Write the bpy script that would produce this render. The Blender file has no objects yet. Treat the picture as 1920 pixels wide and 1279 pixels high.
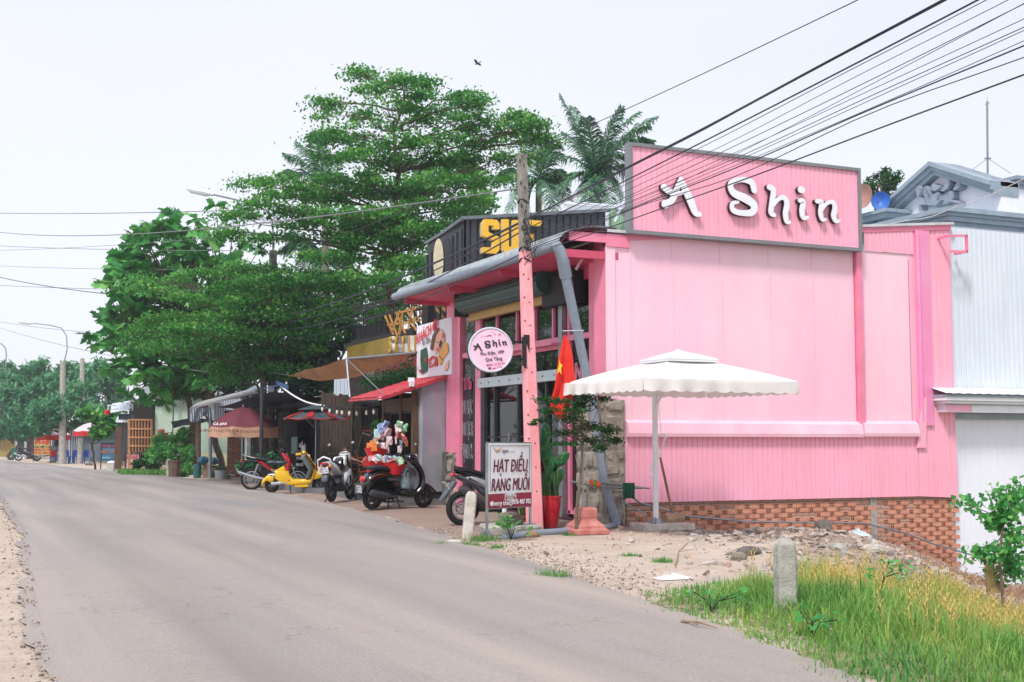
import bpy, bmesh, math, random
import numpy as np
from mathutils import Vector, Matrix
random.seed(7)
R = math.radians
C = bpy.context.scene.collection
# ------------------------------------------------------------------ camera geometry
# world x runs along the side wall of the pink shop, world y along the street, origin at the shop's corner
A = math.atan2(1060, 2336); FPX = 2336.0; PT = math.atan(190.5/2336); HC = 1.4
fw = (math.sin(A), math.cos(A)); rt = (math.cos(A), -math.sin(A))
CX, CY = -10.40, -18.45
def ray(u, v):
    dx = (u-960)/FPX; dz = (639.5-v)/FPX
    h = math.cos(PT)-dz*math.sin(PT); z = math.sin(PT)+dz*math.cos(PT)
    return (rt[0]*dx+fw[0]*h, rt[1]*dx+fw[1]*h, z)
def _at(u, v, t):
    r = ray(u, v); return Vector((CX+r[0]*t, CY+r[1]*t, HC+r[2]*t))
def gp(u, v, z=0.0): return _at(u, v, (z-HC)/ray(u, v)[2])
def px(u, v, x): return _at(u, v, (x-CX)/ray(u, v)[0])
def py(u, v, y): return _at(u, v, (y-CY)/ray(u, v)[1])
def dp(u, v, d):
    r = ray(u, v); return _at(u, v, d/(r[0]*fw[0]+r[1]*fw[1]))
def gd(u, d, z=0.0):            # point at pixel column u, depth d, height z
    p = dp(u, 830, d); return Vector((p.x, p.y, z))
# ------------------------------------------------------------------ mesh builder
WL = {}
def lin(c):
    return tuple(((x/255)/12.92 if x/255 <= .04045 else ((x/255+.055)/1.055)**2.4) for x in c)
class MB:
    def __init__(s): s.v = []; s.f = []; s.mi = []; s.k = 0
    def add(s, vs, fs):
        o = len(s.v); s.v.extend([tuple(p) for p in vs]); s.f.extend([tuple(i+o for i in f) for f in fs]); s.mi.extend([s.k]*len(fs)); return s
    def box(s, c, d, rz=0, rx=0, ry=0):
        M = Matrix.Rotation(rz, 3, 'Z') @ Matrix.Rotation(ry, 3, 'Y') @ Matrix.Rotation(rx, 3, 'X')
        vs = [Vector(c)+M @ Vector((x*d[0]/2, y*d[1]/2, z*d[2]/2)) for x in (-1, 1) for y in (-1, 1) for z in (-1, 1)]
        return s.add(vs, [(0, 1, 3, 2), (4, 6, 7, 5), (0, 4, 5, 1), (2, 3, 7, 6), (0, 2, 6, 4), (1, 5, 7, 3)])
    def bb(s, a, b):
        return s.box([(a[i]+b[i])/2 for i in range(3)], [abs(a[i]-b[i]) for i in range(3)])
    def bar(s, p, q, w, h=None, up=(0, 0, 1)):
        p = Vector(p); q = Vector(q); t = (q-p).normalized(); h = h or w
        u = Vector(up)
        if abs(t.dot(u)) > .98: u = Vector((1, 0, 0))
        a = t.cross(u).normalized(); b = a.cross(t)
        vs = [P+a*i*w/2+b*j*h/2 for P in (p, q) for i, j in ((-1, -1), (1, -1), (1, 1), (-1, 1))]
        return s.add(vs, [(3, 2, 1, 0), (4, 5, 6, 7), (0, 1, 5, 4), (1, 2, 6, 5), (2, 3, 7, 6), (3, 0, 4, 7)])
    def tube(s, pts, rad, n=8, caps=True, closed=False):
        pts = [Vector(p) for p in pts]; m = len(pts)
        if not hasattr(rad, '__len__'): rad = [rad]*m
        rings = []; prev = None
        for i, p in enumerate(pts):
            if closed: t = pts[(i+1) % m]-pts[i-1]
            else: t = pts[min(i+1, m-1)]-pts[max(i-1, 0)]
            t = t.normalized() if t.length > 1e-9 else Vector((0, 0, 1))
            if prev is None:
                u = Vector((0, 0, 1)) if abs(t.z) < .9 else Vector((1, 0, 0))
                a = t.cross(u).normalized()
            else:
                a = (prev-t*prev.dot(t)); a = a.normalized() if a.length > 1e-6 else t.orthogonal().normalized()
            prev = a; b = t.cross(a)
            rings.append([p+(a*math.cos(2*math.pi*k/n)+b*math.sin(2*math.pi*k/n))*rad[i] for k in range(n)])
        vs = [v for r in rings for v in r]; fs = []
        for i in range(m if closed else m-1):
            j = (i+1) % m
            for k in range(n):
                fs.append((i*n+k, i*n+(k+1) % n, j*n+(k+1) % n, j*n+k))
        if caps and not closed:
            fs.append(tuple(range(n-1, -1, -1))); fs.append(tuple((m-1)*n+k for k in range(n)))
        return s.add(vs, fs)
    def lathe(s, prof, c=(0, 0, 0), n=20, axis='z', ph=0, cap=True):
        vs = []; m = len(prof)
        for r, z in prof:
            for k in range(n):
                a = 2*math.pi*k/n+ph; x, y = r*math.cos(a), r*math.sin(a)
                p = (x, y, z) if axis == 'z' else ((x, z, y) if axis == 'y' else (z, x, y))
                vs.append((c[0]+p[0], c[1]+p[1], c[2]+p[2]))
        fs = [(i*n+k, i*n+(k+1) % n, (i+1)*n+(k+1) % n, (i+1)*n+k) for i in range(m-1) for k in range(n)]
        if cap and prof[0][0] > 1e-4: fs.append(tuple(range(n-1, -1, -1)))
        if cap and prof[-1][0] > 1e-4: fs.append(tuple((m-1)*n+k for k in range(n)))
        return s.add(vs, fs)
    def prism(s, poly, o, ux, uy, n, t):      # polygon in (ux,uy) at o, thickness t along n
        o = Vector(o); ux = Vector(ux); uy = Vector(uy); n = Vector(n); k = len(poly)
        vs = [o+ux*p[0]+uy*p[1] for p in poly]+[o+ux*p[0]+uy*p[1]+n*t for p in poly]
        return s.add(vs, [tuple(range(k-1, -1, -1)), tuple(range(k, 2*k))]+[(i, (i+1) % k, (i+1) % k+k, i+k) for i in range(k)])
    def pillow(s, prof, w, r=.03, y0=0, sub=1):     # side profile (x,z) swollen across y
        P = [Vector((a, b)) for a, b in prof]
        for _ in range(sub):                  # chaikin rounding
            Q = []
            for i in range(len(P)):
                a, b = P[i], P[(i+1) % len(P)]; Q += [a*.78+b*.22, a*.22+b*.78]
            P = Q
        k = len(P)
        ar = sum(P[i].x*P[(i+1) % k].y-P[(i+1) % k].x*P[i].y for i in range(k))
        if ar < 0: P.reverse()
        def inset(d):
            out = []
            for i in range(k):
                e1 = (P[i]-P[i-1]); e2 = (P[(i+1) % k]-P[i]); n = Vector((-(e1.y+e2.y), e1.x+e2.x))
                n = n.normalized() if n.length > 1e-9 else Vector((0, 0)); out.append(P[i]+n*d)
            return out
        L = [(-w/2, r), (-w/2+r*.35, r*.35), (-w/2+r, 0), (w/2-r, 0), (w/2-r*.35, r*.35), (w/2, r)]
        vs = []
        for y, d in L: vs += [(p.x, y+y0, p.y) for p in inset(d)]
        fs = [tuple(range(k)), tuple((len(L)-1)*k+i for i in range(k-1, -1, -1))]
        fs += [(j*k+(i+1) % k, j*k+i, (j+1)*k+i, (j+1)*k+(i+1) % k) for j in range(len(L)-1) for i in range(k)]
        return s.add(vs, fs)
    def ball(s, c, r, nu=10, nv=7, jit=0, rz=0):
        if not hasattr(r, '__len__'): r = (r, r, r)
        vs = []
        for i in range(nv+1):
            th = math.pi*i/nv
            for k in range(nu):
                a = 2*math.pi*k/nu; q = 1+random.uniform(-jit, jit)
                x, y, z = r[0]*math.sin(th)*math.cos(a)*q, r[1]*math.sin(th)*math.sin(a)*q, r[2]*math.cos(th)*q
                vs.append((c[0]+x*math.cos(rz)-y*math.sin(rz), c[1]+x*math.sin(rz)+y*math.cos(rz), c[2]+z))
        return s.add(vs, [(i*nu+k, (i+1)*nu+k, (i+1)*nu+(k+1) % nu, i*nu+(k+1) % nu) for i in range(nv) for k in range(nu)])
    def corr(s, o, u, z, n, L, H, pitch=.1, g=.02, dep=.012, hfun=None, hbot=None):   # grooved sheet
        o = Vector(o); u = Vector(u); z = Vector(z); n = Vector(n); xs = []; x = 0
        while x < L-1e-6:
            e = min(x+pitch-g, L); xs += [(x, 0), (e, 0)]
            if e+g*.2 < L: xs += [(min(e+g*.3, L), -dep), (min(e+g*.7, L), -dep)]
            x += pitch
        xs.append((L, 0)); vs = []
        for a, d in xs:
            h0 = hbot(a) if hbot else 0; h1 = hfun(a) if hfun else H
            vs += [o+u*a+n*d+z*h0, o+u*a+n*d+z*h1]
        return s.add(vs, [(2*i, 2*i+2, 2*i+3, 2*i+1) for i in range(len(xs)-1)])
    def text(s, t, o, ux, uy, size, depth=.003, bold=0, align='CENTER', squash=1):
        def tm(body, al):
            cu = bpy.data.curves.new('t', 'FONT'); cu.body = body; cu.size = size; cu.align_x = al; cu.extrude = depth/2; cu.resolution_u = 3
            ob = bpy.data.objects.new('t', cu); me = bpy.data.meshes.new_from_object(ob); return cu, ob, me
        def wd(body):
            cu, ob, me = tm(body+'.', 'LEFT'); w_ = max([v.co.x for v in me.vertices] or [0]); bpy.data.objects.remove(ob); bpy.data.curves.remove(cu); bpy.data.meshes.remove(me); return w_
        cu, ob, me = tm(t.replace('Đ', 'D'), align); x0 = min([v.co.x for v in me.vertices] or [0])
        o = Vector(o); ux = Vector(ux).normalized(); uy = Vector(uy).normalized(); n = ux.cross(uy)
        for k, dx in enumerate((0, 1, -1, .5, -.5) if bold else (0,)):
            s.add([o+ux*(v.co.x+dx*bold*size*.9)*squash+uy*(v.co.y+(dx*bold*size*.35))+n*(v.co.z+depth/2+k*.0007) for v in me.vertices], [tuple(p.vertices) for p in me.polygons])
        for i, ch in enumerate(t):
            if ch == 'Đ': a = x0+(wd(t[:i].replace('Đ', 'D'))-wd('') if i else 0)-.03*size; c_ = o+uy*size*.345+n*(depth*.6+.002); s.bar(c_+ux*a*squash, c_+ux*(a+.4*size)*squash, size*.085, depth+.002, up=n) if abs(n.z) < .5 else None
        bpy.data.objects.remove(ob); bpy.data.curves.remove(cu); bpy.data.meshes.remove(me); return s
    def stroke(s, pts, wid, o, ux, uy, n, t, lift=0):     # brush stroke: outline of a varying-width line
        o = Vector(o); ux = Vector(ux); uy = Vector(uy); n = Vector(n)
        P = [Vector(p) for p in pts]; W = list(wid) if hasattr(wid, '__len__') else [wid]*len(P)
        Q = []; V = []
        for i in range(len(P)-1):
            p0, p1, p2, p3 = P[max(i-1, 0)], P[i], P[i+1], P[min(i+2, len(P)-1)]
            for j in range(6):
                k = j/6; Q.append(.5*((2*p1)+(p2-p0)*k+(2*p0-5*p1+4*p2-p3)*k*k+(3*p1-p0-3*p2+p3)*k**3)); V.append(W[i]*(1-k)+W[i+1]*k)
        Q.append(P[-1]); V.append(W[-1]); Lf = []; Rt = []; m = len(Q)
        for i, q in enumerate(Q):
            d = (Q[min(i+1, m-1)]-Q[max(i-1, 0)]).normalized(); nn = Vector((-d.y, d.x)); Lf.append(q+nn*V[i]/2); Rt.append(q-nn*V[i]/2)
        d0 = (Q[1]-Q[0]).normalized(); d1 = (Q[-1]-Q[-2]).normalized()
        def cap(c, d, w, sgn):
            a0 = math.atan2(d.y, d.x); return [c+Vector((math.cos(a0+sgn*x), math.sin(a0+sgn*x)))*w/2 for x in (math.pi/3, 0, -math.pi/3)]
        n2 = len(Lf); vs = []; fs = []
        for L_ in (Lf, Rt):
            vs += L_
        c1 = cap(Q[-1], d1, V[-1], 1); c0 = cap(Q[0], -d0, V[0], 1)
        e = len(vs); vs += c1; e0 = len(vs); vs += c0; N = len(vs)
        fr = [o+ux*p.x+uy*p.y+n*(t+lift) for p in vs]; bk = [o+ux*p.x+uy*p.y for p in vs]
        for i in range(n2-1): fs.append((i, i+1, n2+i+1, n2+i)); fs.append((N+i+1, N+i, N+n2+i, N+n2+i+1))
        fs.append((n2-1, e, e+1, e+2, 2*n2-1)); fs.append((n2, e0, e0+1, e0+2, 0))
        loop = list(range(n2))+[e, e+1, e+2]+[n2+i for i in range(n2-1, -1, -1)]+[e0, e0+1, e0+2]
        for i in range(len(loop)):
            a, b = loop[i], loop[(i+1) % len(loop)]; fs.append((a, b, N+b, N+a))
        return s.add(fr+bk, fs)
    def build(s, name, mat, parent=None, smooth=False, angle=40, recalc=True):
        me = bpy.data.meshes.new(name)
        o = WL.get(parent.name, Vector((0, 0, 0))) if parent else Vector((0, 0, 0))
        vs = [(v[0]-o[0], v[1]-o[1], v[2]-o[2]) for v in s.v]
        me.from_pydata(vs, [], s.f)
        for m in (mat if isinstance(mat, (list, tuple)) else [mat]): me.materials.append(m)
        if s.k: me.polygons.foreach_set('material_index', s.mi)
        if recalc:
            bm = bmesh.new(); bm.from_mesh(me); bmesh.ops.recalc_face_normals(bm, faces=bm.faces); bm.to_mesh(me); bm.free()
        ob = bpy.data.objects.new(name, me); C.objects.link(ob)
        if parent: ob.parent = parent; WL[ob.name] = o
        if smooth:
            me.polygons.foreach_set('use_smooth', [True]*len(me.polygons))
            try: me.set_sharp_from_angle(angle=R(angle))
            except Exception: pass
        me.update(); return ob
def tag(o, label=None, cat=None, group=None, kind=None):
    if label: o['label'] = label
    if cat: o['category'] = cat
    if group: o['group'] = group
    if kind: o['kind'] = kind
    return o
def root(name, loc, label, cat, group=None, rz=0, world=True):
    o = bpy.data.objects.new(name, None); C.objects.link(o); o.location = loc; o.rotation_euler = (0, 0, rz); o.empty_display_size = .2
    tag(o, label, cat, group)
    if world: WL[o.name] = Vector(loc)
    return o
def children(o): return [c for c in bpy.data.objects if c.parent == o]
def copy_tree(o, parent=None, kids=None):
    kids = kids if kids is not None else {}
    c = o.copy(); C.objects.link(c)
    if parent: c.parent = parent
    for ch in list(KIDS(o)): copy_tree(ch, c)
    return c
def KIDS(o): return [c for c in C.objects if c.parent == o]
# ------------------------------------------------------------------ materials
MATS = {}
def mat(name, col, rough=.6, metal=0, var=.12, scale=5, bump=0, bscale=30, col2=None, mix=.5, spec=.5, alpha=1, trans=0, emit=None, stretch=(1, 1, 1), coat=0, streak=0):
    if name in MATS: return MATS[name]
    m = bpy.data.materials.new(name); m.use_nodes = True; nt = m.node_tree; N = nt.nodes; L = nt.links
    b = N['Principled BSDF']; c = lin(col); c2 = lin(col2) if col2 else tuple(min(1, x*(1-var*1.6)) for x in c)
    if not col2: c = tuple(min(1, x*(1+var*.6)) for x in c)
    tc = N.new('ShaderNodeTexCoord'); mp = N.new('ShaderNodeMapping'); mp.inputs['Scale'].default_value = stretch
    L.new(tc.outputs['Object'], mp.inputs[0])
    n = N.new('ShaderNodeTexNoise'); n.inputs['Scale'].default_value = scale; n.inputs['Detail'].default_value = 5; n.inputs['Roughness'].default_value = .6
    L.new(mp.outputs[0], n.inputs['Vector'])
    r = N.new('ShaderNodeMapRange'); r.inputs[1].default_value = mix-.17; r.inputs[2].default_value = mix+.17; L.new(n.outputs['Fac'], r.inputs[0])
    x = N.new('ShaderNodeMixRGB'); x.inputs[1].default_value = (*c, 1); x.inputs[2].default_value = (*c2, 1); L.new(r.outputs[0], x.inputs[0])
    if streak:
        m2 = N.new('ShaderNodeMapping'); m2.inputs['Scale'].default_value = (5, 5, .3); L.new(tc.outputs['Object'], m2.inputs[0]); n3 = N.new('ShaderNodeTexNoise'); n3.inputs['Scale'].default_value = 2.2; n3.inputs['Detail'].default_value = 7; n3.inputs['Roughness'].default_value = .7; L.new(m2.outputs[0], n3.inputs[0])
        r3 = N.new('ShaderNodeMapRange'); r3.inputs[1].default_value = .52; r3.inputs[2].default_value = .8; r3.inputs[4].default_value = streak; L.new(n3.outputs[0], r3.inputs[0])
        x3 = N.new('ShaderNodeMixRGB'); L.new(r3.outputs[0], x3.inputs[0]); L.new(x.outputs[0], x3.inputs[1]); x3.inputs[2].default_value = (*[q*.62 for q in c], 1); x = x3
    L.new(x.outputs[0], b.inputs['Base Color'])
    b.inputs['Roughness'].default_value = rough; b.inputs['Metallic'].default_value = metal; b.inputs['Specular IOR Level'].default_value = spec
    b.inputs['Alpha'].default_value = alpha; b.inputs['Coat Weight'].default_value = coat
    if emit: b.inputs['Emission Color'].default_value = (*lin(col), 1); b.inputs['Emission Strength'].default_value = emit
    if bump:
        n2 = N.new('ShaderNodeTexNoise'); n2.inputs['Scale'].default_value = bscale; n2.inputs['Detail'].default_value = 4; L.new(tc.outputs['Object'], n2.inputs['Vector'])
        bp = N.new('ShaderNodeBump'); bp.inputs['Strength'].default_value = bump; bp.inputs['Distance'].default_value = .02
        L.new(n2.outputs['Fac'], bp.inputs['Height']); L.new(bp.outputs[0], b.inputs['Normal'])
    if trans:
        t = N.new('ShaderNodeBsdfTranslucent'); L.new(x.outputs[0], t.inputs[0]); ms = N.new('ShaderNodeMixShader'); ms.inputs[0].default_value = trans
        L.new(b.outputs[0], ms.inputs[1]); L.new(t.outputs[0], ms.inputs[2]); L.new(ms.outputs[0], N['Material Output'].inputs[0])
    MATS[name] = m; return m
def leafmat(name, c1, c2, c3, trans=.35, rough=.45):
    m = bpy.data.materials.new(name); m.use_nodes = True; nt = m.node_tree; N = nt.nodes; L = nt.links; b = N['Principled BSDF']
    at = N.new('ShaderNodeAttribute'); at.attribute_name = 'tone'
    cr = N.new('ShaderNodeValToRGB'); e = cr.color_ramp.elements; e[0].position = 0; e[0].color = (*lin(c1), 1); e[1].position = 1; e[1].color = (*lin(c3), 1)
    k = cr.color_ramp.elements.new(.55); k.color = (*lin(c2), 1)
    L.new(at.outputs['Fac'], cr.inputs[0]); L.new(cr.outputs[0], b.inputs['Base Color']); b.inputs['Roughness'].default_value = rough; b.inputs['Specular IOR Level'].default_value = .3
    t = N.new('ShaderNodeBsdfTranslucent'); L.new(cr.outputs[0], t.inputs[0]); ms = N.new('ShaderNodeMixShader'); ms.inputs[0].default_value = trans
    L.new(b.outputs[0], ms.inputs[1]); L.new(t.outputs[0], ms.inputs[2]); L.new(ms.outputs[0], N['Material Output'].inputs[0]); return m
def glassmat(name, col, t=.5, rough=.02, f=1.0):
    m = bpy.data.materials.new(name); m.use_nodes = True; nt = m.node_tree; N = nt.nodes; L = nt.links
    for n in list(N):
        if n.type == 'BSDF_PRINCIPLED': N.remove(n)
    g = N.new('ShaderNodeBsdfGlossy'); g.inputs['Roughness'].default_value = rough; g.inputs['Color'].default_value = (.95, .97, 1, 1)
    tr = N.new('ShaderNodeBsdfTransparent'); tr.inputs[0].default_value = (*lin(col), 1)
    fr = N.new('ShaderNodeFresnel'); fr.inputs[0].default_value = 1.5
    ml = N.new('ShaderNodeMath'); ml.operation = 'MULTIPLY'; ml.inputs[1].default_value = f; L.new(fr.outputs[0], ml.inputs[0])
    ms = N.new('ShaderNodeMixShader'); L.new(ml.outputs[0], ms.inputs[0]); L.new(tr.outputs[0], ms.inputs[1]); L.new(g.outputs[0], ms.inputs[2])
    L.new(ms.outputs[0], N['Material Output'].inputs[0]); return m
def brickmat(name, c1, c2, mortar, w=.2, h=.09, holes=False, wobble=0):
    m = bpy.data.materials.new(name); m.use_nodes = True; nt = m.node_tree; N = nt.nodes; L = nt.links; b = N['Principled BSDF']
    tc = N.new('ShaderNodeTexCoord'); sp = N.new('ShaderNodeSeparateXYZ'); cb = N.new('ShaderNodeCombineXYZ'); ad = N.new('ShaderNodeMath'); ad.operation = 'ADD'
    L.new(tc.outputs['Object'], sp.inputs[0]); L.new(sp.outputs['X'], ad.inputs[0]); L.new(sp.outputs['Y'], ad.inputs[1]); L.new(ad.outputs[0], cb.inputs[0]); L.new(sp.outputs['Z'], cb.inputs[1])
    br = N.new('ShaderNodeTexBrick'); br.inputs['Color1'].default_value = (*lin(c1), 1); br.inputs['Color2'].default_value = (*lin(c2), 1); br.inputs['Mortar'].default_value = (*lin(mortar), 1)
    br.inputs['Scale'].default_value = 1; br.inputs['Brick Width'].default_value = w; br.inputs['Row Height'].default_value = h; br.inputs['Mortar Size'].default_value = .012; br.inputs['Bias'].default_value = -.1
    L.new(cb.outputs[0], br.inputs['Vector'])
    n = N.new('ShaderNodeTexNoise'); n.inputs['Scale'].default_value = 9; n.inputs['Detail'].default_value = 6; L.new(tc.outputs['Object'], n.inputs[0])
    x = N.new('ShaderNodeMixRGB'); x.blend_type = 'MULTIPLY'; x.inputs[0].default_value = .6; L.new(br.outputs[0], x.inputs[1]); L.new(n.outputs[0], x.inputs[2])
    g = N.new('ShaderNodeGamma'); g.inputs[1].default_value = .75; L.new(x.outputs[0], g.inputs[0]); L.new(g.outputs[0], b.inputs['Base Color'])
    bp = N.new('ShaderNodeBump'); bp.inputs['Strength'].default_value = .8; bp.inputs['Distance'].default_value = .01; bp.invert = True; L.new(br.outputs['Fac'], bp.inputs['Height']); L.new(bp.outputs[0], b.inputs['Normal'])
    b.inputs['Roughness'].default_value = .9; return m
def S(name, col, **k): return mat(name, col, **k)
PINKW = mat('pink sprayed panel', (247, 208, 221), rough=.26, col2=(247, 187, 208), scale=.45, mix=.52, stretch=(1, 1, .5), bump=.14, bscale=1.6, streak=.2)
PINKC = mat('pink corrugated paint', (245, 168, 188), rough=.4, col2=(248, 178, 203), scale=.7, streak=.45)
PINKL = mat('pink ledge paint', (248, 206, 220), rough=.3, col2=(246, 184, 204), scale=1.5)
PINKD = mat('pink strong paint', (240, 136, 166), rough=.35, var=.08, scale=2)
PINKP = mat('pink pole paint', (240, 152, 160), rough=.6, col2=(246, 172, 176), scale=4, bump=.15, bscale=14)
PINKR = mat('deep pink soffit', (208, 78, 108), rough=.5, var=.1, scale=2)
MAROON = mat('dark maroon interior', (70, 20, 38), rough=.7, col2=(46, 16, 26), scale=1.2)
GREYF = mat('grey sign frame', (125, 128, 132), rough=.45, var=.06)
WHITEP = mat('white paint', (232, 234, 240), rough=.5, var=.04)
WHITEW = mat('white plaster', (238, 240, 248), rough=.75, col2=(230, 234, 244), scale=1.2, bump=.1, bscale=50, streak=.4)
LGREYC = mat('pale zinc sheet', (222, 229, 238), rough=.5, col2=(210, 219, 230), scale=.6, streak=.5)
BLUEG = mat('blue grey moulding', (148, 164, 176), rough=.6, var=.1)
BLACK = mat('matt black', (13, 14, 16), rough=.6, var=.2)
BLACKG = mat('gloss black', (14, 15, 18), rough=.15, var=.1, coat=.6)
RUBBER = mat('tyre rubber', (24, 24, 25), rough=.85, var=.2, scale=30)
CHROME = mat('chrome', (200, 204, 208), rough=.15, metal=1, var=.05)
STEEL = mat('galvanised steel', (150, 156, 162), rough=.4, metal=.7, var=.15)
DSTEEL = mat('dark steel', (70, 72, 76), rough=.45, metal=.6, var=.2)
PVC = mat('grey pvc pipe', (136, 148, 162), rough=.4, var=.08, scale=8)
CONC = mat('weathered concrete', (184, 180, 172), rough=.9, col2=(142, 138, 130), scale=7, bump=.5, bscale=40)
CONCD = mat('dark concrete', (112, 106, 100), rough=.9, col2=(76, 72, 68), scale=5, bump=.5, bscale=30)
CONCW = mat('whitewashed concrete', (206, 200, 192), rough=.9, col2=(158, 146, 130), scale=7, mix=.56, bump=.5, bscale=40)
WOOD = mat('brown wood', (104, 78, 54), rough=.75, col2=(66, 48, 34), scale=5, stretch=(6, 6, .6), bump=.3)
WOODD = mat('dark wood', (46, 36, 28), rough=.8, col2=(28, 23, 19), scale=5, stretch=(6, 6, .5), bump=.3)
WOODG = mat('grey weathered boards', (96, 82, 68), rough=.85, col2=(56, 47, 40), scale=5, stretch=(6, 6, .5), bump=.3)
WOODL = mat('pale timber lattice', (214, 152, 104), rough=.6, var=.15, stretch=(3, 3, .5))
REDP = mat('red plastic', (205, 24, 34), rough=.35, var=.08)
# ------------------------------------------------------------------ camera, light, sky
sc = bpy.context.scene
cam = bpy.data.cameras.new('camera'); co = bpy.data.objects.new('camera', cam); C.objects.link(co); sc.camera = co
co.location = (CX, CY, HC); co.rotation_euler = (math.pi/2+PT, 0, -A); cam.sensor_width = 36; cam.lens = FPX/1920*36; cam.clip_end = 3000; cam.clip_start = .1
w = bpy.data.worlds.new('World'); sc.world = w; w.use_nodes = True; nt = w.node_tree; N = nt.nodes; L = nt.links
SUN_EL, SUN_AZ = 52, 222      # azimuth of the sun as a direction in the xy plane, degrees from +x
bg = N['Background']; sky = N.new('ShaderNodeTexSky'); sky.sky_type = 'NISHITA'; sky.sun_disc = False; sky.sun_elevation = R(SUN_EL); sky.sun_rotation = R(90-SUN_AZ)
L.new(sky.outputs[0], bg.inputs[0]); bg.inputs[1].default_value = .05; bg.inputs[1].default_value = .02
b2 = N.new('ShaderNodeBackground'); ad = N.new('ShaderNodeAddShader'); tc = N.new('ShaderNodeTexCoord'); nz = N.new('ShaderNodeTexNoise')
mp = N.new('ShaderNodeMapping'); mp.inputs['Scale'].default_value = (1, 1, 2.5); L.new(tc.outputs['Generated'], mp.inputs[0]); L.new(mp.outputs[0], nz.inputs[0]); nz.inputs['Scale'].default_value = 1.1; nz.inputs['Detail'].default_value = 5
cr = N.new('ShaderNodeValToRGB'); cr.color_ramp.elements[0].position = .36; cr.color_ramp.elements[0].color = (.525, .54, .615, 1); cr.color_ramp.elements[1].position = .62; cr.color_ramp.elements[1].color = (.58, .583, .625, 1)
L.new(nz.outputs[0], cr.inputs[0]); L.new(cr.outputs[0], b2.inputs[0]); b2.inputs[1].default_value = 1.0
L.new(bg.outputs[0], ad.inputs[0]); L.new(b2.outputs[0], ad.inputs[1]); L.new(ad.outputs[0], N['World Output'].inputs[0])
sl = bpy.data.lights.new('sun', 'SUN'); sl.energy = 2.1; sl.angle = R(10); sl.color = (1, .96, .9); so = bpy.data.objects.new('sun', sl); C.objects.link(so)
d = Vector((math.cos(R(SUN_AZ))*math.cos(R(SUN_EL)), math.sin(R(SUN_AZ))*math.cos(R(SUN_EL)), math.sin(R(SUN_EL)))); so.rotation_euler = d.to_track_quat('Z', 'Y').to_euler()
sc.view_settings.view_transform = 'Standard'; sc.view_settings.look = 'None'; sc.view_settings.exposure = .6; sc.view_settings.gamma = 1
sc.cycles.use_denoising = True; sc.cycles.max_bounces = 6; sc.cycles.transparent_max_bounces = 12
# ------------------------------------------------------------------ terrain
def sstep(a, b, x):
    t = np.clip((x-a)/(b-a), 0, 1); return t*t*(3-2*t)
RE = [(-30, -8.6), (-18, -6.6), (-12.55, -5.39), (-10.06, -4.84), (-8.47, -4.65), (-5.79, -4.13), (-1.55, -3.58), (5.51, -2.57), (13.96, -1.87), (25.15, -1.37), (38, -1.75), (55.4, -3.45), (92.75, -6.2), (140, -14), (260, -50)]
LE = [(-30, -10.1), (-18, -9.95), (-10.52, -9.86), (-8.55, -9.81), (-4.75, -9.66), (1.85, -9.33), (15.51, -9.09), (40, -9.6), (70, -12.5), (100, -17), (140, -25), (260, -62)]
def redge(y): return np.interp(y, [a for a, b in RE], [b for a, b in RE])
def ledge(y): return np.interp(y, [a for a, b in LE], [b for a, b in LE])
_rs = np.random.RandomState(3); _wv = [(_rs.uniform(.3, 3.2), _rs.uniform(0, 6.3), _rs.uniform(0, 6.3)) for _ in range(26)]
def fbm(x, y):
    s = 0
    for f, a, p in _wv: s = s+np.sin((x*math.cos(a)+y*math.sin(a))*f*2.2+p)/f
    return s/9
def hgt(x, y):
    x = np.asarray(x, float); y = np.asarray(y, float)
    s0 = np.where(y > -1, 3.6+.0*y, 3.0+.74*(y+1)); s0 = np.maximum(s0, redge(y)+.9)
    drop = -1.15*sstep(0, 1, (x-s0)/4.4)-.13*sstep(.2, 2.2, x)*sstep(-3, -.8, y)-.5*sstep(7, 14, x)
    drop = drop*(1-sstep(3, 9, y))
    mound = .13*np.exp(-((x-4.4)**2/3+(y+2.9)**2/1.2))+.16*np.exp(-((x-.6)**2/3+(y+5.6)**2/3))
    amp = .02+.09*sstep(.2, 2.2, x)*(1-sstep(0, 1.5, y))+.03*sstep(0, 1.5, x-redge(y))*(1-sstep(-4, -2, y))
    off = sstep(0, .7, x-redge(y))
    b = (drop+mound+fbm(x, y)*amp)*off-.03*(1-off)
    return b
gx = np.concatenate([np.arange(-300, -40, 12), np.arange(-40, -12, 1.5), np.arange(-12, 10, .14), np.arange(10, 24, .8), np.arange(24, 320, 14)])
gy = np.concatenate([np.arange(-60, -22, 3), np.arange(-22, 2, .14), np.arange(2, 20, .5), np.arange(20, 110, 2), np.arange(110, 420, 15)])
GX, GY = np.meshgrid(gx, gy); GZ = hgt(GX, GY)
nx, ny = len(gx), len(gy); idx = np.arange(nx*ny).reshape(ny, nx)
me = bpy.data.meshes.new('ground'); V = np.stack([GX, GY, GZ], -1).reshape(-1, 3)
F = np.stack([idx[:-1, :-1], idx[:-1, 1:], idx[1:, 1:], idx[1:, :-1]], -1).reshape(-1, 4)
me.from_pydata(V.tolist(), [], F.tolist())
me.polygons.foreach_set('use_smooth', [True]*len(me.polygons))
X, Y = V[:, 0], V[:, 1]
nse = fbm(X*1.3, Y*1.3); nse2 = fbm(X*3.1+5, Y*3.1)
m_conc = sstep(-2.6, -.2, Y+nse*1.2)*sstep(-.35, .35, X-redge(Y)+nse2*.25)*(1-sstep(26, 34, Y))       # dusty paving before the shops
m_conc = m_conc*(1-.0*X)
s0 = np.where(Y > -1, .4, .4+.42*(Y+1))
m_rub = sstep(-.6, 1.2, X-(s0+0.4)+nse*1.1)*(1-sstep(0, 1, Y))
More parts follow.
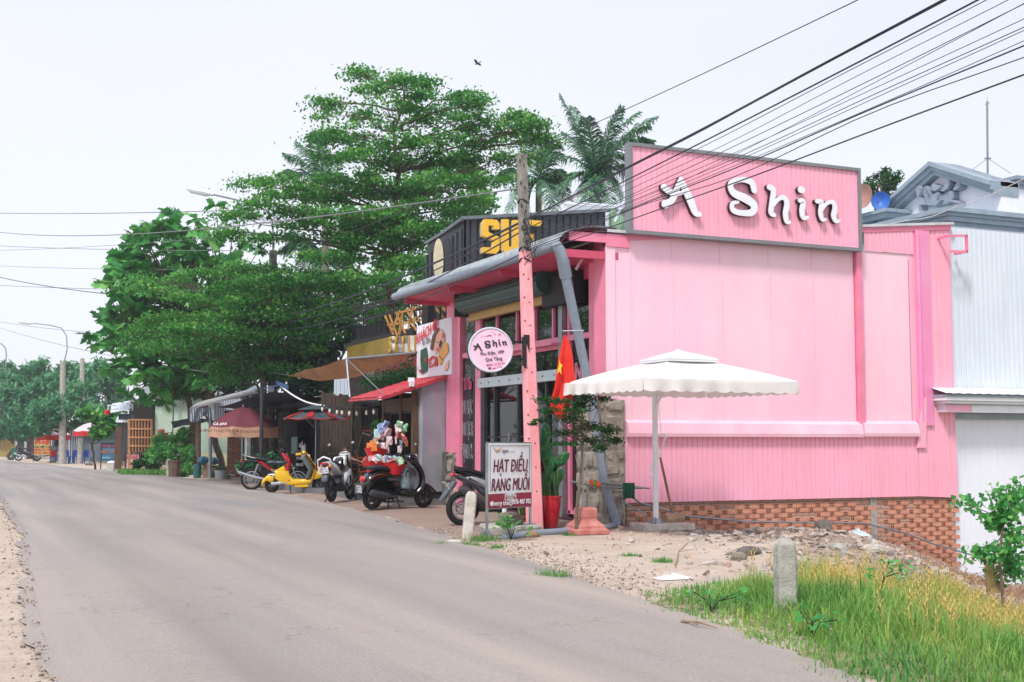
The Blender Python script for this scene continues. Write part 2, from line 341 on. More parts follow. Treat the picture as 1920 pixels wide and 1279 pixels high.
g0 = np.interp(Y, [-14.5, -12.5, -11, -9.8, -8.6, -7.2, -6, -4.4], [-5.6, -5.3, -4.95, -4.7, -4.5, -2.3, .5, 3.2])
m_grs = sstep(-.35, .5, X-g0+nse*.5)*(1-sstep(-.4, .4, Y+8.0-np.where(X > -1.6, .45, .06)*(X+1.6)+nse*.4))+sstep(2.0, 5, Y-30)*sstep(-1.2, 0, X)
m_grs = np.clip(m_grs, 0, 1)
ca = me.color_attributes.new('mask', 'FLOAT_COLOR', 'POINT')
ca.data.foreach_set('color', np.stack([m_conc, m_rub, m_grs, np.ones_like(X)], -1).ravel())
m = bpy.data.materials.new('ground earth'); m.use_nodes = True; nt = m.node_tree; N = nt.nodes; L = nt.links; b = N['Principled BSDF']; b.inputs['Roughness'].default_value = .95; b.inputs['Specular IOR Level'].default_value = .15
at = N.new('ShaderNodeVertexColor'); at.layer_name = 'mask'; sp = N.new('ShaderNodeSeparateColor'); L.new(at.outputs[0], sp.inputs[0]); tc = N.new('ShaderNodeTexCoord')
def nz(sc_, det=6, rg=.65):
    n = N.new('ShaderNodeTexNoise'); n.inputs['Scale'].default_value = sc_; n.inputs['Detail'].default_value = det; n.inputs['Roughness'].default_value = rg; L.new(tc.outputs['Object'], n.inputs['Vector']); return n.outputs['Fac']
def mx(f, a, b_):
    x = N.new('ShaderNodeMixRGB')
    if isinstance(f, (int, float)): x.inputs[0].default_value = f
    else: L.new(f, x.inputs[0])
    for i, c in ((1, a), (2, b_)):
        if isinstance(c, tuple): x.inputs[i].default_value = (*lin(c), 1)
        else: L.new(c, x.inputs[i])
    return x.outputs[0]
def mr(f, a, b_):
    r = N.new('ShaderNodeMapRange'); r.inputs[1].default_value = a; r.inputs[2].default_value = b_; L.new(f, r.inputs[0]); return r.outputs[0]
sand = mx(mr(nz(1.6), .38, .62), (198, 182, 168), (182, 166, 152)); sand = mx(mr(nz(22, 8), .56, .7), sand, (156, 132, 116))
conc = mx(mr(nz(.9), .35, .65), (148, 130, 122), (160, 138, 126)); conc = mx(mr(nz(9, 8), .55, .72), conc, (118, 102, 94)); 
rub = mx(mr(nz(7, 8), .4, .6), (172, 150, 134), (130, 110, 96)); rub = mx(mr(nz(30, 4), .52, .6), rub, (186, 172, 160))
grs = mx(mr(nz(5), .4, .6), (156, 142, 114), (112, 122, 80))
def jag(ch, amt):
    a = N.new('ShaderNodeMath'); a.operation = 'ADD'; L.new(sp.outputs[ch], a.inputs[0]); n2 = N.new('ShaderNodeMath'); n2.operation = 'MULTIPLY_ADD'; L.new(nz(4.5, 8), n2.inputs[0]); n2.inputs[1].default_value = amt; n2.inputs[2].default_value = -amt/2
    L.new(n2.outputs[0], a.inputs[1]); return mr(a.outputs[0], .3, .7)
o = mx(jag(0, .9), sand, conc); o = mx(jag(1, 1.2), o, rub); o = mx(jag(2, 1.1), o, grs); L.new(o, b.inputs['Base Color'])
bp = N.new('ShaderNodeBump'); bp.inputs['Strength'].default_value = .7; bp.inputs['Distance'].default_value = .03; L.new(nz(28, 8), bp.inputs['Height']); L.new(bp.outputs[0], b.inputs['Normal'])
me.materials.append(m); go = bpy.data.objects.new('ground', me); C.objects.link(go); tag(go, 'dusty pinkish earth and rubble ground beside the road', 'ground', kind='structure')
# road sheet with ragged, dust covered edges
ys = np.concatenate([np.arange(-30, 30, .12), np.arange(30, 260, 1.0)]); mb = MB(); K = 14
for y in ys:
    jr = float(fbm(y*1.6, 1.0))*.09+float(fbm(y*7, 4.0))*.03+random.uniform(-.03, .03); jl = float(fbm(y*1.1, 9.0))*.08+float(fbm(y*5, 2.0))*.05+random.uniform(-.008, .008)
    a, b_ = float(ledge(y))+jl, float(redge(y))+jr
    for k in range(K+1):
        t = k/K; mb.v.append((a+(b_-a)*t, y, .004+.05*math.sin(math.pi*t)**.7 if 0 < k < K else -.012))
for i in range(len(ys)-1):
    for k in range(K): q = i*(K+1)+k; mb.f.append((q, q+1, q+K+2, q+K+1)); mb.mi.append(0)
m = bpy.data.materials.new('dusty asphalt'); m.use_nodes = True; nt = m.node_tree; N = nt.nodes; L = nt.links; b = N['Principled BSDF']; b.inputs['Roughness'].default_value = .85; b.inputs['Specular IOR Level'].default_value = .25
tc = N.new('ShaderNodeTexCoord'); mpn = N.new('ShaderNodeMapping'); mpn.inputs['Scale'].default_value = (1, .28, 1); mpn.inputs['Rotation'].default_value = (0, 0, -.1); L.new(tc.outputs['Object'], mpn.inputs[0])
big = N.new('ShaderNodeTexNoise'); big.inputs['Scale'].default_value = .55; big.inputs['Detail'].default_value = 6; L.new(mpn.outputs[0], big.inputs[0])
o = mx(mr(big.outputs[0], .36, .64), (157, 147, 140), (147, 140, 136))
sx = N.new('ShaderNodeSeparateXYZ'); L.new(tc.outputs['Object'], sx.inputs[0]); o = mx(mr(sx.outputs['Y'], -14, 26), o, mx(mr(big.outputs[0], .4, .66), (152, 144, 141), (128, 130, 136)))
st = N.new('ShaderNodeTexNoise'); st.inputs['Scale'].default_value = 2.2; st.inputs['Detail'].default_value = 5; L.new(mpn.outputs[0], st.inputs[0]); o = mx(mr(st.outputs[0], .62, 1.0), o, (146, 128, 122))
o = mx(mr(nz(42, 4, .8), .5, .75), o, (186, 172, 166)); o = mx(mr(nz(55, 4, .8), .55, .8), o, (128, 116, 112)); o = mx(mr(nz(160, 3, .8), .57, .72), o, (206, 194, 186)); o = mx(mr(nz(130, 3, .8), .6, .72), o, (116, 106, 102))
o = mx(mr(nz(3.2, 9, .75), .68, .9), o, (186, 156, 140))
a1 = N.new('ShaderNodeMath'); a1.operation = 'SUBTRACT'; L.new(nz(.7, 9, .62), a1.inputs[0]); a1.inputs[1].default_value = .5; a2 = N.new('ShaderNodeMath'); a2.operation = 'ABSOLUTE'; L.new(a1.outputs[0], a2.inputs[0]); cm = N.new('ShaderNodeMath'); cm.operation = 'MULTIPLY'; L.new(mr(a2.outputs[0], .0035, .001), cm.inputs[0]); L.new(mr(nz(.33, 3), .5, .6), cm.inputs[1]); o = mx(cm.outputs[0], o, (122, 110, 104))
tw = N.new('ShaderNodeTexNoise'); tw.inputs['Scale'].default_value = 1.0; tw.inputs['Detail'].default_value = 4; m4 = N.new('ShaderNodeMapping'); m4.inputs['Scale'].default_value = (1.1, .05, 1); m4.inputs['Rotation'].default_value = (0, 0, -.05); L.new(tc.outputs['Object'], m4.inputs[0]); L.new(m4.outputs[0], tw.inputs[0]); o = mx(mr(tw.outputs[0], .5, .85), o, (132, 122, 118)); o = mx(mr(tw.outputs[0], .48, .2), o, (178, 165, 155))
L.new(o, b.inputs['Base Color']); bp = N.new('ShaderNodeBump'); bp.inputs['Strength'].default_value = .45; bp.inputs['Distance'].default_value = .008; L.new(nz(190, 4, .8), bp.inputs['Height']); L.new(bp.outputs[0], b.inputs['Normal'])
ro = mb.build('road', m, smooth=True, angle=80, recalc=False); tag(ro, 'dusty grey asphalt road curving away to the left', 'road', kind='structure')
mb = MB()   # pale concrete strip on the far verge
pts = [(-10.9, -30), (-10.75, -10), (-10.45, -3), (-10.2, 4), (-9.95, 12)]
vs = []
for x, y in pts: vs += [(x-2.4, y, -.012), (x-2.4, y, .02), (x, y, .02), (x, y, -.03)]
for i in range(len(pts)-1):
    for k in range(3): mb.f.append((i*4+k, i*4+k+1, i*4+k+5, i*4+k+4)); mb.mi.append(0)
mb.v = vs; tag(mb.build('pavement', mat('pale sandy concrete', (214, 204, 198), rough=.95, col2=(198, 184, 174), scale=2, bump=.3), None), 'pale worn concrete verge along the road edge', 'pavement', kind='structure')
# ------------------------------------------------------------------ the pink shop
XX = Vector((1, 0, 0)); YY = Vector((0, 1, 0)); ZZ = Vector((0, 0, 1))
shop = root('pink_shop', (0, 0, 0), 'pink shop of painted metal sheet with glass front and grey rounded awning', 'shop building')
def top(x): return 4.93+.094*max(x, 0)
XE = 7.36
# side wall panels
mb = MB(); seams = [-.27, .17, 1.02, 2.02, 3.06, 4.02, 4.98]
mb.bb((0.12, .02, 1.55), (7.30, .3, 4.9))
for a, b in zip(seams[:-1], seams[1:]):
    mb.box(((a+b)/2, 0, (1.75+4.95)/2), (b-a-.014, .05, 3.2))
for a, b in ((5.14, 5.62), (5.62, 6.3)): mb.box(((a+b)/2, 0, (1.75+5.0)/2), (b-a-.014, .05, 3.25))
mb.build('side_wall', PINKW, shop)
mb = MB()
for x in (.17, 1.02, 2.02, 3.06, 4.02, 5.62):
    mb.box((x, -.031, 3.35), (.035, .012, 3.19)); [mb.box((x, -.04, z_), (.014, .006, .014)) for z_ in (1.95, 2.4, 2.85, 3.3, 3.75, 4.2, 4.65)]
mb.build('panel_seam', PINKW, shop)
mb = MB(); mb.box((5.06, -.045, (1.55+5.2)/2), (.13, .11, 3.7)); mb.build('cover_strip', PINKD, shop)
mb = MB(); mb.box((6.62, -.03, (1.75+5.45)/2), (.34, .09, 3.75)); mb.tube([(6.5, -.06, 1.8), (6.5, -.06, 5.4)], .05, 8); mb.build('cover_strip', S('magenta pink flashing', (238, 136, 182), rough=.35, col2=(236, 156, 196), scale=.8), shop)
mb = MB(); mb.corr((5.22, -.05, 0), XX, ZZ, -YY, 1.2, 1, hbot=lambda a: 5.0, hfun=lambda a: top(5.22+a)); mb.build('wall_cladding', PINKC, shop)
mb = MB(); mb.corr((6.3, -.03, 0), XX, ZZ, -YY, XE-6.3, 1, pitch=.115, hbot=lambda a: 1.2, hfun=lambda a: top(6.3+a)); mb.build('wall_cladding', PINKC, shop)
mb = MB(); mb.corr((0.02, -.05, 0), XX, ZZ, -YY, 6.4, 1, pitch=.105, hbot=lambda a: .39, hfun=lambda a: 1.5); mb.build('wall_cladding', PINKC, shop)
mb = MB(); mb.corr((6.42, -.05, 0), XX, ZZ, -YY, XE-6.42, 1, pitch=.115, hbot=lambda a: .39-.05*a, hfun=lambda a: 2.05 if a < .2 else 1.4); mb.build('wall_cladding', PINKC, shop)
mb = MB(); mb.prism([(6.34, 1.3), (6.5, 2.2), (6.6, 2.25), (6.56, 1.3)], (0, -.07, 0), XX, ZZ, -YY, .03); mb.build('bent_flashing', PINKC, shop)
# ledge between the smooth and ribbed sheets
mb = MB()
for a, b, dz in ((.05, 5.02, 0), (5.06, 6.36, .015)):
    pr = [(0, 1.79+dz), (-.10, 1.73+dz), (-.13, 1.56+dz), (-.12, 1.5+dz), (-.05, 1.49+dz), (-.02, 1.49)]
    vs = [(x, y-.03, z) for x in (a, b) for y, z in pr]; k = len(pr)
    mb.add(vs, [(i, i+1, i+1+k, i+k) for i in range(k-1)]+[tuple(range(k)), tuple(range(2*k-1, k-1, -1))])
mb.build('drip_ledge', PINKL, shop)
# corner column of the side wall facing the street, reveal and left column
mb = MB(); mb.bb((-.06, -.03, 0.0), (.16, .94, 4.93)); mb.v = []; mb.f = []; mb.mi = []
yc = px(1114, 600, -.3).y; mb.bb((-.3, -.022, 2.14), (.1, yc, 4.93)); mb.bb((-.1, yc, .1), (.1, .96, 4.93))
mb.build('corner_post', PINKD, shop)
mb = MB(); mb.bb((-.302, -.046, 2.14), (-.12, -.026, 4.93)); mb.build('corner_trim', PINKW, shop)
mb = MB(); mb.bb((-.06, 7.39, 1.18), (.12, 7.95, 4.95)); mb.bb((-.05, 7.16, .05), (.1, 7.39, 4.9)); mb.build('corner_post', PINKD, shop)
mb = MB(); mb.bb((-.03, 6.04, .05), (.06, 6.33, 4.5)); mb.build('door_post', PINKD, shop)
# stone faced plinth columns (irregular stones with dark joints)
def stonecol(x0, x1, y0, y1, z0, z1, name, parent):
    mb = MB(); mb.k = 1; mb.bb((x0+.02, y0-.005, z0), (x1+.002, y1-.02, z1-.02)); mb.k = 0
    rng = random.Random(5)
    def face(o, u, n, L_):
        z = z0
        while z < z1-.05:
            h = rng.uniform(.2, .36); x = 0
            if z+h > z1: h = z1-z
            while x < L_-.03:
                w_ = min(rng.uniform(.2, .42), L_-x); w_ = L_-x if L_-x-w_ < .09 else w_
                cs = [(x+.012+rng.uniform(0, .06), z+.01+rng.uniform(0, .06)), (x+w_-.012-rng.uniform(0, .06), z+.01+rng.uniform(0, .06)), (x+w_-.01-rng.uniform(0, .02), z+h*.55), (x+w_-.012-rng.uniform(0, .09), z+h-.01-rng.uniform(0, .06)), (x+.012+rng.uniform(0, .09), z+h-.01-rng.uniform(0, .06)), (x+.01+rng.uniform(0, .015), z+h*.5)]
                d = rng.uniform(.012, .045); cx = sum(c[0] for c in cs)/6; cz = sum(c[1] for c in cs)/6
                mb.k = 0 if rng.random() > .13 else 2
                k = 6; vs = [Vector(o)+Vector(u)*c[0]+ZZ*c[1]-Vector(n)*.03 for c in cs]+[Vector(o)+Vector(u)*c[0]+ZZ*c[1]+Vector(n)*d*.6 for c in cs]+[Vector(o)+Vector(u)*(c[0]*.75+cx*.25)+ZZ*(c[1]*.75+cz*.25)+Vector(n)*(d+rng.uniform(0, .012)) for c in cs]
                mb.add(vs, [(i, (i+1) % k, (i+1) % k+k, i+k) for i in range(k)]+[(i+k, (i+1) % k+k, (i+1) % k+2*k, i+2*k) for i in range(k)]+[tuple(range(2*k, 3*k))])
                x += w_
            z += h
    face((x0, y1, 0), (0, -1, 0), (-1, 0, 0), y1-y0); face((x0, y0, 0), (1, 0, 0), (0, -1, 0), x1-x0)
    ST = mat('field stone', (172, 164, 152), rough=.85, col2=(122, 112, 104), scale=4.5, bump=.6, bscale=26)
    return mb.build(name, [ST, CONCD, mat('tan stone', (196, 160, 122), rough=.85, col2=(160, 128, 100), scale=6, bump=.5)], parent)
stonecol(-.36, .03, -.06, .96, -.08, 2.14, 'stone_column', shop)
stonecol(-.12, .3, 7.4, 7.76, -.08, 1.2, 'stone_column', shop)
mb = MB(); mb.bb((-.14, 7.77, -.05), (.2, 7.98, 1.19)); mb.build('concrete_post', CONCD, shop)
# brick foundation under the side wall
BR = brickmat('hollow brick foundation', (214, 154, 126), (196, 132, 108), (136, 112, 100), w=.3, h=.085)
mb = MB(); mb.bb((.1, .02, -1.6), (5.28, .3, .42)); mb.bb((5.42, .02, -1.6), (XE-.02, .3, .42)); mb.k = 1; mb.bb((5.28, .0, -1.2), (5.42, .25, .42))
mb.build('brick_foundation', [BR, CONC], shop)
mb = MB(); rng = random.Random(2); mb2 = MB()     # end-on hollow bricks with four holes, and proud bricks
for r in range(22):
    z = .36-r*.085; off = (r % 2)*.155
    for k in range(25):
        x = .2+off+k*.31
        if x > XE-.1 or 5.2 < x < 5.5: continue
        if z < float(hgt(x, -.1))-.05 or z > .35: continue
        if rng.random() < .92:
            mb.box((x, .014, z), (.085, .02, .075)); 
            for i in (-1, 1):
                for j in (-1, 1): mb2.box((x+i*.02, .002, z+j*.018), (.024, .006, .022))
        if rng.random() < .93: mb.box((x+.155, .012+rng.uniform(-.004, .004), z), (.195, .02, .071))
mb.build('foundation_bricks', mat('orange brick', (214, 156, 130), rough=.9, col2=(190, 126, 102), scale=7, bump=.3), shop)
mb2.build('brick_holes', mat('brick hollow', (48, 24, 20), rough=1), shop)
mb = MB()
for a, b in ((.02, 5.0),): mb.bb((a, -.07, -.13), (b, .0, -.02+.0)) if False else None
# roof
mb = MB(); vs = []
for x in (-.55, .2, XE+.05):
    for y in (-.1, 8.0): vs.append((x, y, top(x)+.03))
mb.add(vs, [(0, 2, 3, 1), (2, 4, 5, 3)]); mb.add([(a, b, c+.035) for a, b, c in vs], [(0, 1, 3, 2), (2, 3, 5, 4)])
mb.bar((-.3, -.09, 4.985), (.2, -.09, 4.985), .03, .05); mb.bar((.2, -.09, 4.99), (XE+.05, -.09, top(XE)+.05), .03, .05)
mb.build('roof', mat('pale roof sheet', (200, 204, 208), rough=.5, var=.1), shop)
mb = MB(); mb.bb((-.3, -.07, 4.72), (.15, .05, 4.93)); mb.bb((-1.0, -.06, 4.78), (-.05, 0.0, 4.93)); mb.bar((.15, -.055, 4.9), (XE, -.055, top(XE)-.02), .02, .1); mb.build('fascia', PINKD, shop)
# curved corrugated awning
prof = []; a0 = (-.25, 5.02)
for k in range(13):
    t = k/12*math.pi*.52; prof.append((-.42-.80*math.sin(t), 4.72+.32*math.cos(t)))
prof = [(-.1, 5.04)]+prof
mb = MB(); n_ = 74; L_ = 8.25; vs = []; K = len(prof)
for j in range(n_*2+1):
    y = -.12+L_*j/(n_*2); d = .022 if j % 2 else -.008
    for i, (x, z) in enumerate(prof):
        p, q = prof[max(i-1, 0)], prof[min(i+1, K-1)]; n = Vector((-(q[1]-p[1]), q[0]-p[0])).normalized()*-1
        vs.append((x+n.x*-d, y, z+n.y*-d))
mb.add(vs, [(j*K+i, j*K+i+1, (j+1)*K+i+1, (j+1)*K+i) for j in range(n_*2) for i in range(K-1)])
AW = mat('weathered zinc awning', (186, 194, 198), rough=.45, metal=.1, col2=(140, 150, 154), scale=7, mix=.5)
aw = mb.build('awning', AW, shop, smooth=True, angle=80)
mb = MB(); vs = []
for j in (0, 1):
    y = -.1+j*8.2
    for x, z in prof[::3]+[prof[-1]]: vs.append((x+.03, y, z-.05))
k = len(prof[::3])+1; mb.add(vs, [(i, i+1, k+i+1, k+i) for i in range(k-1)]); mb.build('awning_lining', PINKR, aw)
# soffit and inclined underside board
mb = MB(); mb.add([(-1.12, -.02, 4.62), (-1.12, 7.95, 4.62), (-.02, 7.95, 4.56), (-.02, -.02, 4.56)], [(0, 1, 2, 3)]); mb.add([(-.03, 0, 4.5), (-.03, 7.9, 4.5), (-.03, 7.9, 4.95), (-.03, 0, 4.95)], [(0, 1, 2, 3)]); mb.bb((-.07, .8, 4.32), (.0, 7.1, 4.52))
for y in (0.0, 2.6, 5.2, 7.85): mb.bb((-1.1, y-.03, 4.5), (-.05, y+.03, 4.63))
mb.build('soffit', PINKR, shop)
# gutter and downpipe with elbow and couplings
mb = MB(); g0, g1 = Vector((-1.26, -.02, 4.66)), Vector((-1.26, 8.1, 4.68)); mb.tube([g0, g1], .085, 14)
mb.build('gutter', PVC, shop, smooth=True)
e = [px(1035, 462, -1.26), None]
pe = dp(1042, 458, 20.45); p1 = dp(1056, 490, 20.5); p2 = dp(1061, 520, 20.6); p3 = dp(1108, 742, 20.75); p4 = dp(1132, 900, 20.9); p5 = dp(1157, 978, 20.95)
p5.z = .0; p5 = gp(1157, 984, .04)
mb = MB(); mb.tube([g0+Vector((0, -.02, 0)), g0+Vector((.0, -.1, .0)), pe, p1*.6+pe*.4+Vector((0, 0, .05)), p1, p2, p3, p4, p5], [.085, .09, .09, .1, .1, .085, .075, .075, .075], 14)
for a, b, r_ in ((p1, p2, .105), (p4*.97+p5*.03, p4*.88+p5*.12, .085), (p4*.3+p5*.7, p4*.2+p5*.8, .085)): mb.tube([a, b], r_, 14)
mb.tube([p5, p5+Vector((0.0, 0, -.0)), gp(1120, 992, .04), gp(1070, 995, .04), gp(1000, 1000, .03), gp(945, 1008, .02)], .05, 12)
mb.build('downpipe', PVC, shop, smooth=True)
# grey square service pipe at 1062 and electric box under the awning
mb = MB(); mb.bb((-.12, 1.98, .05), (-.02, 2.14, 4.35)); mb.bb((-.14, 1.96, .02), (.0, 2.16, .12)); mb.build('steel_post', STEEL, shop)
mb = MB(); mb.bb((-.28, 1.2, 3.92), (-.05, 2.5, 4.5)); mb.build('shutter_motor_box', BLACK, shop)
mb = MB(); mb.tube([px(1080, 505, -.5), px(1098, 475, -.3)], .025); mb.tube([px(1033, 492, -.5), px(1098, 470, -.4)], .03, 6); mb.build('bracket_arm', WHITEP, shop)
# roller shutter: roll and yellow band
mb = MB(); n = 16; prof = [(.22 if k % 2 else .232, a) for k, a in enumerate(np.linspace(0, 2*math.pi, 33)[:-1])]; vs = []
for y in (2.25, 6.3):
    for r_, a in prof: vs.append((-.3+r_*math.cos(a), y, 4.38+r_*math.sin(a)))
mb.add(vs, [(i, (i+1) % 32, (i+1) % 32+32, i+32) for i in range(32)]+[tuple(range(32)), tuple(range(63, 31, -1))])
mb.build('shutter_roll', mat('dark green shutter', (44, 86, 82), rough=.45, var=.15), shop)
mb = MB(); mb.bb((-.2, 2.2, 4.02), (-.12, 6.3, 4.2)); mb.bb((-.22, 2.2, 4.0), (-.11, 6.3, 4.05)); mb.build('shutter_curtain', mat('ochre shutter band', (196, 156, 90), rough=.5, var=.1), shop)
mb = MB(); mb.bb((-.5, 6.34, 4.1), (-.08, 6.4, 4.62)); mb.bb((-.03, 6.35, .05), (.03, 6.44, 4.2)); mb.bb((-.02, 5.84, .05), (.05, 6.04, 3.2)); mb.build('shutter_guide', DSTEEL, shop)
# glazing
GL = glassmat('reflective shop glass', (150, 120, 128), f=1.15)
mb = MB(); mb.bb((.02, 1.0, 3.36), (.028, 6.98, 4.5)); mb.build('upper_glass', GL, shop)
mb = MB(); mb.bb((.02, .98, .16), (.028, 1.96, 3.25)); mb.build('side_glass', GL, shop)
mb = MB(); mb.bb((.02, 6.44, .16), (.028, 7.17, 3.25)); mb.build('side_glass', GL, shop); mb = MB(); mb.bb((.25, 6.3, .1), (.28, 7.5, 3.2)); mb.build('window_backing', mat('teal grey backing', (104, 124, 134), rough=.6), shop)
mb = MB(); mb.bb((.05, 2.15, .1), (.06, 4.18, 3.2)); mb.bb((.05, 4.2, .1), (.06, 5.84, 3.2)); mb.build('glass_door', GL, shop)
def mull(name, segs, m=PINKD, w=.07, x=0.0, d=.06):
    mb = MB()
    for a, b in segs:
        lo = (x-d/2, min(a[0], b[0])-(w/2 if a[0] == b[0] else 0), min(a[1], b[1])-(w/2 if a[1] == b[1] else 0)); hi = (x+d/2, max(a[0], b[0])+(w/2 if a[0] == b[0] else 0), max(a[1], b[1])+(w/2 if a[1] == b[1] else 0)); mb.bb(lo, hi)
    return mb.build(name, m, shop)
mull('window_beam', [((.95, 3.31), (7.0, 3.31))], w=.1, d=.1)
mb = MB(); mb.bb((-.28, 2.1, 3.2), (.0, 6.2, 3.24)); mb.bb((-.04, 2.1, 3.14), (.0, 6.2, 3.2)); mb.build('door_canopy', PINKD, shop)
for y in (2.55, 3.35, 4.2, 5.2): mull('mullion', [((y, 3.36), (y, 4.1))], w=.055)
mull('mullion', [((1.9, .12), (1.9, 4.5))], w=.1); mull('threshold', [((.98, .14), (2.0, .14))], w=.06)
mb = MB(); mb.bb((-.07, 2.16, 2.56), (.03, 6.1, 2.76)); mb.build('door_rail', mat('silver door rail', (196, 208, 214), rough=.3, metal=.3, var=.04), shop)
mb = MB()
for y in (2.4, 2.9, 3.6, 4.0, 4.45, 4.95, 5.5, 5.9): mb.lathe([(.016, 0), (.016, .012)], (-.082, y, 2.66), 8, axis='x')
mb.build('rail_bolts', DSTEEL, shop)
mb = MB()
for y in (4.19, 5.35, 2.9): mb.bb((-.01, y-.03, .1), (.05, y+.03, 2.56))
mb.bb((.03, 2.2, 1.5), (.05, 6.1, 1.53)); mb.build('door_frame', DSTEEL, shop)
mb = MB(); mb.tube([(-.12, 4.35, 1.0), (-.12, 4.35, 1.6)], .015); mb.tube([(-.12, 4.35, 1.05), (.03, 4.35, 1.05)], .01); mb.tube([(-.12, 4.35, 1.55), (.03, 4.35, 1.55)], .01); mb.build('door_handle', STEEL, shop)
# interior: floor, back wall, ceiling, shelving and lamps seen dimly through the glass
mb = MB(); mb.bb((.3, .32, -.02), (6.2, 7.9, .06)); mb.bb((6.0, .32, .06), (6.1, 7.9, 4.9)); mb.bb((.3, 7.7, .06), (6.0, 7.8, 4.9)); mb.bb((.3, .32, 4.6), (6.0, 7.7, 4.62)); mb.bb((.13, .33, .06), (6, .36, 4.6)); mb.bb((-.2, .9, -.05), (.3, 7.0, .05))
mb.build('interior_shell', MAROON, shop)
mb = MB()
for y in (2.2, 4.6, 6.6):
    for z in (.5, 1.0, 1.5, 2.0): mb.bb((2.6, y-.5, z), (3.0, y+.5, z+.03))
    for s_ in (-.5, .5): mb.bb((2.6, y+s_-.02, .06), (3.0, y+s_+.02, 2.1))
mb.build('shelving', mat('pink shelving', (120, 60, 84), rough=.6), shop)
rng = random.Random(11); mb = MB(); cols = [(180, 60, 60), (60, 110, 170), (210, 190, 120), (90, 150, 110), (200, 200, 205)]
for y in (2.2, 4.6, 6.6):
    for z in (.53, 1.03, 1.53):
        for i in range(6): mb.k = rng.randrange(5); mb.box((2.75, y-.4+i*.16, z+rng.uniform(.08, .16)), (.16, .11, rng.uniform(.16, .32)))
mb.build('shelf_goods', [mat('goods %d' % i, c_, rough=.5) for i, c_ in enumerate(cols)], shop)
LAMPM = mat('ceiling lamp glow', (250, 248, 240), emit=3.0, rough=.5)
for (y, z) in ((1.35, 4.25), (1.55, 3.78)):
    mb = MB(); mb.box((.8, y, z), (.5, .5, .03)); mb.build('ceiling_lamp', LAMPM, shop)
mb = MB(); mb.bb((.06, 1.0, .1), (.07, 1.94, 3.2)); 
# blue poster bottle stack behind plant
mb = MB(); mb.lathe([(.0, 0), (.14, 0), (.14, .3), (.06, .4), (.04, .46), (0, .46)], (.35, 1.75, 1.15), 14); mb.lathe([(.0, 0), (.14, 0), (.14, .3), (.06, .4), (.04, .46), (0, .46)], (.35, 1.4, 1.15), 14); mb.build('water_bottle', mat('blue water bottle', (60, 120, 190), rough=.2), shop)
# lettering on the side glass
def glasstext(mb, s_, u0, v0, hgt_, bold=.02, x=-.005, sq=.5, italic=0, w=None):
    p = px(u0, v0, x); mb.text(s_, p, (0, -1, 0), (italic, 0, 1) if 0 else (0, 0, 1), hgt_, .002, bold, squash=sq)
LW = mat('white vinyl letters', (236, 238, 240), rough=.5); LK = mat('black vinyl letters', (24, 24, 28), rough=.5); LR = mat('red vinyl letters', (214, 32, 56), rough=.5); LP = mat('hot pink vinyl letters', (226, 54, 116), rough=.5)
mb = MB(); mb2 = MB()
for s_, v in (('DU HỌC', 776), ('DU LỊCH', 817), ('ĐỊNH CƯ', 859)):
    p = px(877, v, -.002); mb.text(s_, p, (0, -1, 0), ZZ, .42, .002, .04, squash=.36); p = px(877, v, -.008); mb2.text(s_, p, (0, -1, 0), ZZ, .42, .002, .0, squash=.36)
p = px(1092, 864, -.002); mb.text('CĐ-ĐH', p, (0, -1, 0), ZZ, .2, .002, .03, squash=.8); p = px(1092, 864, -.006); mb2.text('CĐ-ĐH', p, (0, -1, 0), ZZ, .2, .002, .0, squash=.8)
mb.build('lettering', LW, shop); mb2.build('lettering', LK, shop)
mb = MB(); mb2 = MB(); 
for s_, u, v, h_, sq in (('Tư Vấn', 877, 730, .36, .4), ('Nhà', 1093, 712, .46, .8), ('Chi', 1090, 806, .36, .8)):
    mb2.text(s_, px(u, v, -.002), (0, -1, 0), ZZ, h_, .002, .045, squash=sq); mb.text(s_, px(u, v, -.006), (0, -1, 0), ZZ, h_, .002, .008, squash=sq)
mb2.build('lettering', LW, shop); mb.build('lettering', LP, shop)
# pink bracket frame at the far upper corner
mb = MB(); a = 7.05; z = 5.36
for p, q in (((a, -.35, z), (a+.42, -.35, z+.03)), ((a, -.35, z-.3), (a+.42, -.35, z-.28)), ((a+.42, -.35, z+.05), (a+.42, -.35, z-.3)), ((a, -.35, z), (a, -.03, z)), ((a+.42, -.35, z-.28), (a+.42, -.03, z-.28))): mb.bar(p, q, .045)
mb.build('bracket_frame', PINKD, shop)
# ------------------------------------------------------------------ rooftop signboard with brush letters
sg = root('signboard', (2.7, -.2, 4.95), 'large ribbed pink signboard with grey frame and white raised A Shin letters', 'signboard')
YS = -.22; sx0, sx1, sz0, sz1 = .14, 5.19, 4.94, 6.60
tl = py(1178, 267, YS); br_ = py(1615, 472, YS); sx0, sx1, sz0, sz1 = tl.x, br_.x, br_.z, tl.z
mb = MB(); mb.corr((sx0+.05, YS, 0), XX, ZZ, -YY, sx1-sx0-.1, 1, pitch=.105, g=.022, hbot=lambda a: sz0+.05, hfun=lambda a: sz1-.05); mb.bb((sx0+.03, YS+.014, sz0+.03), (sx1-.03, YS+.1, sz1-.03)); mb.build('panel', PINKC, sg)
mb = MB()
mb.bb((sx0, YS-.04, sz1-.06), (sx1, YS+.13, sz1)); mb.bb((sx0, YS-.04, sz0), (sx1, YS+.13, sz0+.06)); mb.bb((sx0, YS-.038, sz0+.06), (sx0+.06, YS+.128, sz1-.06)); mb.bb((sx1-.06, YS-.038, sz0+.06), (sx1, YS+.128, sz1-.06)); mb.build('frame', GREYF, sg)
mb = MB()
for x in (.6, 2.6, 4.9): mb.bar((x, YS+.15, 5.0), (x, YS+.15, 6.4), .06); mb.bar((x, YS+.15, 6.2), (x, .9, 5.1), .05)
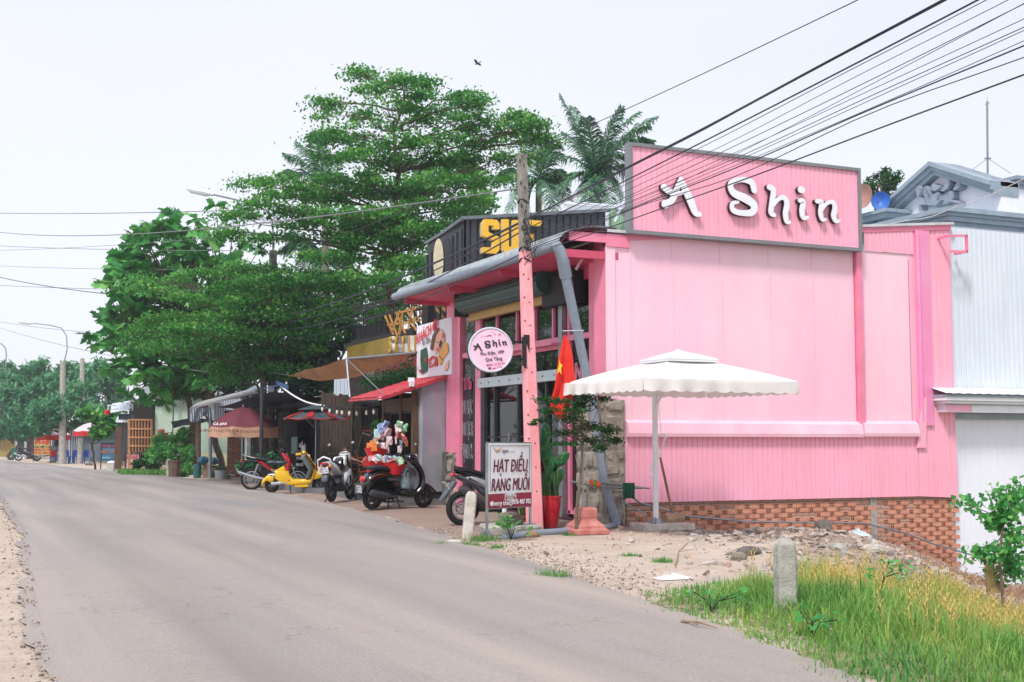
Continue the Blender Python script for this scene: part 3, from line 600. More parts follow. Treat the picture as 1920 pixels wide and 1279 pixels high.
mb.build('support_frame', DSTEEL, sg)
Z1 = 2.4615
def S1(pts, y): return [(lambda p: (p.x, p.z))(py(1140+a/Z1, 220+b/Z1, y)) for a, b in pts]
YL = YS-.09; U = 1/Z1/104
SH = [('A', [([(335, 283), (352, 325), (380, 385), (402, 440), (424, 448)], [20, 34, 38, 30, 20]), ([(332, 290), (312, 345), (292, 385), (262, 402)], [18, 30, 28, 38]), ([(256, 322), (285, 345), (325, 352), (362, 338)], [30, 28, 20, 8])]),
      ('S', [([(674, 338), (660, 300), (612, 288), (566, 306), (578, 348), (634, 376), (672, 405), (664, 438), (615, 442), (576, 428), (574, 398), (600, 392)], [30, 30, 24, 26, 34, 40, 38, 32, 26, 26, 20, 12])]),
      ('h', [([(742, 322), (762, 338), (756, 395), (752, 440), (768, 452)], [26, 28, 28, 28, 18]), ([(760, 410), (785, 378), (812, 372), (824, 400), (818, 445), (824, 480), (838, 484)], [14, 20, 24, 28, 28, 26, 14])]),
      ('i', [([(887, 334), (896, 336)], [32, 32]), ([(882, 384), (900, 392), (894, 430), (900, 462), (922, 462)], [20, 28, 28, 26, 12])]),
      ('n', [([(962, 388), (984, 394), (980, 440), (988, 470), (1004, 472)], [20, 26, 26, 24, 12]), ([(986, 430), (1008, 398), (1036, 392), (1046, 420), (1040, 455), (1050, 478), (1066, 478)], [12, 18, 22, 28, 28, 24, 12])])]
LETW = mat('white raised letter face', (236, 238, 244), rough=.4, var=.03); LETK = mat('dark letter return', (54, 28, 36), rough=.5)
for nm, strokes in SH:
    mb = MB(); mk = MB()
    for i, (pts, wd) in enumerate(strokes):
        mb.stroke(S1(pts, YL), [x*U for x in wd], (0, YL, 0), XX, ZZ, -YY, .012, lift=i*.004)
        mk.stroke(S1(pts, YL), [x*U*.99 for x in wd], (0, YS-.012, 0), XX, ZZ, -YY, .09-.02, lift=-i*.003)
    le = mb.build('raised_letter', LETW, sg); mk.build('letter_return', LETK, le)
# ------------------------------------------------------------------ white and grey villa on the right
vil = root('white_villa', (8.5, .3, 0), 'pale villa with blue-grey cornices and a winged horse relief in its gable', 'house')
mb = MB(); mb.bb((7.38, .12, -3), (16, .5, 2.02)); mb.build('lower_wall', WHITEW, vil)
mb = MB(); mb.corr((7.28, .04, 0), XX, ZZ, -YY, 8.5, 1, pitch=.13, g=.05, dep=.03, hbot=lambda a: 2.45, hfun=lambda a: 5.62); mb.bb((7.4, .1, 2.4), (15.8, .4, 5.6)); mb.build('wall_cladding', LGREYC, vil)
mb = MB(); mb.bb((6.92, -.28, 1.98), (16, .12, 2.14)); mb.bb((6.86, -.34, 2.14), (16, .12, 2.2)); mb.bb((6.8, -.4, 2.2), (16, .12, 2.27)); mb.build('ledge_moulding', WHITEP, vil)
mb = MB(); mb.bb((6.78, -.42, 2.27), (16, .12, 2.31)); mb.bb((6.88, -.325, 2.125), (16, -.28, 2.15)); mb.bb((7.4, .02, 1.86), (16, .1, 1.97)); mb.build('moulding_strip', BLUEG, vil)  # thin blue-grey strips along the ledge
mb = MB(); vs = []; n = 110
for i in range(n+1):
    x = 6.75+i*.083; s_ = .007*math.sin(i*math.pi/1.5)
    vs += [(x, -.46, 2.33+s_), (x, .03, 2.47+s_)]
mb.add(vs, [(2*i, 2*i+2, 2*i+3, 2*i+1) for i in range(n)]); mb.build('eave_sheet', mat('pale corrugated eave', (226, 226, 234), rough=.5), vil)
mb = MB(); mb.bb((6.9, -.285, 1.99), (7.55, -.28, 2.26)); 
mb.build('overspray_patch', PINKC, vil)
# upper cornice, corner at (1778,385): local plane set back
cc = dp(1778, 386, 25.2); qx, qy, qz = cc.x, cc.y, cc.z
mb = MB()
for o, h0, h1 in ((.0, -.10, 0), (.07, -.17, -.10), (.12, -.27, -.17), (.2, -.34, -.27)): mb.bb((qx+o, qy+o, qz+h0), (17, qy+7, qz+h1))
mb.build('cornice', BLUEG, vil)
mb = MB(); mb.bb((qx+.32, qy+.32, 2.4), (17, qy+6.5, qz-.3)); mb.bb((qx+.24, qy+.24, qz-.62), (16.9, qy+6.6, qz-.32)); mb.build('upper_wall', WHITEW, vil)
# pediment: plane x = const further back
gx_ = qx+1.65
def pf(u, v): return px(u, v, gx_)
def cr8(a, b): return (1600+a/6, 280+b/6)
L0 = pf(*cr8(330, 640)); AP = pf(*cr8(890, 140)); R0 = pf(*cr8(1560, 350))
base_z = qz-.5
def yz(p): return (p.y, p.z)
mb = MB(); mb.prism([(L0.y+.0, base_z), yz(L0), yz(AP), yz(R0), (R0.y, base_z)], (gx_+.25, 0, 0), YY, ZZ, XX, .5); mb.build('gable_wall', WHITEW, vil)
for k, (d, t, o) in enumerate(((.10, .0, .0), (.2, .10, .08), (.3, .2, .15))):
    mb = MB()
    for p, q in ((L0, AP), (R0, AP)):
        e_ = .012*k*(1 if p.y > q.y else -1); mb.prism([(p.y+e_, p.z-t), (q.y, q.z-t), (q.y, q.z-d), (p.y+e_, p.z-d)], (gx_-.12+o, 0, 0), YY, ZZ, XX, .9-o-.02*k)
    mb.build('raking_cornice', BLUEG, vil)
B1 = dp(*cr8(1840, 290), 27.2); bx, by = B1.x, B1.y
mb = MB()
for o, h0, h1 in ((.0, -.08, 0), (.07, -.17, -.08), (.14, -.26, -.17)): mb.bb((bx+o, by+o, B1.z+h0), (17, by+2.6, B1.z+h1))
mb.build('cornice', BLUEG, vil)
mb = MB(); mb.bb((bx+.22, by+.22, base_z), (16.8, by+2.4, B1.z-.25)); mb.bb((bx+.16, by+.16, base_z), (bx+.45, by+.45, B1.z-.26)); mb.build('parapet_block', WHITEW, vil)
P2 = dp(*cr8(370, 655), 28.5)
mb = MB()
for o, h0, h1 in ((.0, -.08, 0), (.08, -.2, -.08)): mb.bb((P2.x+o, P2.y+o, P2.z+h0), (P2.x+4, P2.y+6, P2.z+h1))
mb.build('cornice', BLUEG, vil)
# winged horse relief, modelled in pixel-traced outline on the gable plane with its own thickness
REL = mat('grey blue cast relief', (150, 160, 176), rough=.75, col2=(130, 140, 156), scale=7, bump=.4)
hr = MB()
def relief(pts, t, r=.03, x0=None):
    P = [yz(pf(*cr8(a, b))) for a, b in pts]; n = len(P)
    x0 = gx_+.24
    ar = sum(P[i][0]*P[(i+1) % n][1]-P[(i+1) % n][0]*P[i][1] for i in range(n))
    if ar < 0: P.reverse()
    V2 = [Vector(p) for p in P]
    def ins(d):
        o = []
        for i in range(n):
            e1 = V2[i]-V2[i-1]; e2 = V2[(i+1) % n]-V2[i]; m_ = Vector((-(e1.y+e2.y), e1.x+e2.x)); o.append(V2[i]+(m_.normalized()*d if m_.length > 0 else m_))
        return o
    vs = []
    for x, d in ((x0, 0), (x0-t*.6, 0), (x0-t*.9, r*.5), (x0-t, r)): vs += [(x, q.x, q.y) for q in ins(d)]
    hr.add(vs, [(j*n+i, j*n+(i+1) % n, (j+1)*n+(i+1) % n, (j+1)*n+i) for j in range(3) for i in range(n)]+[tuple(3*n+i for i in range(n))])
relief([(700, 400), (745, 392), (800, 400), (855, 440), (860, 510), (850, 560), (960, 500), (1040, 450), (1090, 470), (1100, 540), (1060, 600), (960, 640), (880, 640), (790, 640), (760, 600), (755, 520), (740, 500), (725, 540), (700, 530), (695, 460)], .16, .03)
relief([(700, 400), (745, 392), (765, 430), (760, 480), (735, 540), (705, 530), (695, 460)], .24, .025)
[relief([(950+i*8, 470-i*3), (985+i*22, 400-i*10), (1015+i*30, 355-i*14), (1030+i*26, 375+i*6), (1010+i*22, 430+i*8), (975+i*10, 480)], .14+.04*i, .014) for i in (0, 1, 2)]
[relief([(1078+i*14, 462), (1100+i*20, 395-i*6), (1140+i*26, 340-i*6), (1158+i*20, 352+i*10), (1140+i*20, 420+i*8), (1110+i*14, 462)], .14+.04*i, .014) for i in (0, 1, 2)]
relief([(860, 400), (885, 376), (905, 395), (975, 402), (975, 440), (930, 470), (880, 480), (862, 440)], .22, .025)
relief([(800, 410), (862, 440), (862, 520), (830, 500), (810, 450)], .22, .02)
relief([(850, 520), (930, 470), (950, 500), (930, 600), (900, 640), (850, 640)], .22, .03)
relief([(1050, 560), (1110, 570), (1165, 585), (1168, 615), (1110, 605), (1060, 600)], .2, .02)
relief([(715, 615), (790, 600), (860, 612), (860, 636), (790, 626), (745, 632), (742, 685), (714, 685)], .2, .014)
relief([(930, 570), (990, 570), (940, 640), (900, 650)], .26, .02)
ho = hr.build('horse_relief', REL, vil, smooth=True, angle=35)
# antenna mast with guy wires
am = dp(1852, 338, 29)
mb = MB(); tp_ = dp(1851, 190, 29); mb.tube([am, tp_], .025, 6); mb.tube([dp(1851, 190, 29), dp(1851, 182, 29)], .01, 4); g_ = dp(1852, 297, 29)
for q in (dp(1818, 322, 28), dp(1895, 325, 28)): mb.tube([g_, q], .008, 4)
mb.bar(dp(1846, 297, 29), dp(1858, 297, 29), .03); mb.bar(dp(1847, 196, 29), dp(1856, 193, 29), .015)
an = mb.build('antenna_mast', STEEL); tag(an, 'thin guyed metal mast rising above the villa roof', 'mast')
# satellite dishes behind the signboard
for (u, v, ru, rv, col, lb) in ((1617, 368, 9, 24, (176, 132, 120), 'brown satellite dish half hidden behind the signboard'), (1652, 377, 16, 18, (64, 116, 200), 'bright blue satellite dish beside the villa gable')):
    p = dp(u, v, 29); s_ = 29/FPX; rd = root('satellite_dish', p, lb, 'satellite dish', world=False); mb = MB(); r_ = rv*s_
    prof = [(.001, .1), (r_*.4, .08), (r_*.75, .03), (r_, -.03), (r_*1.0, -.05), (r_*.72, .0), (r_*.4, .05), (.001, .07)]
    mb.lathe(prof, (0, 0, 0), 22, axis='y'); dsh = mb.build('dish', mat('dish %d' % u, col, rough=.5), rd, smooth=True); dsh.rotation_euler = (0, 0, -A-(.9 if u < 1630 else .45))
    mb = MB(); mb.tube([(0, .1, 0), (0, .2, -.1), (0, .2, -1.0)], .03); mb.build('stand', DSTEEL, rd)
# ------------------------------------------------------------------ utility pole, round sign
pb = gp(1003, 994); pt = dp(978, 290, 20.5); zj = .62
def pl(t): return pb.lerp(pt, t)
def plr(t): return .122-.045*t
up_ = root('utility_pole', pb, 'leaning concrete utility pole with its lower part painted pink', 'utility pole')
def sqtube(t0, t1, k=1.0, n=10):
    mb = MB(); vs = []
    d = (pt-pb).normalized(); a = d.cross(Vector((0, 1, 0))).normalized(); b = d.cross(a)
    for i in range(n+1):
        t = t0+(t1-t0)*i/n; r_ = plr(t)*k; c = pl(t)
        for sx, sy in ((-1, -.8), (-.8, -1), (.8, -1), (1, -.8), (1, .8), (.8, 1), (-.8, 1), (-1, .8)): vs.append(c+a*sx*r_*.92+b*sy*r_*.92)
    mb.add(vs, [(i*8+k_, i*8+(k_+1) % 8, i*8+8+(k_+1) % 8, i*8+8+k_) for i in range(n) for k_ in range(8)]+[tuple(range(7, -1, -1)), tuple(n*8+k_ for k_ in range(8))]); return mb
TJ = (994-478)/(994-290.)*1.0
TJ = .735
sqtube(-.01, TJ, 1.0).build('pole_painted', PINKP, up_); sqtube(TJ, 1, .985).build('pole_shaft', CONCD and mat('pole concrete', (150, 144, 136), rough=.9, col2=(112, 106, 100), scale=8, bump=.6), up_)
mb = MB(); ax = (pt-pb).normalized().cross(Vector((0, 1, 0))).normalized()
for i in range(15):
    t = .1+i*.062; c = pl(t)
    for sx in (-.45, .5):
        mb.box(c+ax*sx*plr(t)+Vector((0, 0, .08 if sx > 0 else 0))-Vector(fw+(0,))*(plr(t)*.96), (.022, .02, .022 if t < TJ else .05), rz=-A)
mb.build('bolt_holes', DSTEEL, up_)
mb = MB()
for t in (.71, .74, .87): c = pl(t); mb.tube([c+Vector((math.cos(a)*plr(t)*1.12, math.sin(a)*plr(t)*1.12, .03*math.sin(a*2))) for a in np.linspace(0, 2*math.pi, 13)], .012, 5)
mb.build('pole_band', BLACK, up_)
# loose cable coil on the pole
rng = random.Random(4); mb = MB()
for k in range(7):
    c = pl(.72+.02*k); pts = [c+Vector((rng.uniform(-.16, .16), -.14+rng.uniform(-.08, .02), rng.uniform(-.3, .25))) for _ in range(6)]; mb.tube(pts, .005, 4)
mb.build('loose_cable', BLACK, up_)
# round projecting sign
rc = dp(920, 656, 19.9); rr = 42*19.9/FPX
rs = root('round_sign', rc, 'round pale pink lightbox sign on black arms fixed to the pole', 'shop sign', world=False); yaw = R(12)-A; rs.rotation_euler = (0, R(-6), yaw)
mb = MB(); mb.lathe([(rr*1.0, .0), (rr*1.0, .16), (rr*.97, .16)], (0, 0, 0), 48, axis='y'); mb.lathe([(0.001, .158), (rr*.99, .158)], (0, 0, 0), 48, axis='y'); mb.build('box_rim', BLACK, rs, smooth=True)
mb = MB(); mb.tube([(rr*.975*math.cos(a), -.004, rr*.975*math.sin(a)) for a in np.linspace(0, 2*math.pi, 49)[:-1]], .018, 8, closed=True); mb.build('front_trim', mat('pale grey trim', (205, 205, 215), rough=.4), rs, smooth=True)
mb = MB(); mb.lathe([(.001, -.006), (rr*.97, -.006), (rr*.97, .01)], (0, 0, 0), 48, axis='y'); mb.build('face', mat('pale pink sign face', (240, 196, 218), rough=.35, var=.03), rs)
DK = mat('charcoal lettering', (48, 44, 50), rough=.5); MG = mat('magenta small lettering', (190, 60, 110), rough=.5)
fn = Vector((0, -1, 0)); mb = MB(); q = rr/413
def RS(pts): return [((a-603)*q, -(b-655)*q) for a, b in pts]
def mapA(pts, x0, sx, y0, sy, sk=-.06): return [(x0+(a-x_)*sx, y0+(b-y_)*sy+(a-x_)*sx*sk) for (a, b) in pts for x_, y_ in ((240, 280),)]
for nm, strokes in SH:
    for i, (pts, wd) in enumerate(strokes):
        if nm == 'A': T = [((a-240)*.86+282, (b-270)*.86+512-(a-240)*.06) for a, b in pts]
        else: T = [((a-545)*.82+490, (b-280)*.76+(488 if nm == 'S' else 470)-(a-545)*.06) for a, b in pts]
        mb.stroke(RS(T), [x*.9*q for x in wd], (0, -.012, 0), XX, ZZ, fn, .004, lift=i*.002)
for s_, y, h_ in (('Phu Kiện, VPP', 735, 62), ('Quà Tặng', 848, 62)): mb.text(s_, (((623 if y < 800 else 640)-603)*q, -.012, -(y+10-655)*q), XX, ZZ, h_*1.45*q, .003, .006, squash=.86)
mb.build('lettering', DK, rs)
mb = MB(); mb.text('0562 33 55 99', ((670-603)*q, -.012, -(950-655)*q), XX, ZZ, 62*q, .003, squash=.95); mb.text('Loan Trần', ((690-603)*q, -.012, -(1015-655)*q), XX, ZZ, 62*q, .003); mb.build('lettering', MG, rs)
mb = MB(); mb.lathe([(.001, -.014), (22*q, -.014), (22*q, -.006)], (-60*q, 0, -340*q), 16, axis='y'); mb.lathe([(.001, -.014), (12*q, -.014), (12*q, -.006)], (-95*q, 0, -285*q), 12, axis='y'); mb.build('contact_icons', DK, rs)
mb = MB(); rng = random.Random(8)
for a, b in ((470, 310), (460, 400), (700, 360), (715, 385), (660, 325), (520, 400)): mb.box(((a-603)*q, -.009, -(b-655)*q), (.012, .004, .016), ry=rng.uniform(0, 3))
mb.stroke(RS([(775, 405), (790, 375), (820, 385), (800, 410)]), 8*q, (0, -.01, 0), XX, ZZ, fn, .003)
mb.stroke(RS([(560, 400), (600, 385), (640, 400)]), 20*q, (0, -.01, 0), XX, ZZ, fn, .003)
mb.build('printed_motifs', mat('red print', (216, 70, 84), rough=.5), rs)
ir = rs.matrix_basis.inverted() if False else (Matrix.Translation(rc) @ Matrix.Rotation(yaw, 4, 'Z') @ Matrix.Rotation(R(-6), 4, 'Y')).inverted()
def lc(p): return ir @ Vector(p)
mb = MB()
for v in (641, 673): mb.bar(lc(dp(955, v, 20.0)), lc(dp(983, v+1, 20.25)), .03)
mb.bar(lc(dp(982, 632, 20.2)), lc(dp(983, 686, 20.2)), .06); mb.bar(lc(dp(987, 628, 20.25)), lc(dp(988, 690, 20.25)), .05, .09); mb.build('bracket', BLACK, rs)
# ------------------------------------------------------------------ A-frame board
Lb = gd(915, 18.5, .43); Rb = gd(996, 19.3, .43); zt = 1.39
ux = (Rb-Lb); W_ = ux.length; ux.normalize(); nrm = ux.cross(ZZ)   # faces the viewer
if nrm.dot(Vector(fw+(0,))) > 0: nrm = -nrm
af = root('standing_sign', ((Lb.x+Rb.x)/2, (Lb.y+Rb.y)/2, 0), 'white and maroon standing board reading HẠT ĐIỀU RANG MUỐI', 'standing sign')
H_ = zt-.43
def bd(a, z): return Lb+ux*(a*W_)+Vector((0, 0, z*H_))
mb = MB(); mb.prism([(0, .22*H_), (W_, .22*H_), (W_, H_), (0, H_)], Lb, ux, ZZ, -nrm, .03); mb.build('board', WHITEP, af)
mb = MB(); mb.prism([(0, 0), (W_, 0), (W_, .22*H_), (0, .22*H_)], Lb+nrm*.003, ux, ZZ, -nrm, .035); mb.build('maroon_panel', mat('maroon panel', (140, 34, 56), rough=.5, var=.04), af)
mb = MB()
for a, b in (((0, 0), (0, 1)), ((1, 0), (1, 1)), ((0, 1), (1, 1))): mb.bar(bd(*a)-nrm*.02, bd(*b)-nrm*.02, .035)
lg = []
for a, g_ in ((0, (925, 1011)), (1, (992, 1001))):
    top_ = bd(a, 0)-nrm*.02; f_ = Vector((top_.x, top_.y, .0)); mb.bar(top_, f_, .035); mb.bar(f_+Vector((0, 0, .12)), f_+nrm*.12, .03); mb.bar(f_+Vector((0, 0, .12)), f_-nrm*.14, .03)
mb.bar(bd(0, 0)-nrm*.02, bd(1, 0)-nrm*.02, .03); mb.build('steel_frame', STEEL, af)
mb = MB(); i_ = .045
for a, b in (((i_, .25), (i_, .965)), ((1-i_, .25), (1-i_, .965)), ((i_, .965), (1-i_, .965))): mb.bar(bd(*a)+nrm*.003, bd(*b)+nrm*.003, .008, .004)
mb.build('border_line', DSTEEL, af)
MT = mat('dark maroon letters', (104, 22, 44), rough=.5); mb = MB()
mb.text('HẠT ĐIỀU', bd(.5, .555)+nrm*.004, ux, ZZ+ux*.12, .27, .004, .022, squash=.66); mb.text('RANG MUỐI', bd(.5, .262)+nrm*.004, ux, ZZ+ux*.12, .27, .004, .022, squash=.60); mb.build('lettering', MT, af)
mb = MB(); mb.text('cherry tran', bd(.27, .04)+nrm*.008, ux, ZZ, .1, .003, .012); mb.text('0976 407 702', bd(.75, .045)+nrm*.008, ux, ZZ, .1, .003, .02, squash=.85); mb.text('100%', bd(.5, .165)+nrm*.008, ux, ZZ, .085, .003, .01, squash=1.2)
for z in (.125, .148): mb.bar(bd(.42, z)+nrm*.008, bd(.58, z)+nrm*.008, .004, .01)
for a, b in (((.38, .11), (.63, .11)), ((.38, .205), (.63, .205)), ((.38, .11), (.38, .205)), ((.63, .11), (.63, .205))): mb.bar(bd(*a)+nrm*.006, bd(*b)+nrm*.006, .006)
mb.prism([(.034*math.cos(a), .034*math.sin(a)) for a in np.linspace(0, 6.283, 17)[:-1]], bd(.08, .07)+nrm*.003, ux, ZZ, nrm, .004)
mb.stroke([(.5*W_, .1*H_), (.49*W_, .06*H_), (.51*W_, .03*H_), (.53*W_, .035*H_)], .014, Lb+nrm*.003, ux, ZZ, nrm, .004)
mb.build('lettering', WHITEP, af)
mb = MB(); mb.text('ngan', bd(.38, .855)+nrm*.004, ux, ZZ+ux*.3, .085, .002); mb.bar(bd(.17, .87)+nrm*.004, bd(.27, .87)+nrm*.004, .003); mb.bar(bd(.5, .87)+nrm*.004, bd(.6, .87)+nrm*.004, .003); mb.build('lettering', DSTEEL, af)
mb = MB(); mb.stroke([(.13*W_, .93*H_), (.17*W_, .885*H_), (.24*W_, .885*H_), (.3*W_, .94*H_)], [.01, .04, .045, .01], Lb+nrm*.002, ux, ZZ, nrm, .002); mb.build('nut_emblem', mat('nut emblem', (206, 176, 136), rough=.6), af)
# stand post and concrete foot behind the board, boulder, potted plant
c = gd(946, 19.6, 0); rt_ = root('post_stand', c, 'white steel post on a cracked hexagonal concrete slab behind the board', 'post stand')
mb = MB(); mb.tube([c+Vector((0, 0, .1)), c+Vector((0, 0, .62))], .035, 10); mb.tube([c+Vector((0, 0, .1)), c+Vector((0, 0, .13))], .07, 10); mb.build('post', WHITEP, rt_)
mb = MB(); mb.lathe([(.0, .0), (.5, .0), (.52, .1), (.48, .14), (0, .14)], (c.x+.05, c.y-.1, 0), 6, ph=.3); mb.build('slab', CONC, rt_)
def rock(name, p, r, label, cat='rock', m=None, group=None, seed=0, par=None):
    rg = random.Random(seed); mb = MB(); nu, nv = 10, 7; ph = [rg.uniform(0, 6) for _ in range(6)]; vs = []
    for i in range(nv+1):
        th = math.pi*i/nv
        for k in range(nu):
            a = 2*math.pi*k/nu; q = 1+.17*math.sin(2*a+ph[0])*math.sin(th)+.13*math.sin(3*a+ph[1]+th*2)*math.sin(th)+rg.uniform(-.07, .07)*math.sin(th)
            vs.append((p[0]+r[0]*q*math.sin(th)*math.cos(a), p[1]+r[1]*q*math.sin(th)*math.sin(a), p[2]+r[2]*(q*math.cos(th)*.9+.55)))
    mb.add(vs, [(i*nu+k, (i+1)*nu+k, (i+1)*nu+(k+1) % nu, i*nu+(k+1) % nu) for i in range(nv) for k in range(nu)])
    o = mb.build(name, m or mat('rough rock', (142, 132, 118), rough=.9, col2=(98, 90, 80), scale=7, bump=.7, bscale=20), par)
    if label: tag(o, label, cat, group)
    return o
c2 = gd(957, 19.35, .11); rock('boulder', c2, (.19, .15, .16), 'rough brown boulder resting on the slab behind the HẠT ĐIỀU board', seed=3)
c2 = gd(994, 18.9, -.02); rock('boulder', c2, (.16, .13, .07), 'low tan rock lying at the foot of the pink pole', m=mat('tan rock', (168, 138, 106), rough=.9, col2=(128, 104, 80), scale=7, bump=.6), seed=5)
# ------------------------------------------------------------------ blade/leaf plants helpers
def blade(mb, p, az, ln, wd, lean, droop=.3, n=5, tw=0, cup=0):
    p = Vector(p); d = Vector((math.cos(az), math.sin(az), 0)); s_ = Vector((-d.y, d.x, 0)); vs = []
    for i in range(n+1):
        t = i/n; c = p+d*(lean*t*ln+droop*ln*t*t*.6)+ZZ*(ln*(t-droop*t*t*.7)*math.sqrt(max(.05, 1-min(.95, lean*lean)))); w_ = wd*math.sin(math.pi*(.12+.88*t))**.7*(1 if t < 1 else .02)/2
        vs += [c-s_*w_, c+s_*w_]
    mb.add(vs, [(2*i, 2*i+1, 2*i+3, 2*i+2) for i in range(n)])
LGA = leafmat('snake leaf', (44, 84, 50), (70, 110, 60), (176, 180, 110), trans=.15)
LGB = leafmat('cactus leaf', (24, 76, 44), (36, 98, 54), (60, 130, 70), trans=.1)
LGC = leafmat('fresh leaf', (58, 134, 76), (98, 180, 98), (156, 210, 112), trans=.5)
LGD = leafmat('shrub leaf', (16, 52, 28), (30, 84, 36), (70, 128, 50), trans=.3)
def tones(o, rng=None, per=None):
    me = o.data; n = len(me.polygons); a = me.attributes.new('tone', 'FLOAT', 'FACE'); r_ = np.random.RandomState(len(me.vertices) % 997)
    v = r_.rand(n) if per is None else np.repeat(r_.rand(n//per+1), per)[:n]
    a.data.foreach_set('value', v.astype(np.float32)); return o
# red pot with snake plants and cactus pads
c = gp(1032, 990); pr = root('potted_plant', c, 'tall red glazed pot of snake plant and cactus pads beside the pink pole', 'potted plant')
mb = MB(); mb.lathe([(0, 0), (.115, 0), (.15, .2), (.175, .42), (.18, .5), (.195, .5), (.195, .53), (.16, .53), (.15, .48), (0, .47)], c, 24); mb.build('pot', mat('red glaze', (196, 22, 40), rough=.15, col2=(150, 16, 30), scale=3, coat=.5), pr, smooth=True)
mb = MB(); rng = random.Random(3)
for k in range(16): blade(mb, c+Vector((rng.uniform(-.1, .1), rng.uniform(-.1, .1), .47)), rng.uniform(0, 6.3), rng.uniform(.35, .7), .05, rng.uniform(.05, .3), .05)
tones(mb.build('snake_leaves', LGA, pr), per=5)
mb = MB()
for (x, y, z, rx, rz, az) in ((-.05, .05, .75, .1, .28, .2), (0, .08, 1.15, .1, .26, -.2), (-.04, .1, 1.5, .09, .22, .1), (.13, .05, .8, .1, .2, .6), (.24, .06, 1.12, .09, .17, .8), (-.14, .06, 1.25, .08, .16, -.5)):
    k = len(mb.v); mb.ball((0, 0, 0), (rx, .022, rz), 12, 8); M_ = Matrix.Rotation(-A, 3, 'Z') @ Matrix.Rotation(az, 3, 'Y')
    mb.v[k:] = [tuple(c+Vector((x, y, z))+M_ @ Vector(v)) for v in mb.v[k:]]
tones(mb.build('cactus_pads', LGB, pr, smooth=True))
c = gd(983, 20.6, 0); pr = root('potted_plant', c, 'low brown planter with a spiky striped plant behind the HẠT ĐIỀU board', 'potted plant')
mb = MB(); mb.box(c+Vector((0, 0, .1)), (.42, .28, .2), rz=-A); mb.box(c+Vector((0, 0, .19)), (.47, .33, .035), rz=-A); mb.build('pot', mat('brown clay', (112, 58, 48), rough=.7), pr)
mb = MB()
for k in range(26): blade(mb, c+Vector((rng.uniform(-.1, .1), rng.uniform(-.06, .06), .2)), rng.uniform(0, 6.3), rng.uniform(.25, .42), .04, rng.uniform(.1, .7), .2)
tones(mb.build('leaves', LGA, pr), per=5)
# ------------------------------------------------------------------ marker posts
def marker(u, d, z, h, w_, label, m, lean=0, col=None):
    p = gd(u, d, z); r_ = root('marker_post', p, label, 'marker post', world=False); r_.rotation_euler = (0, lean, -A+R(8))
    mb = MB(); vs = []; q = w_/2
    for z_, k, ch in ((-.25, 1, .75), (h-.14, 1, .75), (h-.05, .92, .7), (h, .55, .5)):
        for a in range(8):
            s1, s2 = [(1, ch), (ch, 1), (-ch, 1), (-1, ch), (-1, -ch), (-ch, -1), (ch, -1), (1, -ch)][a]; vs.append((s1*q*k, s2*q*k, z_))
    mb.add(vs, [(i*8+k, i*8+(k+1) % 8, i*8+8+(k+1) % 8, i*8+8+k) for i in range(3) for k in range(8)]+[tuple(24+k for k in range(8))]); mb.build('shaft', m, r_)
    return r_
marker(877, 18.6, 0, .68, .16, 'chipped whitewashed marker post leaning beside the parked black motorbike', CONCW, R(5))
marker(1468, 10.5, float(hgt(gd(1468, 10.5).x, gd(1468, 10.5).y)), .62, .16, 'square pale grey marker post standing in tall grass before the rubble', CONC)
marker(317, 52.0, 0, .72, .17, 'slim rounded grey marker post beside the clay planter', CONC)
marker(246, 60.5, 0, .9, .2, 'small dark marker post in front of the pink notice board', CONCD)
# ------------------------------------------------------------------ white cantilever parasol
u0 = gp(1213, 988, .1); ps = root('parasol', (.11, -.92, 0), 'large square off-white cantilever parasol with a small top vent', 'parasol')
NC, RC, LC = Vector((-1.59, -3.45, 2.30)), Vector((1.05, -3.45, 2.30)), Vector((-1.59, -1.0, 2.32)); FC = Vector((1.05, -1.0, 2.32)); ap = Vector((-.27, -2.25, 2.70))
CV = mat('off white canvas', (238, 238, 240), rough=.85, var=.03, scale=1.5, trans=.15, bump=.15, bscale=3)
cor = [NC, RC, FC, LC]; mb = MB(); n = 12
for k in range(4):
    a, b = cor[k], cor[(k+1) % 4]; vs = []
    for i in range(n+1):
        t = i/n
        for j in range(n+1):
            s_ = j/n; e = a.lerp(b, s_); p = ap.lerp(e, t); sag = -.10*math.sin(math.pi*s_)*t*(1-.25*t)*math.sin(math.pi*min(t, .96)*.72); bul = .05*math.sin(math.pi*t)
            vs.append(p+Vector((0, 0, sag*.8+bul*(.6))))
    mb.add(vs, [(i*(n+1)+j, i*(n+1)+j+1, (i+1)*(n+1)+j+1, (i+1)*(n+1)+j) for i in range(n) for j in range(n)])
mb.build('canopy', CV, ps, smooth=True, angle=50)
mb = MB()
for k in range(4):
    a, b = cor[k], cor[(k+1) % 4]; m_ = 84; out = ((a+b)/2-ap); out.z = 0; out.normalize(); vs = []
    for i in range(m_+1):
        t = i/m_; e = a.lerp(b, t); e.z -= .10*0*math.sin(math.pi*t); sc_ = abs(math.sin(t*math.pi*11)); w_ = .012*math.sin(t*math.pi*13)+.014*math.sin(t*37)
        vs += [e+Vector((0, 0, .0)), e+out*(w_*.5+.01)-Vector((0, 0, .12)), e+out*(w_*1.2+.012)-Vector((0, 0, .165+.026*sc_))]
    mb.add(vs, [(3*i+j, 3*i+3+j, 3*i+4+j, 3*i+1+j) for i in range(m_) for j in range(2)])
mb.build('valance', mat('cream valance', (238, 235, 232), rough=.85, var=.03, trans=.25), ps, smooth=True, angle=80)
mb = MB(); mb.lathe([(.62, .0), (.6, .02), (.3, .1), (.06, .15), (.03, .17), (0, .18)], (ap.x, ap.y, ap.z-.06), 4, ph=math.pi/4); mb.lathe([(.61, .0), (.615, -.035)], (ap.x, ap.y, ap.z-.06), 4, ph=math.pi/4); mb.build('top_vent', CV, ps)
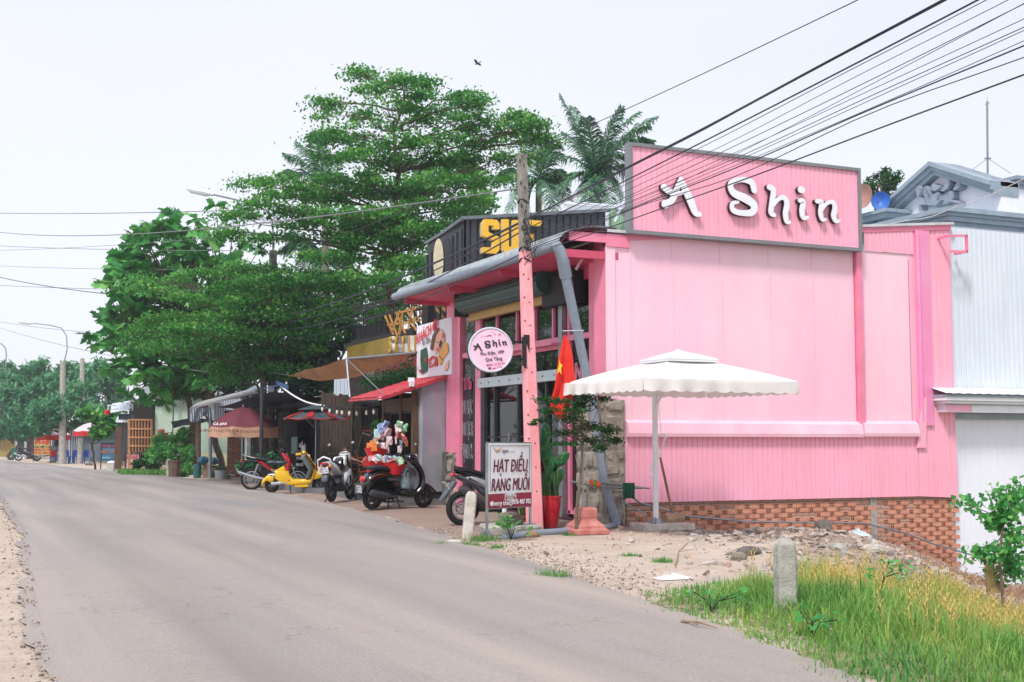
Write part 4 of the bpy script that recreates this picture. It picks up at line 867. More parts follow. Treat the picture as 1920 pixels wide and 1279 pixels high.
mb = MB(); P0 = Vector((.11, -.92, 0)); mb.tube([P0+ZZ*.1, P0+ZZ*2.38], .045, 12); mb.build('pole', WHITEP, ps, smooth=True)
mb = MB(); mb.tube([P0+ZZ*1.98, P0+Vector((.06, -.15, 2.2)), P0+Vector((.04, -.45, 2.36)), ap+Vector((0, 0, -.12))], .022, 8); mb.tube([P0+ZZ*2.38, ap+Vector((0, 0, -.1))], .02, 8)
mb.tube([P0+Vector((.05, -.02, 1.15)), P0+Vector((.17, -.05, 1.5)), P0+Vector((.15, -.05, 1.53)), P0+Vector((.03, -.02, 1.52))], .012, 6); mb.tube([P0+Vector((.04, 0, 1.2)), P0+Vector((-.06, -.03, 1.1)), P0+Vector((-.15, -.04, .86)), P0+Vector((-.1, -.04, .83)), P0+Vector((-.02, -.02, .9))], .012, 6); mb.tube([P0+Vector((.1, -.03, 1.5)), P0+Vector((.05, -.02, 2.1))], .006, 5); mb.build('arm', WHITEP, ps)
mb = MB(); mb.lathe([(.05, .1), (.1, .1), (.06, .18), (.05, .18)], P0, 12)
for a in range(4): mb.bar(P0+Vector((.12*math.cos(a*1.57+.78), .12*math.sin(a*1.57+.78), .11)), P0+ZZ*.24, .02)
mb.build('foot_bracket', STEEL, ps)
mb = MB(); mb.box(P0+Vector((.12, 0, .05)), (.86, .6, .1)); mb.build('base_slab', CONCW, ps)
# wooden block, short post and handle leaning behind the parasol base
c = gp(1262, 985, .05); lg_ = root('wooden_maul', c, 'rough wooden block on a tall worn handle leaning on the pink wall', 'wooden maul')
mb = MB(); q0 = dp(1238, 858, 20.95); mb.tube([c+Vector((0, 0, .15)), q0.lerp(c, .5)+Vector((.02, 0, 0)), q0], [.022, .024, .02], 8); mb.build('handle', mat('worn stick', (150, 116, 92), rough=.8, col2=(100, 76, 60), scale=4), lg_)
mb = MB(); mb.tube([c+Vector((-.18, -.02, .1)), c+Vector((.2, .06, .12))], .09, 9); mb.build('block', mat('sawn timber', (176, 146, 116), rough=.9, col2=(140, 110, 84), scale=5, bump=.4), lg_)
rock('boulder', dp(1233, 992, 20.8)-Vector((0, 0, .12)), (.15, .13, .2), 'broken brown concrete lump behind the parasol post', m=CONCD, seed=9)
# pipes and rag clipped to the wall corner
sgx = [dp(1120, 903, 20.7), dp(1160, 909, 20.85), dp(1190, 935, 20.9), py(1200, 943, -.12), py(1290, 968, -.12), py(1400, 978, -.12), py(1520, 980, -.12), py(1622, 981, -.12), py(1700, 1000, -.12), py(1745, 1018, -.12), py(1820, 1040, -.12), py(1925, 1046, -.12)]
mb = MB(); mb.tube(sgx, .017, 7); tag(mb.build('conduit', STEEL, smooth=True), 'long grey conduit sagging along the brick foundation', 'pipe')
mb = MB(); mb.tube([dp(1070, 903, 20.6), dp(1120, 912, 20.65), dp(1165, 915, 20.7), dp(1205, 915, 20.8)], .02, 7); mb.tube([dp(1118, 904, 20.6), dp(1218, 916, 20.85)], .014, 7); mb.tube([dp(1166, 940, 20.8), dp(1213, 966, 20.3)], .014, 6); tag(mb.build('drying_rack', STEEL), 'steel drying bars fixed across the stone corner', 'drying rack')
p = dp(1179, 909, 20.6); mb = MB(); vs = []; n = 14
for i in range(n+1):
    a = i/n
    for j in range(7):
        z = -.28*j/6*(1-.12*math.sin(a*3)); vs.append(p+Vector((rt[0]*(a-.5)*.19, rt[1]*(a-.5)*.19, z+.03))+Vector((-fw[0], -fw[1], 0))*(.03+.015*math.sin(a*22)*(.4+j/6)))
mb.add(vs, [(i*7+j, i*7+j+1, i*7+j+8, i*7+j+7) for i in range(n) for j in range(6)]); mb.add([(v[0]+fw[0]*.08, v[1]+fw[1]*.08, v[2]) for v in vs], [(i*7+j, i*7+j+1, i*7+j+8, i*7+j+7) for i in range(n) for j in range(6)])
tag(mb.build('rag', mat('green rag', (24, 92, 68), rough=.9, var=.2, scale=12), smooth=True), 'dark green rag hung over the drying bars', 'cloth')
p = dp(1115, 906, 20.5); mb = MB(); mb.pillow([(-.095, -.045), (.095, -.045), (.1, .035), (.04, .05), (-.09, .045)], .09, .025); k = mb.v; mb.v = [tuple(p+Vector((rt[0]*v[0]+fw[0]*v[1], rt[1]*v[0]+fw[1]*v[1], v[2]-.03*v[0]/.1))) for v in k]
sp_ = mb.build('sponge', mat('orange sponge', (236, 104, 56), rough=.85, bump=.4)); tag(sp_, 'orange scouring sponge lying on the drying bars', 'sponge')
mb = MB(); mb.pillow([(-.03, -.05), (.03, -.05), (.03, .052), (-.03, .052)], .096, .02); mb.v = [tuple(p+Vector((rt[0]*v[0]+fw[0]*v[1], rt[1]*v[0]+fw[1]*v[1], v[2]))) for v in mb.v]; mb.build('green_band', mat('green band', (40, 160, 70), rough=.7), sp_)
# ------------------------------------------------------------------ pedestal, flag
c = gp(1098, 1000, .0); pd = root('pedestal', c, 'stepped dusty red concrete pedestal holding the flag pole', 'pedestal', world=False); pd.rotation_euler = (0, 0, R(-8))
mb = MB(); mb.lathe([(0, 0), (.41, 0), (.41, .06), (.34, .09), (.34, .12), (.26, .17), (.2, .21), (.19, .25), (.2, .25), (.2, .37), (.17, .4), (0, .4)], (0, 0, 0), 4, ph=math.pi/4); mb.build('steps', mat('dusty red concrete', (170, 92, 86), rough=.9, col2=(196, 136, 126), scale=6, bump=.3), pd)
c1 = gd(1093, 19.55, .38); fl = root('flag', c1, 'limp red flag with a yellow star on a thin grey pole', 'flag')
tpz = dp(1095, 620, 19.55).z; mb = MB(); mb.tube([c1, Vector((c1.x, c1.y, tpz))], .013, 8); mb.tube([dp(1095, 620, 19.55), dp(1055, 621, 19.55)], .012, 6); mb.build('pole', STEEL, fl)
out = [[(1057, 628), (1061, 628)], [(1052, 650), (1070, 648)], [(1047, 672), (1074, 668)], [(1043, 700), (1076, 690)], [(1040, 725), (1079, 715)], [(1033, 750), (1075, 735)], [(1031, 765), (1070, 760)], [(1040, 778), (1062, 775)], [(1050, 786), (1054, 785)]]
vs = []; m_ = 14
for i, (a, b) in enumerate(out):
    for j in range(m_+1):
        t = j/m_; fz = .05*math.sin(t*9+i*.35)+.02*math.sin(t*23+i); q = dp(a[0]+(b[0]-a[0])*t, a[1]+(b[1]-a[1])*t, 19.5-fz*min(1, i/3)); vs.append(q)
mb = MB(); mb.add(vs, [(i*(m_+1)+j, i*(m_+1)+j+1, (i+1)*(m_+1)+j+1, (i+1)*(m_+1)+j) for i in range(len(out)-1) for j in range(m_)])
fc = mb.build('flag_cloth', mat('red flag cloth', (232, 40, 32), rough=.75, col2=(240, 66, 48), scale=3, trans=.3), fl, smooth=True, angle=180)
mb = MB(); mb.add([dp(1046, 692, 19.43), dp(1048, 685, 19.42), dp(1049, 674, 19.42), dp(1051, 683, 19.42), dp(1055, 684, 19.42), dp(1052, 691, 19.42), dp(1053, 703, 19.42), dp(1049, 696, 19.42), dp(1045, 701, 19.43)], [(0, 1, 2, 3, 4, 5, 6, 7, 8)])
mb.build('star', mat('yellow star', (246, 190, 40), rough=.7), fc)
# ------------------------------------------------------------------ generic leaf clouds
def leafcloud(name, C_, N_, size, m, parent, shape='diamond', asp=.5, seed=0, flat=.0, tone=None):
    """C_ leaf centres (n,3); N_ preferred normals or None"""
    rs = np.random.RandomState(seed); n = len(C_); sz = size*rs.uniform(.7, 1.3, n)
    nr = rs.normal(size=(n, 3)); nr /= np.linalg.norm(nr, axis=1)[:, None]
    up = np.array([0, 0, 1.0]) if N_ is None else N_
    nr = nr*(1-flat)+up*flat*1.2; nr /= np.linalg.norm(nr, axis=1)[:, None]
    t = np.cross(nr, rs.normal(size=(n, 3))); t /= np.linalg.norm(t, axis=1)[:, None]; b = np.cross(nr, t)
    if shape == 'diamond': P = [(-.5, 0), (-.1, .5), (.5, 0), (-.1, -.5)]; Zs = [0, .0, -.12, 0]
    elif shape == 'long': P = [(-.5, 0), (-.15, .5), (.25, .4), (.5, 0), (.25, -.4), (-.15, -.5)]; Zs = [0, .05, 0, -.15, 0, .05]
    else:
        P = [(-.5, 0), (-.36, .22), (-.24, .1), (-.1, .46), (.02, .12), (.16, .4), (.24, .1), (.5, 0), (.24, -.1), (.16, -.4), (.02, -.12), (-.1, -.46), (-.24, -.1), (-.36, -.22)]; Zs = [.05, 0, .06, -.06, .06, -.08, .04, -.14, .04, -.08, .06, -.06, .06, 0]
    k = len(P); V = np.empty((n, k, 3))
    for i, (x, y) in enumerate(P): V[:, i] = C_+t*(x*sz)[:, None]+b*(y*asp*sz)[:, None]+nr*(Zs[i]*sz)[:, None]
    me = bpy.data.meshes.new(name); o = WL.get(parent.name, Vector((0, 0, 0))) if parent else Vector((0, 0, 0))
    V = V.reshape(-1, 3)-np.array(o)
    me.vertices.add(n*k); me.vertices.foreach_set('co', V.ravel().astype(np.float32)); me.loops.add(n*k); me.loops.foreach_set('vertex_index', np.arange(n*k, dtype=np.int32)); me.polygons.add(n)
    me.polygons.foreach_set('loop_start', np.arange(0, n*k, k, dtype=np.int32)); me.polygons.foreach_set('loop_total', np.full(n, k, dtype=np.int32)); me.update(calc_edges=True)
    a = me.attributes.new('tone', 'FLOAT', 'FACE'); tv = rs.rand(n)*.6+(.4*rs.rand(n) if tone is None else .4*tone); a.data.foreach_set('value', tv.astype(np.float32))
    me.materials.append(m); ob = bpy.data.objects.new(name, me); C.objects.link(ob)
    if parent: ob.parent = parent
    return ob
def blob(c, r, n, rs, shell=.55):
    d = rs.normal(size=(n, 3)); d /= np.linalg.norm(d, axis=1)[:, None]; q = rs.uniform(shell, 1, n)**.8; return np.array(c)+d*q[:, None]*np.array(r)
# small layered tree in the pedestal bed
c = gd(1083, 19.2, .3); st_ = root('sapling_tree', gd(1083, 19.2, 0), 'slender young tree with layered dark leaves before the stone corner', 'tree')
mb = MB(); TP = dp(1092, 770, 19.3); stem = [gd(1080, 19.2, .0), dp(1081, 960, 19.2), dp(1088, 900, 19.25), dp(1091, 850, 19.3), TP]; mb.tube(stem, [.03, .028, .022, .018, .008], 8)
pads = [(1040, 752, 46, 9), (1015, 748, 22, 5), (1090, 760, 40, 14), (1070, 785, 38, 12), (1020, 788, 30, 6), (1000, 795, 14, 4), (1060, 812, 48, 8), (1105, 800, 50, 12), (1140, 808, 32, 14), (1110, 825, 46, 12), (1060, 832, 50, 6), (1155, 825, 22, 10), (1125, 840, 26, 10), (1030, 770, 30, 8), (1130, 748, 24, 8), (1098, 745, 30, 10), (1075, 770, 30, 10)]
rs_ = np.random.RandomState(5); P_ = []
for (u, v, w_, h_) in pads:
    d_ = 19.3+rs_.uniform(-.3, .3); pc = dp(u, v, d_); s_ = d_/FPX
    mb.tube([stem[3].lerp(TP, rs_.uniform(0, 1)), stem[3].lerp(pc, .5)+Vector((0, 0, .05)), pc], [.01, .006, .003], 4)
    n = int(w_*h_*.6)+50; P_.append(blob(pc, (w_*s_*.9, w_*s_*.7, h_*s_*.95), n, rs_, .1))
mb.build('trunk', mat('grey bark', (120, 104, 88), rough=.9, col2=(84, 70, 58), scale=9, bump=.5), st_)
leafcloud('crown', np.concatenate(P_), None, .05, LGD, st_, asp=.55, seed=2, flat=.45)
# ------------------------------------------------------------------ right edge shrub
p0 = gd(1872, 14.6, 0); p0.z = dp(1872, 1105, 14.6).z; sb = root('shrub', p0, 'bright green leafy shrub with thin woody stems before the white wall', 'shrub')
mb = MB(); S0 = [p0-Vector((0, 0, .2)), dp(1874, 1040, 14.6), dp(1880, 990, 14.7), dp(1888, 960, 14.8), dp(1900, 930, 14.9)]; mb.tube(S0, [.02, .018, .014, .01, .006], 7)
tw = [((1876, 1040), (1848, 1030), (1815, 1048)), ((1880, 990), (1850, 960), (1800, 940)), ((1884, 975), (1900, 960), (1925, 950)), ((1876, 1030), (1900, 1050), (1925, 1075)), ((1886, 960), (1862, 925), (1900, 925)), ((1878, 1045), (1890, 1020), (1910, 1000)), ((1890, 950), (1910, 935), (1930, 915)), ((1873, 1085), (1895, 1062), (1930, 1090)), ((1880, 1000), (1870, 975), (1858, 980))]
rs_ = np.random.RandomState(9); P_ = []
for t3 in tw:
    q = [dp(a, b, 14.7+rs_.uniform(-.25, .25)) for a, b in t3]; mb.tube(q, [.009, .006, .003], 5)
    for i in range(2):
        for k in range(9):
            f = k/9; c_ = q[i].lerp(q[i+1], f); 
            for _ in range(7): P_.append(np.array(c_)+rs_.normal(size=3)*(.07, .07, .05))
for (u, v, r_) in ((1905, 985, .28), (1912, 930, .2), (1895, 1035, .16), (1850, 1040, .14), (1815, 935, .07), (1918, 1010, .2), (1870, 950, .1), (1830, 948, .06), (1900, 905, .1), (1860, 1052, .12)): P_.extend(blob(dp(u, v, 14.7), (r_, r_, r_*.7), int(130*r_), rs_, .1))
mb.build('stem', mat('brown twig', (122, 96, 84), rough=.9), sb)
leafcloud('foliage', np.array(P_), None, .075, LGC, sb, 'long', asp=.62, seed=3, flat=.3)
p1_ = gd(1856, 14.9, 0); p1_.z = dp(1856, 1095, 14.9).z; db = root('dead_stump', p1_, 'dry straw-coloured stump wrapped in withered vine left of the shrub', 'stump'); mb = MB(); mb.tube([p1_-ZZ*.1, dp(1855, 1065, 14.9), dp(1858, 1052, 14.9)], [.09, .06, .04], 9); rg = random.Random(2)
for k in range(60): q = p1_+Vector((rg.uniform(-.12, .12), rg.uniform(-.12, .12), rg.uniform(0, .3))); mb.tube([q, q+Vector((rg.uniform(-.1, .1), rg.uniform(-.1, .1), rg.uniform(-.1, .15)))], .004, 3)
mb.build('trunk', mat('dry straw', (196, 168, 122), rough=.95, var=.2), db)
# ------------------------------------------------------------------ rubble, stones, litter
rs_ = np.random.RandomState(12); rb = MB(); rb.k = 0; cnt = 0
while cnt < 5200:
    x, y = rs_.uniform(-3.6, 6.9), rs_.uniform(-9, -.25); d_ = (x-(.5+.42*(y+1)))/1.5
    pr_ = 1/(1+math.exp(-d_*3.0))*(1 if x < 6.2 else .5)*(.3 if y < -7.8 else 1)*(.8 if y > -1 else .9)
    if x < float(redge(y))+.35: continue
    if rs_.rand() > pr_: continue
    s_ = .011+.06*rs_.rand()**3.4; z = float(hgt(x, y)); rb.k = rs_.randint(0, 4); k = len(rb.v)
    rb.box((x, y, z+s_*.18), (s_*rs_.uniform(1, 2.6), s_*rs_.uniform(.8, 1.8), s_*rs_.uniform(.4, 1.1)), rz=rs_.uniform(0, 3), rx=rs_.uniform(-.5, .5), ry=rs_.uniform(-.5, .5)); 
    rb.v[k:] = [tuple(Vector(v)+Vector(rs_.normal(size=3))*s_*.16) for v in rb.v[k:]]; cnt += 1
while cnt < 7800:     # gravel along the asphalt edge
    y = rs_.uniform(-11, 1); x = float(redge(y))+abs(rs_.normal())*.5-.05; s_ = .005+.011*rs_.rand()**2; k = len(rb.v); rb.k = rs_.randint(0, 4)
    rb.box((x, y, float(hgt(x, y))+s_*.3+.004), (s_*1.6, s_*1.3, s_), rz=rs_.uniform(0, 3), rx=rs_.uniform(-.4, .4)); cnt += 1
for _ in range(900):
    y = rs_.uniform(-12, 20); x = float(ledge(y))-abs(rs_.normal())*.25+.12; s_ = .006+.012*rs_.rand()**2; rb.k = rs_.randint(0, 4); rb.box((x, y, .02), (s_*1.6, s_*1.3, s_), rz=rs_.uniform(0, 3))
RM = [mat('rubble grey', (168, 158, 150), rough=.95, var=.2, scale=9), mat('rubble tan', (184, 160, 142), rough=.95, var=.2, scale=9), mat('rubble dark', (132, 118, 108), rough=.95, var=.2, scale=9), mat('rubble pale', (188, 178, 170), rough=.95, var=.12, scale=9)]
tag(rb.build('rubble', RM), 'loose broken concrete, stones and gravel scattered over the mound', 'rubble', kind='stuff')
for i, (u, v, d_, r_, lb) in enumerate(((1500, 1105, 13, (.14, .1, .09), 'pinkish stone at the foot of the grass by the square marker post'), (1405, 1062, 15.5, (.16, .12, .09), 'dark angular stone amid the pale rubble, left of the square marker post'), (1385, 1070, 15, (.12, .1, .08), 'smaller grey stone next to the dark angular one in the rubble'), (1640, 1062, 16, (.2, .14, .08), 'pale flat chunk of concrete on top of the mound'), (1545, 1000, 20.6, (.16, .14, .2), 'upright mossy concrete lump against the brick foundation'), (850, 1020, 17.9, (.12, .08, .05), 'flat white stone beside the whitewashed marker post'), (1572, 1072, 15.6, (.1, .12, .07), 'rounded grey stone half way up the rubble mound'))):
    p = dp(u, v, d_); p.z = float(hgt(p.x, p.y))-.02; rock('stone', p, r_, lb, 'stone', [None, CONCD, None, CONCW, CONCD, CONCW, CONC][i], seed=20+i)
def crumple(name, p, r, col, label, cat, seed, h=.05):
    rg = random.Random(seed); n = 12; vs = []
    for i in range(n):
        for j in range(n): vs.append((p[0]+(i/(n-1)-.5)*r*2+rg.uniform(-.02, .02), p[1]+(j/(n-1)-.5)*r*1.3, p[2]+max(0, rg.uniform(.2, 1))*h*math.sin(math.pi*i/(n-1))*math.sin(math.pi*j/(n-1))+.006))
    mb = MB(); mb.add(vs, [(i*n+j, i*n+j+1, (i+1)*n+j+1, (i+1)*n+j) for i in range(n-1) for j in range(n-1)]); tag(mb.build(name, mat('%s %d' % (name, seed), col, rough=.5, var=.05), smooth=True, angle=20), label, cat)
p = gp(1262, 1086); p.z = float(hgt(p.x, p.y)); crumple('paper_scrap', p, .2, (232, 232, 236), 'crumpled white paper lying on the dirt before the grass', 'litter', 1, .05)
p = dp(1610, 1018, 19); p.z = float(hgt(p.x, p.y))+.02; crumple('plastic_bag', p, .18, (190, 206, 228), 'pale blue plastic bag on top of the rubble near the bricks', 'litter', 2, .14)
for i, (u, v, lb) in enumerate(((1500, 990, 'loose brick lying against the foundation'), (1575, 1010, 'brick fragment on the rubble below the pale pipe'))):
    p = dp(u, v, 20.3); p.z = float(hgt(p.x, p.y))+.04; mb = MB(); mb.box(p, (.22, .1, .08), rz=.4+i, rx=.1); mb.box(p+Vector((.02, .0, .045)), (.12, .06, .02), rz=.5+i); tag(mb.build('loose_brick', mat('orange brick', (206, 124, 92)), ), lb, 'brick')
# dry branch lying by the road edge, thin dead twig
mb = MB(); a = gp(1278, 1165, .03); b_ = gp(1345, 1178, .03); mb.tube([a, a.lerp(b_, .5)+ZZ*.02, b_], [.012, .01, .004], 5); mb.tube([a+Vector((.05, .05, 0)), b_+Vector((-.1, .1, .02))], .006, 4); tag(mb.build('dry_branch', mat('dead twig', (150, 124, 100), rough=.9)), 'thin dry branch lying at the edge of the asphalt', 'branch')
mb = MB(); a = gp(1266, 1066, .03); q = [a, dp(1272, 1035, 15.7), dp(1290, 1018, 15.6)]; mb.tube(q, .006, 4); mb.tube([q[1], dp(1300, 1030, 15.7)], .004, 4); tag(mb.build('dead_twig', mat('dead twig', (150, 124, 100))), 'leafless twig standing in the bare dirt', 'twig')
# ------------------------------------------------------------------ grass
def grassfield(name, n, region, hfun, wd, m, label, seed, kind='stuff', colr=None, par=None, segs=3):
    rs = np.random.RandomState(seed); X_, Y_ = region(rs, n); n = len(X_); Zg = hgt(X_, Y_)
    H = hfun(X_, Y_, rs); az = rs.uniform(0, 6.283, n); ln = rs.uniform(.1, 1.15, n); w_ = wd*rs.uniform(.6, 1.4, n); k = segs+1
    V = np.empty((n, k*2-1, 3)); dx, dy = np.cos(az), np.sin(az)
    for i in range(k):
        t = i/segs; bx = X_+dx*ln*H*t**1.8*.75; by = Y_+dy*ln*H*t**1.8*.75; bz = Zg-.02+H*(t-.35*ln*t*t); ww = w_*(1-t**1.5)*.5
        if i < segs: V[:, 2*i] = np.stack([bx-dy*ww, by+dx*ww, bz], 1); V[:, 2*i+1] = np.stack([bx+dy*ww, by-dx*ww, bz], 1)
        else: V[:, 2*i] = np.stack([bx, by, bz], 1)
    nv = k*2-1; base = (np.arange(n)*nv)[:, None]; fq = []
    me = bpy.data.meshes.new(name); o = WL.get(par.name) if par else Vector((0, 0, 0)); me.vertices.add(n*nv); me.vertices.foreach_set('co', (V.reshape(-1, 3)-np.array(o)).ravel().astype(np.float32))
    quads = [(2*i, 2*i+1, 2*i+3, 2*i+2) for i in range(segs-1)]; tri = (2*segs-2, 2*segs-1, 2*segs)
    loops = np.concatenate([base+np.array([x for q_ in quads for x in q_]+list(tri))], 1).astype(np.int32); lt = np.tile(np.array([4]*(segs-1)+[3], dtype=np.int32), n); ls = np.concatenate([[0], np.cumsum(lt)[:-1]]).astype(np.int32)
    me.loops.add(loops.size); me.loops.foreach_set('vertex_index', loops.ravel()); me.polygons.add(len(lt)); me.polygons.foreach_set('loop_start', ls); me.polygons.foreach_set('loop_total', lt); me.update(calc_edges=True)
    tv = colr(X_, Y_, rs) if colr else rs.rand(n); a = me.attributes.new('tone', 'FLOAT', 'FACE'); a.data.foreach_set('value', np.repeat(tv, segs).astype(np.float32)); me.materials.append(m)
    ob = bpy.data.objects.new(name, me); C.objects.link(ob)
    if par: ob.parent = par
    if label: tag(ob, label, 'grass', kind=kind)
    return ob
GRM = leafmat('verge grass', (56, 128, 72), (134, 176, 84), (222, 190, 116), trans=.35, rough=.6)
def reg(rs, n):
    X_ = rs.uniform(-5.8, 7, n*6); Y_ = rs.uniform(-14.5, -3.2, n*6); g = np.interp(Y_, [-14.5, -12.5, -11, -9.8, -8.6, -7.2, -6, -4.4], [-5.6, -5.3, -4.95, -4.7, -4.5, -2.3, .5, 3.2])+fbm(X_*3, Y_*3)*.35+.0
    den = sstep(-.3, .1, X_-g)*(1-sstep(-.3, .4, Y_+8.0-np.where(X_ > -1.6, .45, .06)*(X_+1.6)+fbm(X_*3+1, Y_*3)*.5))*(.8+.5*sstep(-.3, .5, fbm(X_*2+3, Y_*2)+.25))
    k = rs.rand(n*6) < den; return X_[k][:n], Y_[k][:n]
def gh(X_, Y_, rs):
    g = np.interp(Y_, [-14.5, -12.5, -11, -9.8, -8.6, -7.2, -6, -4.4], [-5.6, -5.3, -4.95, -4.7, -4.5, -2.3, .5, 3.2]); e = sstep(0, 1.3, X_-g)
    return (.10+.06*sstep(-10.5, -12.5, Y_)*e+.22*e*sstep(-.5, .6, fbm(X_*1.5, Y_*1.5)+.35))*rs.uniform(.5, 1.35, len(X_))
def gc(X_, Y_, rs):
    g = np.interp(Y_, [-14.5, -12.5, -11, -9.8, -8.6, -7.2, -6, -4.4], [-5.6, -5.3, -4.95, -4.7, -4.5, -2.3, .5, 3.2]); far = sstep(.6, 2.4, X_-g)*sstep(-12.2, -10, Y_)*(.6+.8*sstep(-.3, .4, fbm(X_*1.2, Y_*1.2+3)))
    return np.clip(.16+.36*rs.rand(len(X_))+far*.72*(rs.rand(len(X_))**.5)+fbm(X_*2+7, Y_*2)*.22+.06, 0, 1)
grassfield('grass', 90000, reg, gh, .0125, GRM, 'tall green and straw-coloured verge grass by the road', 4, colr=gc)
# feathery seed heads on the tall grass
rs_ = np.random.RandomState(17); X_, Y_ = reg(rs_, 1500); g = np.interp(Y_, [-14.5, -12.5, -11, -9.8, -8.6, -7.2, -6, -4.4], [-5.6, -5.3, -4.95, -4.7, -4.5, -2.3, .5, 3.2]); k = (X_-g > .9); X_, Y_ = X_[k], Y_[k]; sh = MB()
for x, y in zip(X_, Y_):
    z = float(hgt(x, y)); h_ = rs_.uniform(.22, .4); dx, dy = rs_.normal(size=2)*.05; t_ = Vector((x+dx, y+dy, z+h_)); sh.tube([(x, y, z), t_], [.0025, .0015], 3, caps=False)
    for q in range(9): a_ = q*2.4; c_ = t_-ZZ*.012*q; e_ = c_+Vector((math.cos(a_)*.03, math.sin(a_)*.03, .03)); s2 = Vector((-math.sin(a_), math.cos(a_), 0))*.005; sh.add([c_, e_-s2, e_+ZZ*.012, e_+s2], [(0, 1, 2, 3)])
tag(sh.build('grass_seed_heads', mat('straw seed head', (206, 176, 104), rough=.9, var=.2), recalc=False), 'feathery straw seed heads standing among the verge grass', 'grass', kind='stuff')
# separate tufts and weeds
TU = [(1035, 1082, .22, .16, 'green grass tuft growing alone in the dirt at the asphalt edge'), (825, 1022, .12, .12, 'tiny grass tuft in the dust left of the whitewashed marker post'), (905, 1012, .3, .12, 'ragged grass patch between the whitewashed post and the standing board'), (880, 1020, .15, .1, 'short grass sprouting at the base of the whitewashed marker post'), (1180, 1046, .12, .07, 'faint seedlings in the open sandy dirt'), (1243, 1056, .15, .1, 'small weed clump above the crumpled paper'), (1065, 1003, .12, .08, 'few weeds growing along the red pedestal'), (930, 1025, .12, .1, 'sprout beside the grey pipe end before the standing board')]
for i, (u, v, r_, h_, lb) in enumerate(TU):
    p = gp(u, v); p.z = float(hgt(p.x, p.y)); t_ = root('grass_tuft', p, lb, 'grass tuft')
    grassfield('blades', int(1400*r_), lambda rs, n: ((p.x+rs.normal(size=n)*r_*.45), (p.y+rs.normal(size=n)*r_*.45)), lambda X_, Y_, rs: h_*rs.uniform(.4, 1.3, len(X_)), .009, GRM, None, 40+i, colr=lambda X_, Y_, rs: rs.rand(len(X_))*.5, par=t_)
def weed(u, v, d_, h_, n, lb='', sz=.12, seed=1, z=None):
    p = gd(u, d_, 0); p.z = float(hgt(p.x, p.y)) if z is None else z; w_ = root('weed', p, lb, 'weed'); rg = random.Random(seed); mb = MB(); cs = []
    for k in range(n):
        a = rg.uniform(0, 6.28); q = [p, p+Vector((math.cos(a)*.06, math.sin(a)*.06, h_*.6)), p+Vector((math.cos(a)*rg.uniform(.08, .25), math.sin(a)*rg.uniform(.08, .25), h_*rg.uniform(.6, 1.1)))]; mb.tube(q, .004, 4)
        for _ in range(5): cs.append(np.array(q[2])+np.array([rg.gauss(0, .05), rg.gauss(0, .05), rg.gauss(0, .03)]))
    mb.build('stem', LGD, w_); leafcloud('foliage', np.array(cs), None, sz, LGC, w_, 'long', asp=.6, seed=seed, flat=.6)
weed(958, 1000, 18.3, .28, 8, 'broad-leaved green weed sprouting from under the slab', seed=2)
weed(1515, 1200, 9.2, .2, 5, lb='dark broad-leaved weed among the low roadside grass', seed=3, sz=.075)
weed(1330, 1130, 10.6, .16, 6, sz=.07, lb='bluish leafy weed in the grass left of the square marker post', seed=4)
weed(1640, 1120, 11.5, .36, 5, 'tall thin weed rising from the straw-coloured grass', seed=6, sz=.08)
# withered brush at the slope
rs_ = np.random.RandomState(31); br2 = MB()
for k in range(1500):
    x = rs_.uniform(3.4, 8.2); y = rs_.uniform(-5.0, -1.2)+(x-5)*.15
    if rs_.rand() > math.exp(-((x-5.8)**2/3.4+(y+2.8)**2/1.6)): continue
    z = float(hgt(x, y)); a = rs_.uniform(0, 6.3); l_ = rs_.uniform(.1, .35); br2.tube([(x, y, z+rs_.uniform(0, .12)), (x+math.cos(a)*l_*.5, y+math.sin(a)*l_*.5, z+rs_.uniform(.05, .2)), (x+math.cos(a)*l_, y+math.sin(a)*l_, z+rs_.uniform(0, .2))], .005, 3, caps=False)
tag(br2.build('dead_brush', mat('withered stalks', (168, 134, 106), rough=.95, var=.25)), 'withered brown stalks heaped on the slope below the bricks', 'dry brush', kind='stuff')
# ------------------------------------------------------------------ helpers for things lined up along the street
def fb(mb, u0, v0, u1, v1, d, t=.05):      # upright box filling a picture rectangle at depth d, t metres thick
    a = dp(u0, v1, d); b = dp(u1, v0, d); c = (a+b)/2+Vector(fw+(0,))*t/2
    return mb.box(c, ((Vector((b.x-a.x, b.y-a.y))).length, t, abs(b.z-a.z)), rz=-A)
def q4(mb, pts, t=.02, n=None):            # plate through points with thickness
    P = [Vector(p) for p in pts]; n = n or (P[1]-P[0]).cross(P[2]-P[0]).normalized(); k = len(P)
    return mb.add(P+[p+n*t for p in P], [tuple(range(k)), tuple(range(2*k-1, k-1, -1))]+[(i, (i+1) % k, (i+1) % k+k, i+k) for i in range(k)])
def one(name, mb, m, label, cat, group=None, smooth=False, kind=None): return tag(mb.build(name, m, None, smooth=smooth), label, cat, group, kind)
GOLD = mat('golden sheet', (184, 150, 52), rough=.25, metal=.5, col2=(150, 120, 36), scale=1.3)
YEL = mat('yellow letters', (238, 184, 48), rough=.45, var=.05)
